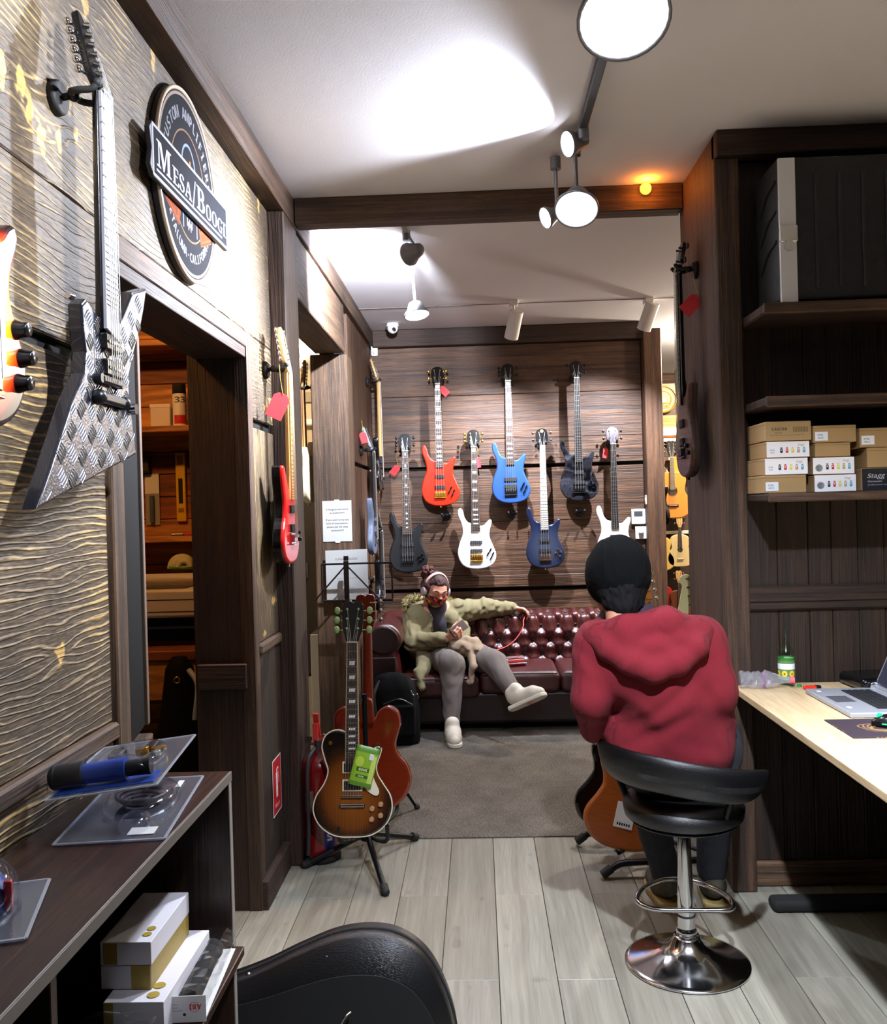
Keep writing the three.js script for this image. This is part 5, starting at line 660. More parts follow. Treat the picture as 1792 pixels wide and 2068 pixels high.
{ // black hard case in front, standing on its side
  const t = thing('guitar_case', 'black hard guitar case standing on its side at the bottom of the photo', 'guitar case', [0, 0, -2.46], { rot: [-0.13, 0, 0] }), m = phys(0x08080a, 0.36, { clearcoat: 0.3, clearcoatRoughness: 0.4, bumpMap: T_grain.bump, bumpScale: 0.0004 });
  const o = [[-1.05, 0.215], [-0.86, 0.24], [-0.72, 0.277], [-0.62, 0.312], [-0.52, 0.356], [-0.42, 0.392], [-0.33, 0.402], [-0.25, 0.388], [-0.175, 0.335], [-0.12, 0.235], [-0.096, 0.13], [-0.105, 0.05], [-0.17, 0.008], [-0.3, 0.004], [-0.5, 0.006], [-0.75, 0.02], [-1.05, 0.03]];
  const sh = smoothShape(o, 130), c = [-0.42, 0.17], inset = (k, q) => smoothShape(o.map(([x, y]) => [c[0] + (x - c[0]) * k - 0.012, c[1] + (y - c[1]) * q - 0.012]), 130);
  part(t, 'case_body', extrude(sh, 0.06, 0.01, 3).translate(0, 0, -0.003), m); const lid = part(t, 'case_lid', loft([[1, 1, 0.0], [0.998, 0.995, 0.03], [0.985, 0.96, 0.052], [0.86, 0.60, 0.075]].map(([k, q, z]) => inset(k, q).getPoints().slice(0, 130).map((p) => [p.x + 0.012, p.y + 0.012 * (1 - (1 - q) * 0), z]))), m);
  part(lid, 'lid_panel', extrude(inset(0.855, 0.59), 0.004, 0.0015, 2).translate(0.012, 0.012, 0.0775), std(0x040405, 0.75));
  part(t, 'edge_welt', new THREE.TubeGeometry(new THREE.CatmullRomCurve3(sh.getPoints().map((p) => V3(p.x, p.y, -0.001)), true), 240, 0.005, 6, true), M.blackMatte);
  for (const [x, y, z] of [[-0.66, 0.292, 0.03], [-0.425, 0.378, 0.03], [-0.44, 0.345, 0.056], [-0.2, 0.335, 0.03], [-0.222, 0.305, 0.056], [-0.125, 0.12, 0.05], [-0.72, 0.22, 0.058]]) part(t, 'rivet', ball(0.0085, x, y, z, 1, 1, 0.7, 10), M.nickel);
  part(t, 'handle', [tube([[-0.385, 0.10, 0.08], [-0.395, 0.15, 0.10], [-0.398, 0.185, 0.105], [-0.385, 0.212, 0.105], [-0.37, 0.222, 0.095]], 0.003, 24, 8), tube([[-0.375, 0.12, 0.08], [-0.372, 0.17, 0.09], [-0.365, 0.18, 0.08]], 0.003, 16, 8)], M.nickel);
}
// ---------------------------------------------------------------- signs, papers, wall fittings
{ // round shop sign with a banner
  const S = 1024, T_sign = canvasTexture(S, S, (g) => {
    const ring = (r, c) => { g.fillStyle = c; g.beginPath(); g.arc(S / 2, S / 2, r, 0, 7); g.fill(); };
    g.fillStyle = '#8f8a84'; g.fillRect(0, 0, S, S); ring(511, '#b9aa98'); ring(492, '#4a3a36'); ring(484, '#c9b8a2'); ring(468, '#23242a'); ring(300, '#b08a62'); ring(290, '#1a1420');
    const arc = (s, r, a0, a1, px, up, col) => { g.fillStyle = col; g.font = `bold ${px}px sans-serif`; g.textAlign = 'center'; g.textBaseline = 'middle'; const n = s.length; for (let i = 0; i < n; i++) { const a = a0 + (a1 - a0) * i / (n - 1); g.save(); g.translate(S / 2 + Math.cos(a) * r, S / 2 + Math.sin(a) * r); g.rotate(a + (up ? PI / 2 : -PI / 2)); g.fillText(s[i], 0, 0); g.restore(); } };
    arc('CUSTOM AMPLIFIERS', 384, -PI * 0.90, -PI * 0.10, 88, true, '#b9b9bd'); arc('PETALUMA·CALIFORNIA', 384, PI * 0.84, PI * 0.16, 68, false, '#d8dae2');
    // tube drawn on the inner field
    g.strokeStyle = '#9fb6e0'; g.lineWidth = 16; g.beginPath(); g.moveTo(400, 760); g.lineTo(400, 420); g.bezierCurveTo(400, 250, 620, 230, 636, 430); g.lineTo(636, 760); g.stroke();
    g.strokeStyle = '#e0702a'; g.lineWidth = 16; g.beginPath(); g.arc(500, 430, 42, 0, 7); g.stroke(); g.fillStyle = '#e88a2a'; g.fillRect(528, 360, 26, 40); g.beginPath(); g.moveTo(530, 450); g.bezierCurveTo(600, 480, 620, 560, 640, 640); g.lineTo(600, 640); g.bezierCurveTo(580, 560, 560, 520, 520, 500); g.fill(); g.fillStyle = '#7a3a8a'; g.fillRect(470, 560, 40, 70); g.fillRect(600, 620, 30, 60);
    g.fillStyle = '#cfd4e2'; for (let i = 0; i < 5; i++) g.fillRect(460 + i * 20, 690 + (i % 2) * 18, 14, 46);
    g.fillStyle = '#b06a20'; for (let i = 0; i < 4; i++) g.fillRect(430 + i * 44, 640, 26, 30);
    // orange ribbons
    for (const [x, y, a] of [[150, 690, 0.35], [700, 700, -0.35]]) { g.save(); g.translate(x + 90, y); g.rotate(a); g.fillStyle = '#c8622e'; g.fillRect(-110, -48, 220, 100); g.strokeStyle = '#7a3412'; g.lineWidth = 6; g.strokeRect(-100, -38, 200, 80); g.fillStyle = '#7a3412'; g.font = 'bold 50px serif'; g.textAlign = 'center'; g.textBaseline = 'middle'; g.fillText(x < 400 ? 'HAND' : 'MADE', 0, 4); g.restore(); }
  });
  const T_ban = canvasTexture(1024, 256, (g, w, h) => { g.fillStyle = '#20222a'; g.fillRect(0, 0, w, h); g.strokeStyle = '#e8ebf2'; g.lineWidth = 14; g.strokeRect(7, 7, w - 14, h - 14); g.fillStyle = '#f2f4fa'; g.textBaseline = 'alphabetic'; g.textAlign = 'left'; let x = 40; for (const [s, px] of [['M', 186], ['ESA', 126], ['/', 180], ['B', 186], ['OOGIE', 118]]) { g.font = `bold ${px}px serif`; g.fillText(s, x, 192); x += g.measureText(s).width + 6; } g.fillRect(40, 208, 890, 12); });
  const t = thing('shop_sign', 'round amplifier sign with white lettered banner on the boarded wall', 'sign', [X0 + 0.004, 2.558, -2.79], { rot: [0, PI / 2, 0] }), rad0 = 0.287, edge = std(0x16161a, 0.5);
  part(t, 'sign_disc', new THREE.CylinderGeometry(rad0, rad0, 0.02, 72).rotateX(PI / 2).translate(0, 0, 0.011), edge); part(t, 'sign_print', uvFront(new THREE.CircleGeometry(rad0 - 0.003, 72).translate(0, 0, 0.0218), -rad0, -rad0, rad0, rad0), new THREE.MeshPhysicalMaterial({ map: T_sign, roughness: 0.85, specularIntensity: 0.2, color: 0xa4a4aa })); part(t, 'sign_rim', new THREE.TorusGeometry(rad0 - 0.004, 0.006, 8, 80).translate(0, 0, 0.02), std(0xb7a690, 0.4));
  const ban = [[-0.385, 0.05], [-0.36, 0.075], [0.36, 0.075], [0.385, 0.05], [0.37, 0.0], [0.385, -0.05], [0.36, -0.075], [-0.36, -0.075], [-0.385, -0.05], [-0.37, 0.0]];
  const b = part(t, 'banner', extrude(polyShape(ban), 0.014, 0.002, 1).translate(0, -0.02, 0.038), edge); part(b, 'banner_print', uvFront(new THREE.PlaneGeometry(0.73, 0.142).translate(0, -0.02, 0.0386), -0.365, -0.091, 0.365, 0.051), new THREE.MeshPhysicalMaterial({ map: T_ban, roughness: 0.85, specularIntensity: 0.2, color: 0xb4b4ba }));
}
{ // papers on the far post, music stand in front of them
  const notice = (lines, w, h, px, gap, top, bold) => canvasTexture(w, h, (g) => { g.fillStyle = '#e9eae8'; g.fillRect(0, 0, w, h); g.fillStyle = bold; g.font = `bold ${px}px sans-serif`; g.textAlign = 'center'; g.textBaseline = 'middle'; lines.forEach((s, i) => s && g.fillText(s, w / 2, top + i * gap)); });
  const a = thing('paper_notice', 'smaller white paper notice with bold lines on the far post', 'notice', [-0.902, 1.488, -5.846]); part(a, 'sheet', box(0.188, 0.262, 0.001), [0, 1, 2, 3, 4, 5].map((i) => (i === 4 ? printed(notice(['A hangszereket kérd', 'az eladótól!!!!!', '', 'If you want to try any', 'kind of instruments,', 'please ask the shop', 'assistant!!!!!'], 300, 420, 23, 36, 90, '#2a2a2c'), 0.85, { color: 0xc8c8c6 }) : M.paper))); part(a, 'tape', [box(0.03, 0.012, 0.0008, 0, 0.132, 0.0006), box(0.03, 0.012, 0.0008, 0, -0.132, 0.0006)], std(0xf2f2ee, 0.4));
  single('paper_sheet', 'larger white printed sheet leaning on the music stand', 'paper sheet', box(0.268, 0.325, 0.001), [0, 1, 2, 3, 4, 5].map((i) => (i === 4 ? printed(notice(['ELŐADÁS TÁBLÁZAT', '', '', '— — — — — —', '— — — — — — —', '', '— — — — —', '— — — —'], 300, 364, 17, 34, 66, '#8a8a90'), 0.85, { color: 0xb8b8b8 }) : M.paper)), { pos: [-0.842, 1.142, -5.80], rot: [-0.03, 0, 0.012] });
  const s = thing('music_stand', 'folding wire music stand with dark rails before the far post', 'music stand', [0, 0, 0]), m = std(0x1d1413, 0.4, { metalness: 0.5 }), z = -5.69;
  part(s, 'rail', [rbox(0.44, 0.012, 0.012, 0.003, -0.765, 1.222, z)], m); part(s, 'rail', [rbox(0.44, 0.014, 0.03, 0.003, -0.76, 0.992, z + 0.01)], m); part(s, 'post', [rbox(0.032, 0.27, 0.012, 0.003, -0.83, 1.105, z + 0.004), cyl(0.012, 0.012, 0.9, -0.83, 0.5, z - 0.02), rbox(0.03, 0.03, 0.02, 0.003, -0.83, 1.256, z)], m);
  for (const k of [-1, 1]) part(s, 'brace', rod([-0.83, 1.215, z + 0.002], [-0.83 + k * 0.2, 1.0, z + 0.002], 0.005), m); for (const x of [-0.985, -0.545]) part(s, 'side_arm', rod([x, 0.99, z], [x, 1.222, z], 0.005), m);
  for (const [x, zz] of [[0.12, 0.14], [-0.12, 0.16], [0.0, -0.12]]) { const l = part(s, 'leg', rod([-0.83, 0.4, z - 0.02], [-0.83 + x, 0.02, z - 0.02 + zz], 0.007), m); part(l, 'rubber_foot', ball(0.013, -0.83 + x, 0.018, z - 0.02 + zz), M_rubber); }
}
{ // thermostat, dial, sensor, dome camera, fire sticker
  const t = thing('thermostat', 'white thermostat with grey display on the far boarded wall', 'thermostat', [1.287, 1.442, -7.405]); part(t, 'housing', rbox(0.112, 0.122, 0.024, 0.006, 0, 0, 0), M.white); part(t, 'display', rbox(0.068, 0.042, 0.003, 0.001, -0.002, 0.022, 0.012), std(0x454a4c, 0.3)); part(t, 'button', [cylZ(0.004, 0.004, 0.003, -0.02, -0.035, 0.0125), cylZ(0.004, 0.004, 0.003, 0.02, -0.035, 0.0125)], std(0xbcbcbc, 0.5));
  const d = thing('wall_dial', 'white square wall dial below the thermostat', 'dial', [1.305, 1.312, -7.405]); part(d, 'plate', rbox(0.092, 0.1, 0.02, 0.005), M.white); part(d, 'knob', lathe([[0, 0.022], [0.018, 0.02], [0.022, 0.002], [0.022, 0], [0, 0]], 24).rotateX(PI / 2).translate(-0.002, 0.005, 0.01), std(0xd8d8d6, 0.4));
  const p = thing('motion_sensor', 'small white sensor high in the far corner', 'sensor', [-0.80, 2.842, -7.40]); part(p, 'housing', rbox(0.055, 0.09, 0.04, 0.012, 0, 0, 0, 3), M.white); part(p, 'lens', ball(0.014, 0, -0.018, 0.018), std(0xcfcfcc, 0.3));
  const sw = thing('light_switch', 'small cream switch on the tan post', 'switch', [1.341, 1.575, -7.36]); part(sw, 'plate', rbox(0.008, 0.075, 0.05, 0.003), M.cream); part(sw, 'rocker', rbox(0.006, 0.03, 0.02, 0.002, -0.004, 0, 0), M.white);
  const c = thing('dome_camera', 'small white dome camera on the ceiling beside the glaring lamp', 'security camera', [-0.62, 2.985, -7.1]); part(c, 'mount', cyl(0.045, 0.05, 0.025, 0, 0, 0), M.white); part(c, 'dome', ball(0.042, 0.0, -0.025, 0.0), M.white); part(c, 'lens', cylZ(0.014, 0.016, 0.02, 0.012, -0.04, 0.034), M.blackGloss);
  const f = thing('fire_sticker', 'red fire extinguisher sticker with white outline on the pilaster', 'sticker', [X0 + 0.0035, 0.40, -3.845], { rot: [0, PI / 2, 0] });
  const T_f = canvasTexture(160, 240, (g, w, h) => { g.fillStyle = '#f0eeee'; g.fillRect(0, 0, w, h); g.fillStyle = '#b0161c'; g.fillRect(5, 5, w - 10, h - 10); g.fillStyle = '#f2dede'; g.fillRect(62, 66, 34, 104); g.fillRect(72, 48, 14, 22); g.fillRect(84, 46, 28, 8); g.beginPath(); g.moveTo(112, 48); g.lineTo(120, 120); g.lineTo(112, 120); g.fill(); g.font = 'bold 18px sans-serif'; g.textAlign = 'center'; g.fillText('TŰZOLTÓ', w / 2, 210); });
  part(f, 'sheet', box(0.155, 0.235, 0.001), [0, 1, 2, 3, 4, 5].map((i) => (i === 4 ? printed(T_f, 0.5) : M.paper)));
}
{ // fire extinguisher
  const t = thing('fire_extinguisher', 'red fire extinguisher with blue sticker at the foot of the pilaster', 'fire extinguisher', [-0.742, 0.0, -4.075]), rd = phys(0x740a0e, 0.25, { clearcoat: 0.6 });
  part(t, 'cylinder', lathe([[0, 0.02], [0.08, 0.02], [0.084, 0.03], [0.084, 0.40], [0.078, 0.435], [0.055, 0.462], [0.026, 0.476], [0.022, 0.49], [0, 0.49]], 40), rd); part(t, 'foot_ring', lathe([[0.066, 0.001], [0.086, 0.001], [0.088, 0.02], [0.084, 0.035], [0.066, 0.03]], 40), M.blackMatte); part(t, 'valve', [cyl(0.018, 0.022, 0.05, 0, 0.505, 0), cylX(0.008, 0.008, 0.08, 0, 0.515, 0)], M.steel);
  part(t, 'lever', [rbox(0.026, 0.012, 0.13, 0.004).rotateX(-1.1).translate(-0.01, 0.59, -0.03), rbox(0.024, 0.1, 0.014, 0.004, -0.012, 0.555, 0.0)], M.red); part(t, 'carry_handle', tube([[0.012, 0.52, 0.0], [0.035, 0.545, 0.02], [0.06, 0.54, 0.025], [0.062, 0.515, 0.022], [0.03, 0.508, 0.01]], 0.008, 20, 8), std(0xe8281c, 0.4)); part(t, 'gauge', [cylZ(0.016, 0.016, 0.014, -0.042, 0.535, 0.012), ], M.chromeDark); part(t, 'pull_ring', new THREE.TorusGeometry(0.012, 0.002, 6, 20).translate(0.028, 0.548, 0.02), M.chrome);
  part(t, 'hose', tube([[-0.01, 0.50, 0.03], [-0.03, 0.47, 0.078], [-0.035, 0.40, 0.094], [-0.035, 0.2, 0.096], [-0.04, 0.05, 0.098]], 0.0095, 32, 8), std(0x2b2c2e, 0.6)); part(t, 'hose_clip', rbox(0.034, 0.09, 0.02, 0.004, -0.03, 0.28, 0.088), std(0x5a4a38, 0.6));
  const T_m = canvasTexture(300, 110, (g, w, h) => { g.fillStyle = '#2a2a8a'; g.fillRect(0, 0, w, h); g.fillStyle = '#e8e4f4'; g.font = 'bold 72px sans-serif'; g.textBaseline = 'middle'; g.fillText('MAXIM', 18, 58); }); T_m.center.set(0.5, 0.5); T_m.rotation = -PI / 2;
  part(t, 'sticker', new THREE.CylinderGeometry(0.0846, 0.0846, 0.29, 12, 1, true, 0.35, 0.62).translate(0, 0.21, 0), printed(T_m, 0.4));
}
{ // green pouch hanging on the strings, dark bag by the sofa, things in the passage
  const T_p = canvasTexture(256, 384, (g, w, h) => { const r = g.createLinearGradient(0, 0, w, h); r.addColorStop(0, '#5f9c2a'); r.addColorStop(0.5, '#8cbc34'); r.addColorStop(1, '#b9cc3c'); g.fillStyle = '#8cb832'; g.fillRect(0, 0, w, h); g.fillStyle = '#5f9426'; g.fillRect(0, 0, w, 60); g.fillRect(0, h - 44, w, 44); g.fillStyle = '#bcd24a'; g.beginPath(); g.arc(70, 150, 46, 0, 7); g.fill(); g.fillStyle = '#3c6a1c'; g.fillRect(54, 200, 150, 40); g.fillRect(60, 270, 130, 30); g.fillStyle = '#e8eec0'; g.font = 'bold 34px sans-serif'; g.fillText('GUMI', 76, 232); g.font = 'bold 24px sans-serif'; g.fillText('SOUR', 84, 294); g.fillStyle = '#c9e06a'; g.fillRect(190, 80, 50, 260); });
  const t = thing('green_pouch', 'green candy pouch clipped to the strings of the dark sunburst guitar', 'pouch', [-0.518, 0.452, -3.915], { rot: [-0.10, 0.1, -0.26] });
  part(t, 'pouch_body', uvFront(loft(Array.from({ length: 11 }, (_, i) => { const f = i / 10, y = -0.085 + f * 0.17, th = 0.013 * Math.pow(Math.sin(PI * clamp(f, 0.02, 0.98)), 0.6) + 0.0015; return Array.from({ length: 20 }, (_, k) => { const q = k / 20 * 2 * PI; return [Math.sign(Math.cos(q)) * Math.pow(Math.abs(Math.cos(q)), 0.35) * 0.05, y, Math.sign(Math.sin(q)) * Math.pow(Math.abs(Math.sin(q)), 0.9) * th]; }); })), -0.052, -0.086, 0.052, 0.086), printed(T_p, 0.3)); part(t, 'paper_clip', [rbox(0.02, 0.026, 0.008, 0.003, 0.022, 0.045, 0.013)], M.white); part(t, 'hook_loop', new THREE.TorusGeometry(0.017, 0.002, 6, 24).translate(0.032, 0.09, 0), M.blackMetal);
  const b = thing('black_bag', 'black fabric gear bag slumped against the sofa arm', 'bag', [-0.60, 0.005, -6.08]), fab = phys(0x08080a, 0.85, { specularIntensity: 0.3,  bumpMap: T_grain.bump, bumpScale: 0.001 });
  part(b, 'bag_body', loft([[0, 0.15, 0.1], [0.02, 0.175, 0.13], [0.2, 0.17, 0.125], [0.36, 0.15, 0.105], [0.44, 0.1, 0.07], [0.46, 0.04, 0.03]].map(([y, w, d]) => Array.from({ length: 22 }, (_, k) => { const q = k / 22 * 2 * PI, e = 0.55; return [Math.sign(Math.cos(q)) * Math.pow(Math.abs(Math.cos(q)), e) * w + 0.01 * Math.sin(k * 2.1 + y * 9), y, Math.sign(Math.sin(q)) * Math.pow(Math.abs(Math.sin(q)), e) * d]; }))), fab);
  part(b, 'front_pocket', rbox(0.17, 0.2, 0.03, 0.014, 0.07, 0.17, 0.128, 3), fab); part(b, 'zip', [tube([[-0.05, 0.28, 0.13], [0.06, 0.31, 0.122], [0.14, 0.27, 0.118]], 0.003, 16, 6)], M.chromeDark); part(b, 'strap', tube([[-0.08, 0.42, 0.06], [-0.11, 0.34, 0.125], [-0.1, 0.2, 0.14]], 0.012, 20, 8), std(0x17171a, 0.7)); part(b, 'tassel', tube([[0.13, 0.36, 0.1], [0.15, 0.33, 0.112], [0.17, 0.34, 0.112], [0.18, 0.31, 0.112]], 0.003, 12, 6), M.steel);
}
{
  const a = thing('dark_cabinet', 'tall dark grey cabinet at the end of the passage', 'cabinet', [-1.66, 0, -8.9]); part(a, 'cabinet_body', rbox(1.1, 1.96, 0.6, 0.01, 0, 0.98, 0), std(0x2c2826, 0.7)); for (const x of [-0.27, 0.27]) { const d = part(a, 'cabinet_door', rbox(0.53, 1.9, 0.02, 0.005, x, 0.98, 0.31), std(0x332e2b, 0.6)); part(d, 'door_handle', rbox(0.015, 0.14, 0.02, 0.005, x * 0.15, 1.0, 0.328), M.steel); }
  const p = thing('white_panel_box', 'dark amplifier with a white front panel on the passage floor', 'amplifier', [-1.15, 0, -6.5]); part(p, 'cabinet_body', rbox(0.15, 0.68, 0.32, 0.008, 0.01, 0.345, -0.16), M.blackMatte); part(p, 'front_panel', rbox(0.075, 0.66, 0.02, 0.006, -0.03, 0.35, 0.012), M.white); part(p, 'foot', rbox(0.12, 0.01, 0.04, 0.003, 0.01, 0.005, -0.05), M_rubber);
  const r = thing('pipe_rail', 'white pipe running below the passage ceiling', 'pipe', [-2.0, 2.46, -9.22]); part(r, 'pipe', [cylX(0.035, 0.035, 1.95, 0, 0, 0)], M.white); part(r, 'pipe_clip', [rbox(0.02, 0.09, 0.06, 0.004, 0.4, 0, -0.035), rbox(0.02, 0.09, 0.06, 0.004, -0.4, 0, -0.035)], M.steel);
}
// price tags: red card on a thread
{
  const mk = (label, pos, rz, ry = 0, s = 1, col = M.red) => { const t = thing('price_tag', label, 'price tag', pos, { rot: [0, ry, 0] }), g = extrude(polyShape([[-0.028, -0.042], [0.028, -0.042], [0.028, 0.03], [0.014, 0.044], [-0.014, 0.044], [-0.028, 0.03]]), 0.0015, 0.0004, 1).scale(s, s, 1).rotateZ(rz); part(t, 'card', g, std(0xd83a40, 0.75)); const e = V3(0, 0.04 * s, 0).applyAxisAngle(V3(0, 0, 1), rz); part(t, 'thread', tube([[e.x, e.y, 0], [e.x * 0.6, e.y + 0.05 * s, 0.001], [-0.01 * Math.sign(rz), e.y + 0.10 * s, 0]], 0.0012, 10, 5), std(0xb9a83a, 0.7)); };
  mk('red price tag hanging from the head of the red bass', [-0.243, 2.492, -7.345], 0.75); mk('red price tag hanging from the neck of the matte black bass', [-0.655, 1.868, -7.345], -0.7); mk('red price tag behind the neck of the glossy white bass', [0.015, 1.91, -7.345], 0.1, 0.8); mk('red price tag hanging from the half hidden white bass', [1.03, 1.955, -7.345], -0.2, 0.7);
  mk('large red price tag on a yellow thread beside the pilaster guitar', [-0.80, 1.985, -3.70], -0.45, 0.25, 1.25); mk('red price tag on the purple brown bass at the post', [0.935, 2.39, -3.95], -0.8, 0.1, 1.1); mk('small red price tag on the riveted guitar in the corner', [-0.80, 2.07, -6.52], 0.25, 0.3, 0.9);
}
// ---------------------------------------------------------------- workshop things behind the door
{
  const d = thing('half_door', 'dark narrow half door with worn brown edge standing open in the doorway', 'door', [-0.945, 0, -2.275], { rot: [0, 0.20, 0] }); part(d, 'door_leaf', rbox(0.03, 1.28, 0.44, 0.004, 0, 1.56, -0.24), phys(0x050505, 0.8, { specularIntensity: 0.3 })); part(d, 'edge_strip', uvBox(rbox(0.05, 1.28, 0.035, 0.004, 0.0, 1.56, -0.475), 'y'), M.walnutGrey); part(d, 'bottom_rail', uvBox(rbox(0.055, 0.05, 0.42, 0.006, 0.012, 0.875, -0.24), 'z'), M.walnut); part(d, 'hinge', [cyl(0.01, 0.01, 0.08, 0.02, 1.2, -0.02), cyl(0.01, 0.01, 0.08, 0.02, 1.9, -0.02)], M.blackMetal);
  const shelf = (label, y, x0 = -2.2, x1 = -1.14) => { const t = thing('workshop_shelf', label, 'shelf', [0, 0, 0]); part(t, 'shelf_board', bar([x0, y - 0.03, -4.745], [x1, y, -4.50], 0.003, 'x'), M.pine); for (const x of [-1.45, -1.95]) part(t, 'shelf_bracket', extrude(polyShape([[0, 0], [0.2, 0], [0, -0.2]]), 0.02, 0.002, 1).rotateY(PI / 2).translate(x, y - 0.03, -4.74), M.pineDark); return t; };
  shelf('pine workshop shelf nearest to the ceiling', 2.43); shelf('pine workshop shelf carrying the spray can', 2.0); shelf('pine workshop shelf below the yellow spirit level', 1.45);
  const T_c = canvasTexture(256, 256, (g, w, h) => { g.fillStyle = '#d9d6d2'; g.fillRect(0, 0, w, h); g.fillStyle = '#2a2a38'; g.font = 'bold 64px sans-serif'; g.textAlign = 'center'; g.fillText('33', 158, 72); g.fillStyle = '#b8242a'; g.fillRect(118, 172, 76, 70); g.fillStyle = '#3a3a44'; g.save(); g.translate(96, 236); g.rotate(-PI / 2); g.font = 'bold 26px sans-serif'; g.textAlign = 'left'; g.fillText('GRAPHIT', 0, 0); g.restore(); });
  const c = thing('spray_can', 'white spray can with dark cap on the pine shelf', 'spray can', [-1.485, 2.001, -4.56]); part(c, 'can_body', new THREE.CylinderGeometry(0.034, 0.034, 0.16, 28, 1, false, -3.46).translate(0, 0.081, 0), printed(T_c, 0.4)); part(c, 'can_cap', lathe([[0, 0.218], [0.03, 0.216], [0.032, 0.21], [0.034, 0.162], [0, 0.162]], 28), M.blackMatte);
  const bx = (name, label, cat, pos, w, h, dd, m, lid) => { const t = thing(name, label, cat, pos); part(t, 'carton', rbox(w, h, dd, 0.004, 0, h / 2 + 0.001, 0, 1), m); part(t, 'lid', rbox(w + 0.004, 0.02, dd + 0.004, 0.003, 0, h - 0.008, 0, 1), lid ?? m); };
  bx('small_box', 'pale card box beside the spray can', 'box', [-1.575, 2.0005, -4.58], 0.1, 0.11, 0.1, std(0xcfc4bc, 0.7), std(0xd9c9c2, 0.6)); bx('small_box', 'dark red tin behind the spray can on the shelf', 'box', [-1.40, 2.0005, -4.60], 0.09, 0.14, 0.09, std(0x4a2426, 0.5)); bx('paint_carton', 'green and white carton on the highest pine shelf', 'box', [-1.50, 2.4305, -4.6], 0.16, 0.12, 0.14, std(0xd8dde6, 0.6), std(0x3c7a3a, 0.6)); bx('paint_carton', 'red carton next to the green and white carton', 'box', [-1.36, 2.4305, -4.6], 0.1, 0.08, 0.14, std(0xb83a2a, 0.6));
  const lv = thing('spirit_level', 'yellow spirit level hanging on the pine wall', 'spirit level', [-1.545, 1.70, -4.735]); part(lv, 'beam', rbox(0.05, 0.36, 0.022, 0.004), std(0xd0a418, 0.45)); part(lv, 'vial', [rbox(0.03, 0.05, 0.004, 0.001, 0, 0.14, 0.0115), rbox(0.03, 0.02, 0.004, 0.001, 0, -0.12, 0.0115)], std(0x8a6a10, 0.4)); part(lv, 'grip_slot', rbox(0.022, 0.13, 0.004, 0.001, 0, -0.02, 0.0115), M.blackMatte);
  const hm = thing('hammer', 'black headed mallet hanging on the pine wall', 'hammer', [-1.80, 1.68, -4.72]); part(hm, 'hammer_head', rbox(0.16, 0.08, 0.05, 0.01, 0.02, 0.14, 0), std(0x22201f, 0.6)); part(hm, 'hammer_handle', cyl(0.014, 0.016, 0.34, 0, -0.05, 0), std(0x241a14, 0.6));
  const tb = thing('tool_blister', 'hanging tool card with white header left of the level', 'tool card', [-1.70, 1.64, -4.738]); part(tb, 'card', rbox(0.075, 0.27, 0.004, 0.001), std(0x8d8a84, 0.6)); part(tb, 'header', rbox(0.075, 0.1, 0.002, 0.0005, 0, 0.08, 0.003), M.paper); part(tb, 'tool', cyl(0.012, 0.012, 0.14, 0, -0.05, 0.012), std(0x4a5a68, 0.4));
  const saw = thing('blue_clamp', 'long blue clamp hanging by the door post', 'clamp', [-1.345, 1.68, -4.70], { rot: [0, 0, 0.06] }); part(saw, 'bar', rbox(0.03, 0.52, 0.02, 0.004), std(0x32408a, 0.5)); part(saw, 'grip', rbox(0.04, 0.17, 0.03, 0.008, 0.03, -0.22, 0.005), std(0xd8d2c4, 0.5));
  const tp = single('yellow_tape', 'yellow round tape measure on the pine wall', 'tape measure', [cylZ(0.07, 0.07, 0.04, 0, 0, 0, 28), cylZ(0.03, 0.03, 0.044, 0, 0, 0, 20)], std(0xc9a818, 0.45), { pos: [-1.86, 1.50, -4.72] }); tp.position.z = -4.725;
  const pl = thing('pliers', 'pliers with red and blue grips lying on the lower pine shelf', 'pliers', [-1.45, 1.4555, -4.56], { rot: [0, 0.1, 0] }); part(pl, 'jaws', rbox(0.06, 0.012, 0.03, 0.004, -0.06, 0, 0), M.steel); part(pl, 'grip', tube([[-0.03, 0, 0.004], [0.04, 0, 0.02], [0.11, 0, 0.024]], 0.007, 12, 8), std(0xb8242a, 0.5)); part(pl, 'grip', tube([[-0.03, 0, -0.004], [0.04, 0, -0.02], [0.11, 0, -0.024]], 0.007, 12, 8), std(0x28407a, 0.5));
  const wb = thing('workbench', 'orange brown workbench against the pine wall', 'workbench', [0, 0, 0]); part(wb, 'bench_top', bar([-2.6, 0.90, -4.744], [-1.14, 0.945, -4.06], 0.004, 'x'), M.pineDark); part(wb, 'bench_front', bar([-2.6, 0.72, -4.10], [-1.14, 0.90, -4.07], 0.004, 'x'), M.pine); for (const x of [-2.5, -1.2]) part(wb, 'leg', bar([x - 0.04, 0, -4.2], [x + 0.04, 0.72, -4.12], 0.004, 'y'), M.pineDark);
  const dv = thing('black_receiver', 'black hifi receiver under the pale printer', 'receiver', [-1.52, 0.9455, -4.40]); part(dv, 'case', rbox(0.46, 0.13, 0.36, 0.006, 0, 0.068, 0), M.blackGloss); part(dv, 'front_slot', rbox(0.42, 0.012, 0.004, 0.001, 0, 0.085, 0.181), M.steel); part(dv, 'dial', [cylZ(0.016, 0.018, 0.016, -0.14, 0.045, 0.186), cylZ(0.016, 0.018, 0.016, -0.06, 0.045, 0.186)], M.chromeDark);
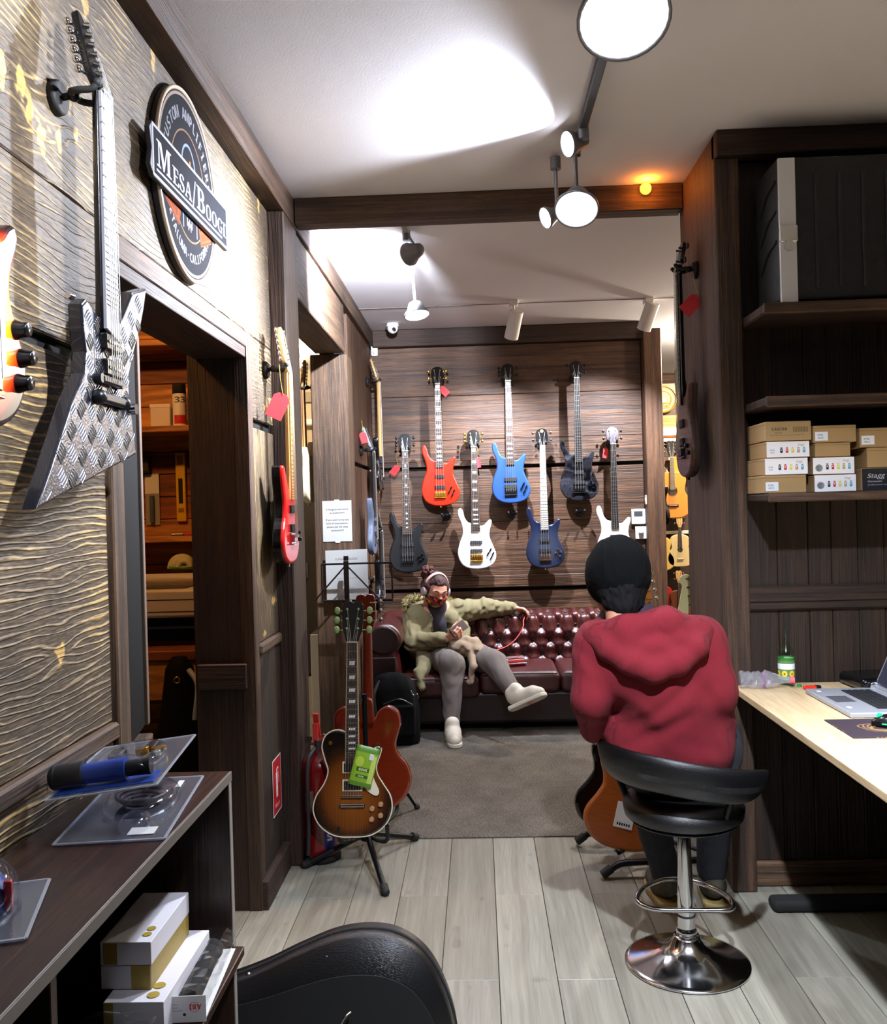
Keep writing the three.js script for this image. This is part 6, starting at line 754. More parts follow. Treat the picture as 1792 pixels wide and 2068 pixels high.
  const pn = thing('printer', 'pale grey laser printer on the workbench', 'printer', [-1.51, 1.0805, -4.36]); const pm = std(0xb9b2a8, 0.5); part(pn, 'printer_body', rbox(0.44, 0.13, 0.40, 0.015, 0, 0.066, 0, 3), pm); part(pn, 'top_cover', loft([[-0.2, 0.16, 0.02], [-0.05, 0.19, 0.0]].map(([z, y]) => [[-0.21, 0.131, z], [0.21, 0.131, z], [0.19, y, z], [-0.19, y, z]])), pm); part(pn, 'output_tray', rbox(0.24, 0.006, 0.16, 0.002, 0.02, 0.134, 0.07), std(0x3a3634, 0.5)); part(pn, 'tray_line', [box(0.43, 0.003, 0.003, 0, 0.085, 0.2), box(0.43, 0.003, 0.003, 0, 0.03, 0.2)], M.gap);
  const cl = thing('cloth_roll', 'bundled pale green cloth on the printer', 'cloth', [-1.46, 1.29, -4.50]); part(cl, 'cloth_fold', [0, 1, 2, 3].map((i) => new THREE.TorusGeometry(0.055 - i * 0.009, 0.016, 8, 24, PI).translate(-0.02 + i * 0.012, 0.0 + i * 0.003, 0.02 * i)), std(0xb8b48e, 0.8)); part(cl, 'green_hem', [new THREE.TorusGeometry(0.062, 0.010, 8, 24, PI).translate(-0.02, 0, -0.02), tube([[-0.08, 0.006, 0], [-0.02, 0.008, 0.06], [0.07, 0.006, 0.05]], 0.009, 16, 8)], std(0x6a9a4a, 0.8));
  const gb = thing('gig_bag', 'black padded gig bag standing in the doorway', 'bag', [-1.29, 0.0, -3.86], { rot: [0, 0.1, 0] }); part(gb, 'bag_body', loft([[0, 0.12, 0.07], [0.03, 0.15, 0.08], [0.35, 0.14, 0.08], [0.6, 0.11, 0.07], [0.75, 0.08, 0.06], [0.9, 0.06, 0.045], [0.95, 0.03, 0.02]].map(([y, w, dd]) => Array.from({ length: 20 }, (_, k) => { const q = k / 20 * 2 * PI; return [Math.cos(q) * w, y, Math.sin(q) * dd]; }))), phys(0x08080a, 0.85, { specularIntensity: 0.3 })); part(gb, 'strap', tube([[0.05, 0.9, 0.05], [0.09, 0.85, 0.085], [0.08, 0.7, 0.1]], 0.012, 16, 8), std(0x8d99a8, 0.5)); part(gb, 'zip_pull', new THREE.TorusGeometry(0.012, 0.003, 6, 16).translate(0.0, 0.86, 0.055), M.gold);
  const gb2 = thing('gig_bag', 'second black bag leaning low in the doorway shadow', 'bag', [-1.56, 0, -3.60]); part(gb2, 'bag_body', loft([[0, 0.16, 0.1], [0.04, 0.18, 0.11], [0.35, 0.17, 0.1], [0.55, 0.12, 0.08], [0.6, 0.05, 0.04]].map(([y, w, dd]) => Array.from({ length: 18 }, (_, k) => { const q = k / 18 * 2 * PI; return [Math.cos(q) * w, y, Math.sin(q) * dd]; }))), phys(0x08080a, 0.85, { specularIntensity: 0.3 })); part(gb2, 'handle', new THREE.TorusGeometry(0.05, 0.01, 8, 20, PI).translate(0, 0.59, 0), M.blackMatte);
}
// ---------------------------------------------------------------- far guitar room seen past the tan post
{
  const pq = thing('round_plaque', 'round wooden plaque with a bright centre on the far wall', 'wall plaque', [1.735, 2.50, -8.53]); part(pq, 'disc', lathe([[0, 0.02], [0.1, 0.02], [0.105, 0.026], [0.125, 0.026], [0.13, 0.02], [0.13, 0], [0, 0]], 40).rotateX(PI / 2), std(0x6a5a44, 0.5)); part(pq, 'ring', [new THREE.TorusGeometry(0.118, 0.008, 8, 48).translate(0, 0, 0.026), new THREE.TorusGeometry(0.075, 0.004, 8, 40).translate(0, 0, 0.021)], M.gold); part(pq, 'centre_boss', ball(0.02, 0, -0.01, 0.022, 1, 1, 0.5), M.pearl ?? M.white); for (let i = 0; i < 3; i++) part(pq, 'relief_bar', rbox(0.13, 0.006, 0.006, 0.002, 0, -0.035 - i * 0.022, 0.022), M.gold);
  const rk = thing('display_rack', 'dark display rack wall with rails for guitars in the far room', 'display rack', [0, 0, 0]); part(rk, 'back_board', box(1.3, 2.5, 0.04, 1.95, 1.3, -8.56), std(0x3a2a1e, 0.7)); for (const y of [2.12, 1.95, 1.27]) part(rk, 'rail', rbox(1.2, 0.03, 0.05, 0.004, 1.95, y, -8.51), std(0xd8d2c8, 0.4)); part(rk, 'light_box', rbox(0.9, 0.07, 0.03, 0.004, 2.0, 2.20, -8.5), new THREE.MeshStandardMaterial({ color: 0xfff4e0, emissive: 0xfff0d8, emissiveIntensity: 2.2 })); part(rk, 'orange_board', rbox(1.2, 0.24, 0.02, 0.004, 1.95, 2.23, -8.53), M.pine);
  const ac = thing('acoustic_guitar', 'orange topped acoustic guitar hanging in the far room', 'acoustic guitar', [1.775, 1.405, -8.40]); ac.scale.setScalar(0.86); buildAxe(ac, { out: 'acoustic', thick: 0.09, round: 0.008, body: phys(0xe08a3a, 0.35, { clearcoat: 0.5 }), n: 6, head: 'open', headMat: M.blackGloss, neck: M_maple, board: std(0x8a7a6a, 0.5), end: 0.30, nut: 0.64, w0: 0.056, bridge: 0.13, bridgeKind: 'bar', tilt: 0.2, sr: 0.001 }); part(ac, 'sound_hole', cylZ(0.045, 0.045, 0.003, 0, 0.285, 0.0005, 28), std(0x1a120c, 0.9)); part(ac, 'rosette', new THREE.TorusGeometry(0.05, 0.003, 6, 32).translate(0, 0.285, 0.001), std(0x5a3a20, 0.5)); part(ac, 'bridge_plate', rbox(0.12, 0.026, 0.008, 0.003, 0, 0.13, 0.004), M_ebony);
  const far = (name, label, x, y, z, col, sc, out = 'acoustic') => { const g = thing(name, label, 'guitar', [x, y, z]); g.scale.setScalar(sc); buildAxe(g, { out, thick: 0.06, body: phys(col, 0.35, { clearcoat: 0.4 }), n: 4, head: 'open', headMat: M_maple, neck: M_maple, board: M_rosewood, end: 0.3, nut: 0.6, bridge: 0.12, bridgeKind: 'bar', tilt: 0.15, hw: M.nickel }); part(g, 'sound_hole', cylZ(0.04, 0.04, 0.003, 0, 0.26, 0.0005, 20), std(0x1a120c, 0.9)); };
  far('small_guitar', 'pale yellow small guitar below the orange acoustic', 1.66, 0.93, -8.40, 0xd9b45a, 0.62); far('small_guitar', 'cream ukulele beside the pale yellow small guitar', 1.83, 0.96, -8.40, 0xd8c08a, 0.6); far('small_guitar', 'red ukulele on the low rail of the far room', 1.66, 0.52, -8.36, 0xb8281c, 0.55); far('small_guitar', 'brown ukulele low in the far room near the post', 1.80, 0.46, -8.34, 0x6a3418, 0.6); far('small_guitar', 'white guitar hanging behind the orange acoustic', 1.66, 1.74, -8.47, 0xe0dcd4, 0.5); far('small_guitar', 'sunny yellow guitar half hidden by the post', 1.95, 1.78, -8.47, 0xd88a30, 0.8);
  const wp = thing('white_lit_panel', 'tall narrow white lit panel beside the tan post', 'lit panel', [1.56, 2.04, -8.0]); part(wp, 'panel_body', rbox(0.06, 0.40, 0.05, 0.008), M.white); part(wp, 'lit_face', rbox(0.048, 0.38, 0.004, 0.001, 0, 0, 0.027), new THREE.MeshStandardMaterial({ color: 0xe8f0ff, emissive: 0xdfeaff, emissiveIntensity: 2.2 }));  // white lit panel, its face drawn glowing
  const bg = sideAxe('dark_guitar', 'black guitar seen edge on below the white lit panel', [1.535, 1.33, -7.95], [0, -1.2, 0], { body: M.blackGloss, neck: M.blackGloss, headMat: M.blackGloss, board: M_ebony });
  const mk = thing('stomp_box_tower', 'narrow rack of small chrome gear beside the tan post', 'gear rack', [1.535, 0, -7.85]); part(mk, 'rack_post', [rbox(0.05, 1.28, 0.05, 0.006, 0, 0.64, 0)], std(0x8a8790, 0.5)); for (let i = 0; i < 7; i++) part(mk, 'gear_unit', [rbox(0.085, 0.05, 0.06, 0.008, 0, 0.62 + i * 0.09, 0.05), ball(0.014, 0.015, 0.62 + i * 0.09, 0.085)], i % 2 ? M.chromeDark : std(0x6a6478, 0.3, { metalness: 0.4 }));
}
// ---------------------------------------------------------------- people: one smooth surface from tapered bones
// a bone is [ax, ay, az, bx, by, bz, ra, rb]; a flap is {tri: [a, b, c], r}
function flesh(bones, cell, k, wrinkle) {
  let lo = [1e9, 1e9, 1e9], hi = [-1e9, -1e9, -1e9]; const pad = k * 3 + cell * 3;
  const ext = bones.map((b) => { const P = b.tri ?? [[b[0], b[1], b[2]], [b[3], b[4], b[5]]], r = b.tri ? b.r : Math.max(b[6], b[7]); return [0, 1, 2].map((c) => [Math.min(...P.map((p) => p[c])) - r - pad, Math.max(...P.map((p) => p[c])) + r + pad]); });
  for (const e of ext) for (let c = 0; c < 3; c++) { lo[c] = Math.min(lo[c], e[c][0]); hi[c] = Math.max(hi[c], e[c][1]); }
  const size = Math.max(hi[0] - lo[0], hi[1] - lo[1], hi[2] - lo[2]), N = Math.ceil(size / cell) + 3, mid = lo.map((l, c) => (l + hi[c]) / 2), half = N / 2, h = cell * half;
  const mc = new MarchingCubes(N, M.white, false, false, 400000), acc = new Float32Array(N * N * N), at3 = (i) => (i - half) / half * h;
  const ix = (v, c) => clamp(Math.floor((v - mid[c]) / h * half + half), 1, N - 2);
  bones.forEach((b, n) => {
    const e = ext[n], A = b.tri ? null : V3(b[0], b[1], b[2]), B = b.tri ? null : V3(b[3], b[4], b[5]), d = A && B.clone().sub(A), L2 = d && Math.max(d.lengthSq(), 1e-9), tr = b.tri && new THREE.Triangle(...b.tri.map((p) => V3(...p))), p = V3(), q = V3();
    for (let z = ix(e[2][0], 2); z <= ix(e[2][1], 2); z++) for (let y = ix(e[1][0], 1); y <= ix(e[1][1], 1); y++) for (let x = ix(e[0][0], 0); x <= ix(e[0][1], 0); x++) {
      p.set(at3(x) + mid[0], at3(y) + mid[1], at3(z) + mid[2]); let dist;
      if (tr) { tr.closestPointToPoint(p, q); dist = p.distanceTo(q) - b.r; } else { const t = clamp(((p.x - A.x) * d.x + (p.y - A.y) * d.y + (p.z - A.z) * d.z) / L2); dist = Math.hypot(p.x - A.x - d.x * t, p.y - A.y - d.y * t, p.z - A.z - d.z * t) - mix(b[6], b[7], t); }
      if (dist < k * 8) acc[(z * N + y) * N + x] += Math.exp(-dist / k);
    }
  });
  for (let i = 0; i < acc.length; i++) { let f = acc[i] > 0 ? k * Math.log(acc[i]) : -k * 8; if (wrinkle && f > -0.08) { const x = i % N, y = Math.floor(i / N) % N, z = Math.floor(i / N / N); f += wrinkle(at3(x) + mid[0], at3(y) + mid[1], at3(z) + mid[2]); } mc.field[i] = f; }
  mc.isolation = 0; mc.update();
  const n = mc.count, g = new THREE.BufferGeometry(), pos = new Float32Array(n * 3), nor = new Float32Array(n * 3);
  for (let i = 0; i < n; i++) for (let c = 0; c < 3; c++) { pos[i * 3 + c] = mc.positionArray[i * 3 + c] * h + mid[c]; nor[i * 3 + c] = mc.normalArray[i * 3 + c]; }
  g.setAttribute('position', new THREE.BufferAttribute(pos, 3)); g.setAttribute('normal', new THREE.BufferAttribute(nor, 3)); g.setAttribute('uv', new THREE.BufferAttribute(new Float32Array(n * 2), 2));
  for (let i = 0; i < n; i++) { const l = Math.hypot(nor[i * 3], nor[i * 3 + 1], nor[i * 3 + 2]) || 1; for (let c = 0; c < 3; c++) nor[i * 3 + c] /= l; }
  // outward normals
  let s = 0; const e1 = V3(), e2 = V3(), fn = V3(); for (let i = 0; i < Math.min(n, 900); i += 3) { e1.fromArray(pos, i * 3 + 3).sub(fn.fromArray(pos, i * 3)); e2.fromArray(pos, i * 3 + 6).sub(fn); s += e1.cross(e2).dot(e2.fromArray(nor, i * 3)); }
  if (s < 0) for (let i = 0; i < n * 3; i++) nor[i] *= -1;
  return g;
}
const uvWorld = (g, s = 1) => { const p = g.attributes.position, n = g.attributes.normal, uv = g.attributes.uv; for (let i = 0; i < p.count; i++) { const f = Math.abs(n.getZ(i)) > Math.abs(n.getX(i)) ? [p.getX(i), p.getY(i)] : [p.getZ(i), p.getY(i)]; uv.setXY(i, f[0] * s, f[1] * s); } return g; };
// a hand from the wrist: y along the fingers, palm to +z, thumb on the +x side; curl per finger in degrees
function handBones(m, curl, thumb = [35, 20], s = 1) {
  const out = [], put = (a, b, r0, r1) => { const A = V3(...a).multiplyScalar(s).applyMatrix4(m), B = V3(...b).multiplyScalar(s).applyMatrix4(m); out.push([A.x, A.y, A.z, B.x, B.y, B.z, r0 * s, r1 * s]); };
  for (const x of [-0.026, -0.009, 0.009, 0.026]) put([x * 0.6, 0.012, 0], [x, 0.082, 0], 0.014, 0.0105);
  put([0, -0.03, 0], [0, 0.03, 0], 0.02, 0.018);
  [[-0.029, 0.082, 0.030], [-0.010, 0.088, 0.038], [0.010, 0.09, 0.042], [0.029, 0.084, 0.036]].forEach(([x, y, l], f) => { let p = [x, y, 0], a = 0; [l, l * 0.68, l * 0.52].forEach((seg, j) => { a += rad(curl[f] * [0.8, 1, 0.7][j]); const q = [p[0] + x * 0.03, p[1] + Math.cos(a) * seg, p[2] + Math.sin(a) * seg]; put(p, q, 0.0092 - j * 0.0009, 0.0083 - j * 0.0009); p = q; }); });
  let p = [0.02, 0.02, 0.004]; for (const [seg, ang, up, r] of [[0.042, thumb[0], 0.012, 0.0135], [0.032, thumb[0] - 12, thumb[1] / 1000, 0.0105], [0.026, thumb[0] - 25, thumb[1] / 900, 0.009]]) { const q = [p[0] + Math.sin(rad(ang)) * seg, p[1] + Math.cos(rad(ang)) * seg, p[2] + up]; put(p, q, r, r * 0.88); p = q; }
  return out;
}
function frame(origin, along, palm) { const y = V3(...along).normalize(), z0 = V3(...palm), x = y.clone().cross(z0).normalize(), z = x.clone().cross(y).normalize(); return new THREE.Matrix4().makeBasis(x, y, z).setPosition(...origin); }
// a head about its own centre, face to +z
function headBones(m, s = 1) {
  const out = [], put = (a, b, r0, r1) => { const A = V3(...a).multiplyScalar(s).applyMatrix4(m), B = V3(...b).multiplyScalar(s).applyMatrix4(m); out.push([A.x, A.y, A.z, B.x, B.y, B.z, r0 * s, r1 * s]); };
  put([0, 0.035, -0.03], [0, 0.03, 0.018], 0.077, 0.071); put([0, -0.02, 0.02], [0, -0.072, 0.045], 0.058, 0.036); put([-0.03, -0.03, 0.035], [-0.018, -0.07, 0.05], 0.035, 0.024); put([0.03, -0.03, 0.035], [0.018, -0.07, 0.05], 0.035, 0.024);
  put([0, 0.015, 0.086], [0, -0.024, 0.106], 0.0085, 0.0125); put([-0.011, -0.026, 0.095], [0.011, -0.026, 0.095], 0.009, 0.009);
  put([-0.045, 0.028, 0.078], [-0.014, 0.026, 0.088], 0.009, 0.01); put([0.045, 0.028, 0.078], [0.014, 0.026, 0.088], 0.009, 0.01);
  for (const k of [-1, 1]) { put([k * 0.03, 0.006, 0.074], [k * 0.034, 0.006, 0.073], 0.0135, 0.013); put([k * 0.074, 0.02, -0.008], [k * 0.076, -0.022, -0.004], 0.014, 0.009); put([k * 0.04, -0.02, 0.06], [k * 0.045, -0.025, 0.05], 0.026, 0.026); }
  put([-0.018, -0.052, 0.087], [0.018, -0.052, 0.087], 0.008, 0.008); put([-0.014, -0.063, 0.085], [0.014, -0.063, 0.085], 0.009, 0.009);
  put([0, -0.03, -0.035], [0, -0.14, -0.05], 0.054, 0.054);
  return out;
}
const skin = (c) => phys(c, 0.55, { sheen: 0.2, sheenColor: new THREE.Color(0xffd0b0), sheenRoughness: 0.5 });
const T_weave = texture(256, 256, (u, v) => { const a = nC(u * 128, v * 128, 128, 128), q = 0.93 + a * 0.1; return [q, q, q, clamp(0.5 + a * 0.5)]; }, 0.16, 0.16), cloth = (c, rough = 0.9, b = 0.0008, o = {}) => new THREE.MeshStandardMaterial({ color: c, roughness: rough, map: T_weave.map, bumpMap: T_weave.bump, bumpScale: b, ...o });
const bell = (q) => Math.exp(-q * q);
const fold = (a, f1, f2) => (x, y, z) => a * (fbm(nB, x * f1 + 40, y * f2 + z * f1 + 40, 256, 256, 3));

{ // person on the sofa in a green parka
  const t = thing('person', 'person in an olive parka and patterned mask lounging on the leather sofa', 'person', [0, 0, 0]), S = skin(0xc68a70);
  const hm = new THREE.Matrix4().makeRotationFromEuler(new THREE.Euler(0.34, 0.42, -0.10, 'YXZ')).setPosition(-0.322, 0.948, -6.66);
  const W1 = [-0.242, 0.632, -6.43], W2 = [0.245, 0.79, -6.89];
  const body = [
    [-0.27, 0.50, -6.74, -0.30, 0.64, -6.76, 0.135, 0.13], [-0.30, 0.64, -6.76, -0.325, 0.77, -6.76, 0.13, 0.12], [-0.48, 0.765, -6.74, -0.17, 0.785, -6.78, 0.06, 0.06], [-0.325, 0.79, -6.745, -0.322, 0.90, -6.70, 0.055, 0.052],
    [-0.485, 0.765, -6.74, -0.475, 0.585, -6.56, 0.052, 0.043], [-0.475, 0.585, -6.56, ...W1, 0.042, 0.027], [-0.165, 0.785, -6.78, 0.03, 0.795, -6.86, 0.052, 0.042], [0.03, 0.795, -6.86, ...W2, 0.042, 0.027],
    [-0.335, 0.495, -6.74, -0.205, 0.475, -6.27, 0.10, 0.07], [-0.205, 0.475, -6.27, -0.212, 0.115, -6.09, 0.066, 0.042], [-0.17, 0.50, -6.74, 0.085, 0.475, -6.30, 0.10, 0.072], [0.085, 0.475, -6.30, 0.208, 0.325, -6.03, 0.066, 0.043], [-0.212, 0.11, -6.09, -0.19, 0.045, -5.99, 0.04, 0.034], [0.208, 0.32, -6.03, 0.30, 0.30, -5.94, 0.04, 0.034],
  ];
  const h1 = handBones(frame(W1, [0.85, 0.42, 0.28], [0.25, 0.5, -0.9]), [48, 52, 56, 60], [30, 26], 0.95), h2 = handBones(frame(W2, [0.93, -0.12, 0.22], [-0.25, -1, 0.15]), [28, 40, 46, 50], [30, 14], 0.95);
  part(t, 'body', merge([flesh(body, 0.012, 0.012), flesh(headBones(hm, 0.98), 0.0035, 0.007), flesh(h1, 0.003, 0.0035), flesh(h2, 0.003, 0.0035)]), S);
  const parka = cloth(0x7d7350, 0.85, 0.0006), inside = cloth(0x2c2530, 0.9);
  const coat = [
    [-0.30, 0.545, -6.76, -0.32, 0.72, -6.78, 0.155, 0.15], [-0.47, 0.765, -6.755, -0.18, 0.785, -6.79, 0.082, 0.08], [-0.42, 0.62, -6.72, -0.44, 0.52, -6.68, 0.10, 0.10], [-0.485, 0.755, -6.74, -0.478, 0.59, -6.56, 0.088, 0.074], [-0.478, 0.59, -6.56, -0.275, 0.622, -6.452, 0.074, 0.05], [-0.165, 0.785, -6.79, 0.03, 0.795, -6.865, 0.086, 0.072], [0.03, 0.795, -6.865, 0.225, 0.79, -6.892, 0.07, 0.05],
    [-0.16, 0.66, -6.70, -0.13, 0.50, -6.62, 0.075, 0.065], [-0.42, 0.74, -6.67, -0.40, 0.56, -6.60, 0.06, 0.06], [-0.21, 0.755, -6.68, -0.155, 0.60, -6.625, 0.05, 0.05], [-0.41, 0.52, -6.62, -0.40, 0.46, -6.46, 0.075, 0.065], [-0.40, 0.46, -6.46, -0.42, 0.415, -6.33, 0.06, 0.045], [-0.44, 0.42, -6.30, -0.41, 0.33, -6.22, 0.04, 0.025],
  ];
  const jacket = part(t, 'parka', uvWorld(flesh(coat, 0.008, 0.012, (x, y, z) => 0.008 * nB(x * 12 + (x > -0.12 ? x * 30 : 0) + 70, y * 42 + z * 20 + 70, 256, 256) + 0.005 * nA(x * 30 + 60, y * 40 + z * 30 + 60, 256, 256))), parka);
  for (const [x, y, z] of [[-0.405, 0.80, -6.665], [-0.36, 0.775, -6.63], [-0.385, 0.62, -6.545], [-0.39, 0.70, -6.60]]) part(jacket, 'snap_button', ball(0.009, x, y, z, 1, 1, 0.6, 10), M.nickel);
  part(t, 'shirt', flesh([[-0.30, 0.50, -6.67, -0.30, 0.70, -6.665, 0.085, 0.062], [-0.30, 0.70, -6.665, -0.318, 0.83, -6.70, 0.06, 0.06], [-0.315, 0.83, -6.69, -0.32, 0.86, -6.69, 0.066, 0.062]], 0.01, 0.01), inside);
  { // fur trim of the hood: fine tufts along a curve
    const c = new THREE.CatmullRomCurve3([V3(-0.545, 0.835, -6.70), V3(-0.53, 0.875, -6.76), V3(-0.46, 0.885, -6.82), V3(-0.37, 0.87, -6.86), V3(-0.27, 0.865, -6.86), V3(-0.20, 0.84, -6.80)]), r = rng(77), l = [];
    for (let i = 0; i < 620; i++) { const p = c.getPoint(r()), d = V3(r() - 0.5, r() - 0.35, r() - 0.5).normalize(), a = p.clone().addScaledVector(d, 0.012), b = p.clone().addScaledVector(d, 0.038 + r() * 0.018), g = new THREE.ConeGeometry(0.0045, b.distanceTo(a), 4, 1, true); g.applyQuaternion(new THREE.Quaternion().setFromUnitVectors(V3(0, 1, 0), d)); l.push(g.translate((a.x + b.x) / 2, (a.y + b.y) / 2, (a.z + b.z) / 2)); }
    l.push(new THREE.TubeGeometry(c, 40, 0.022, 8)); const f = part(t, 'fur_trim', merge(l), cloth(0x9a8a5a, 0.95)); f.userData.kind = 'stuff';
    const hd = part(t, 'hood', flesh([[-0.47, 0.82, -6.82, -0.22, 0.82, -6.86, 0.05, 0.05], [-0.40, 0.78, -6.84, -0.28, 0.78, -6.87, 0.06, 0.06]], 0.012, 0.015), parka);
  }
  const scarf = part(t, 'scarf', flesh([[-0.20, 0.62, -6.46, -0.05, 0.60, -6.44, 0.05, 0.045], [-0.20, 0.57, -6.42, -0.04, 0.545, -6.40, 0.045, 0.045], [-0.15, 0.585, -6.40, -0.02, 0.55, -6.42, 0.04, 0.035], [-0.08, 0.54, -6.38, -0.06, 0.46, -6.26, 0.03, 0.022], [-0.06, 0.46, -6.26, -0.085, 0.37, -6.225, 0.026, 0.02]], 0.007, 0.008, (x, y, z) => 0.012 * nB(x * 30 + 70, y * 46 + z * 26 + 50, 256, 256)), cloth(0xa08a72, 0.95));
  const tr = part(t, 'trousers', uvWorld(flesh([[-0.345, 0.505, -6.74, -0.17, 0.50, -6.74, 0.13, 0.13], [-0.335, 0.495, -6.74, -0.205, 0.472, -6.27, 0.118, 0.088], [-0.205, 0.472, -6.27, -0.212, 0.135, -6.09, 0.084, 0.053], [-0.17, 0.50, -6.74, 0.085, 0.472, -6.30, 0.118, 0.09], [0.085, 0.472, -6.30, 0.198, 0.338, -6.045, 0.084, 0.054]], 0.011, 0.012, (x, y, z) => 0.005 * nB(x * 22 + 70, y * 40 + z * 22 + 70, 256, 256))), cloth(0x6e6560, 0.9));
  const shoe = (o, along, up) => { const m = frame(o, along, up), g = flesh([[0, 0.0, 0.015, 0, 0.05, 0.0, 0.044, 0.05], [0, 0.05, 0, 0.004, 0.14, -0.012, 0.05, 0.046], [0.004, 0.14, -0.012, 0.006, 0.185, -0.024, 0.046, 0.034], [0, 0.0, 0.05, 0, 0.03, 0.06, 0.044, 0.046]], 0.006, 0.01); g.applyMatrix4(m); const s = part(t, 'sneaker', g, std(0xd9d0bf, 0.55)); const sole = extrude(smoothShape([[-0.04, -0.045], [0.04, -0.045], [0.046, 0.03], [0.052, 0.14], [0.04, 0.20], [0.006, 0.225], [-0.034, 0.205], [-0.048, 0.14], [-0.044, 0.03]], 50), 0.026, 0.006, 2).translate(0, 0, -0.034); sole.applyMatrix4(m); part(s, 'sole', sole, std(0xe4dccd, 0.6)); const lc = [0, 1, 2, 3].map((i) => tube([[-0.024, 0.055 + i * 0.022, 0.045 - i * 0.008], [0, 0.06 + i * 0.022, 0.054 - i * 0.009], [0.024, 0.055 + i * 0.022, 0.045 - i * 0.008]], 0.004, 8, 5)); lc.forEach((q) => q.applyMatrix4(m)); part(s, 'shoelace', lc, M.paper); };
  shoe([-0.212, 0.068, -6.085], [0.16, 0.0, 1], [0, 1, 0]); shoe([0.205, 0.285, -6.0], [0.86, 0.42, 0.28], [-0.48, 0.72, -0.5]);
  // hair, bun, headphones, mask, face details
  const L = (pts, s = 1) => pts.map((b) => { const A = V3(b[0], b[1], b[2]).applyMatrix4(hm), B = V3(b[3], b[4], b[5]).applyMatrix4(hm); return [A.x, A.y, A.z, B.x, B.y, B.z, b[6] * s, b[7] * s]; });
  const hairM = new THREE.MeshStandardMaterial({ color: 0x3a1d16, roughness: 0.75, bumpMap: T_grain.bump, bumpScale: 0.002 });
  const hair = part(t, 'hair', flesh(L([[0, 0.06, -0.035, 0, 0.068, 0.008, 0.082, 0.064], [-0.04, 0.03, -0.03, 0.04, 0.03, -0.03, 0.068, 0.068], [0, -0.02, -0.06, 0, 0.03, -0.06, 0.055, 0.066], [-0.068, 0.02, 0.012, -0.07, -0.03, 0.0, 0.02, 0.014], [0.068, 0.02, 0.012, 0.07, -0.03, 0.0, 0.02, 0.014]]), 0.005, 0.008, (x, y, z) => 0.004 * nA(x * 90 + 60, y * 90 + z * 60 + 60, 256, 256)), hairM);
  { const r = rng(5), l = []; for (let i = 0; i < 80; i++) { const d = V3(r() - 0.5, r() - 0.5, r() - 0.5).normalize(), p = V3(-0.055, 0.115, -0.075).addScaledVector(d, 0.042); p.applyMatrix4(hm); l.push(ball(0.012 + r() * 0.008, p.x, p.y, p.z, 1, 1, 1, 6)); } part(hair, 'hair_bun', merge(l), new THREE.MeshStandardMaterial({ color: 0x4a2018, roughness: 0.8 })); }
  const hp = part(t, 'headphones', (() => { const l = [], c = []; for (let i = 0; i <= 20; i++) { const a = PI * i / 20; c.push([Math.cos(a) * 0.09, 0.02 + Math.sin(a) * 0.118, -0.005]); } const g = tube(c, 0.0085, 40, 8).scale(1, 1, 1.9); g.applyMatrix4(hm); return g; })(), std(0xe0b4ae, 0.4));
  for (const k of [-1, 1]) { const g = lathe([[0, 0.02], [0.028, 0.02], [0.036, 0.012], [0.038, 0], [0.034, -0.012], [0, -0.012]], 24).rotateZ(-PI / 2 * k).translate(k * 0.088, 0.0, -0.005); g.applyMatrix4(hm); part(hp, 'ear_cup', g, std(0xb9a6a8, 0.4)); }
  const T_mask = canvasTexture(256, 128, (g) => { g.fillStyle = '#3a1218'; g.fillRect(0, 0, 256, 128); const r = rng(12), cs = ['#c0281e', '#2f8a3a', '#e0b52a', '#1c1c24', '#d8452a', '#b01c28', '#8a1420']; for (let i = 0; i < 90; i++) { g.fillStyle = cs[Math.floor(r() * cs.length)]; g.beginPath(); g.ellipse(r() * 256, r() * 128, 6 + r() * 16, 4 + r() * 8, r() * 3, 0, 7); g.fill(); } });
  { const g = new THREE.SphereGeometry(1, 28, 14, PI * 0.5 - 1.45, 2.9, 1.32, 1.35); const p = g.attributes.position; for (let i = 0; i < p.count; i++) { const x = -p.getX(i), y = p.getY(i), z = p.getZ(i); const nz = Math.exp(-((x / 0.28) ** 2)) * 0.024 * step(-0.9, 0.2, y); p.setXYZ(i, x * 0.084, -0.024 + y * 0.080, 0.010 + z * 0.103 + nz); } g.computeVertexNormals(); g.applyMatrix4(hm); part(t, 'face_mask', g, printed(T_mask, 0.85, { side: THREE.DoubleSide })); }
  for (const k of [-1, 1]) { const b = tube([[k * 0.016, 0.034, 0.098], [k * 0.034, 0.040, 0.090], [k * 0.05, 0.033, 0.078]], 0.0034, 10, 6); b.applyMatrix4(hm); part(t, 'eyebrow', b, hairM); const e = tube([[k * 0.018, 0.004, 0.0865], [k * 0.032, -0.0015, 0.0885], [k * 0.046, 0.004, 0.0825]], 0.0019, 10, 6); e.applyMatrix4(hm); part(t, 'eyelashes', e, std(0x1a0e0c, 0.7)); }
  const ph = thing('mobile_phone', 'dark mobile phone held in the hand of the person on the sofa', 'mobile phone', [-0.158, 0.706, -6.43], { rot: [-0.5, 0.5, -0.85] }); part(ph, 'phone_case', rbox(0.072, 0.145, 0.009, 0.004, 0, 0, 0, 3), std(0x3a2420, 0.4)); part(ph, 'phone_screen', rbox(0.066, 0.135, 0.001, 0.0005, 0, 0, -0.005), M.blackGloss);
  single('red_cable', 'thin red headphone cable looping from the hand over the sofa seat', 'cable', tube([[0.335, 0.735, -6.87], [0.315, 0.70, -6.80], [0.31, 0.66, -6.76], [0.25, 0.58, -6.70], [0.18, 0.535, -6.66], [0.06, 0.51, -6.60], [-0.02, 0.52, -6.52], [-0.06, 0.56, -6.47]], 0.0042, 60, 6), std(0xe03a30, 0.5));
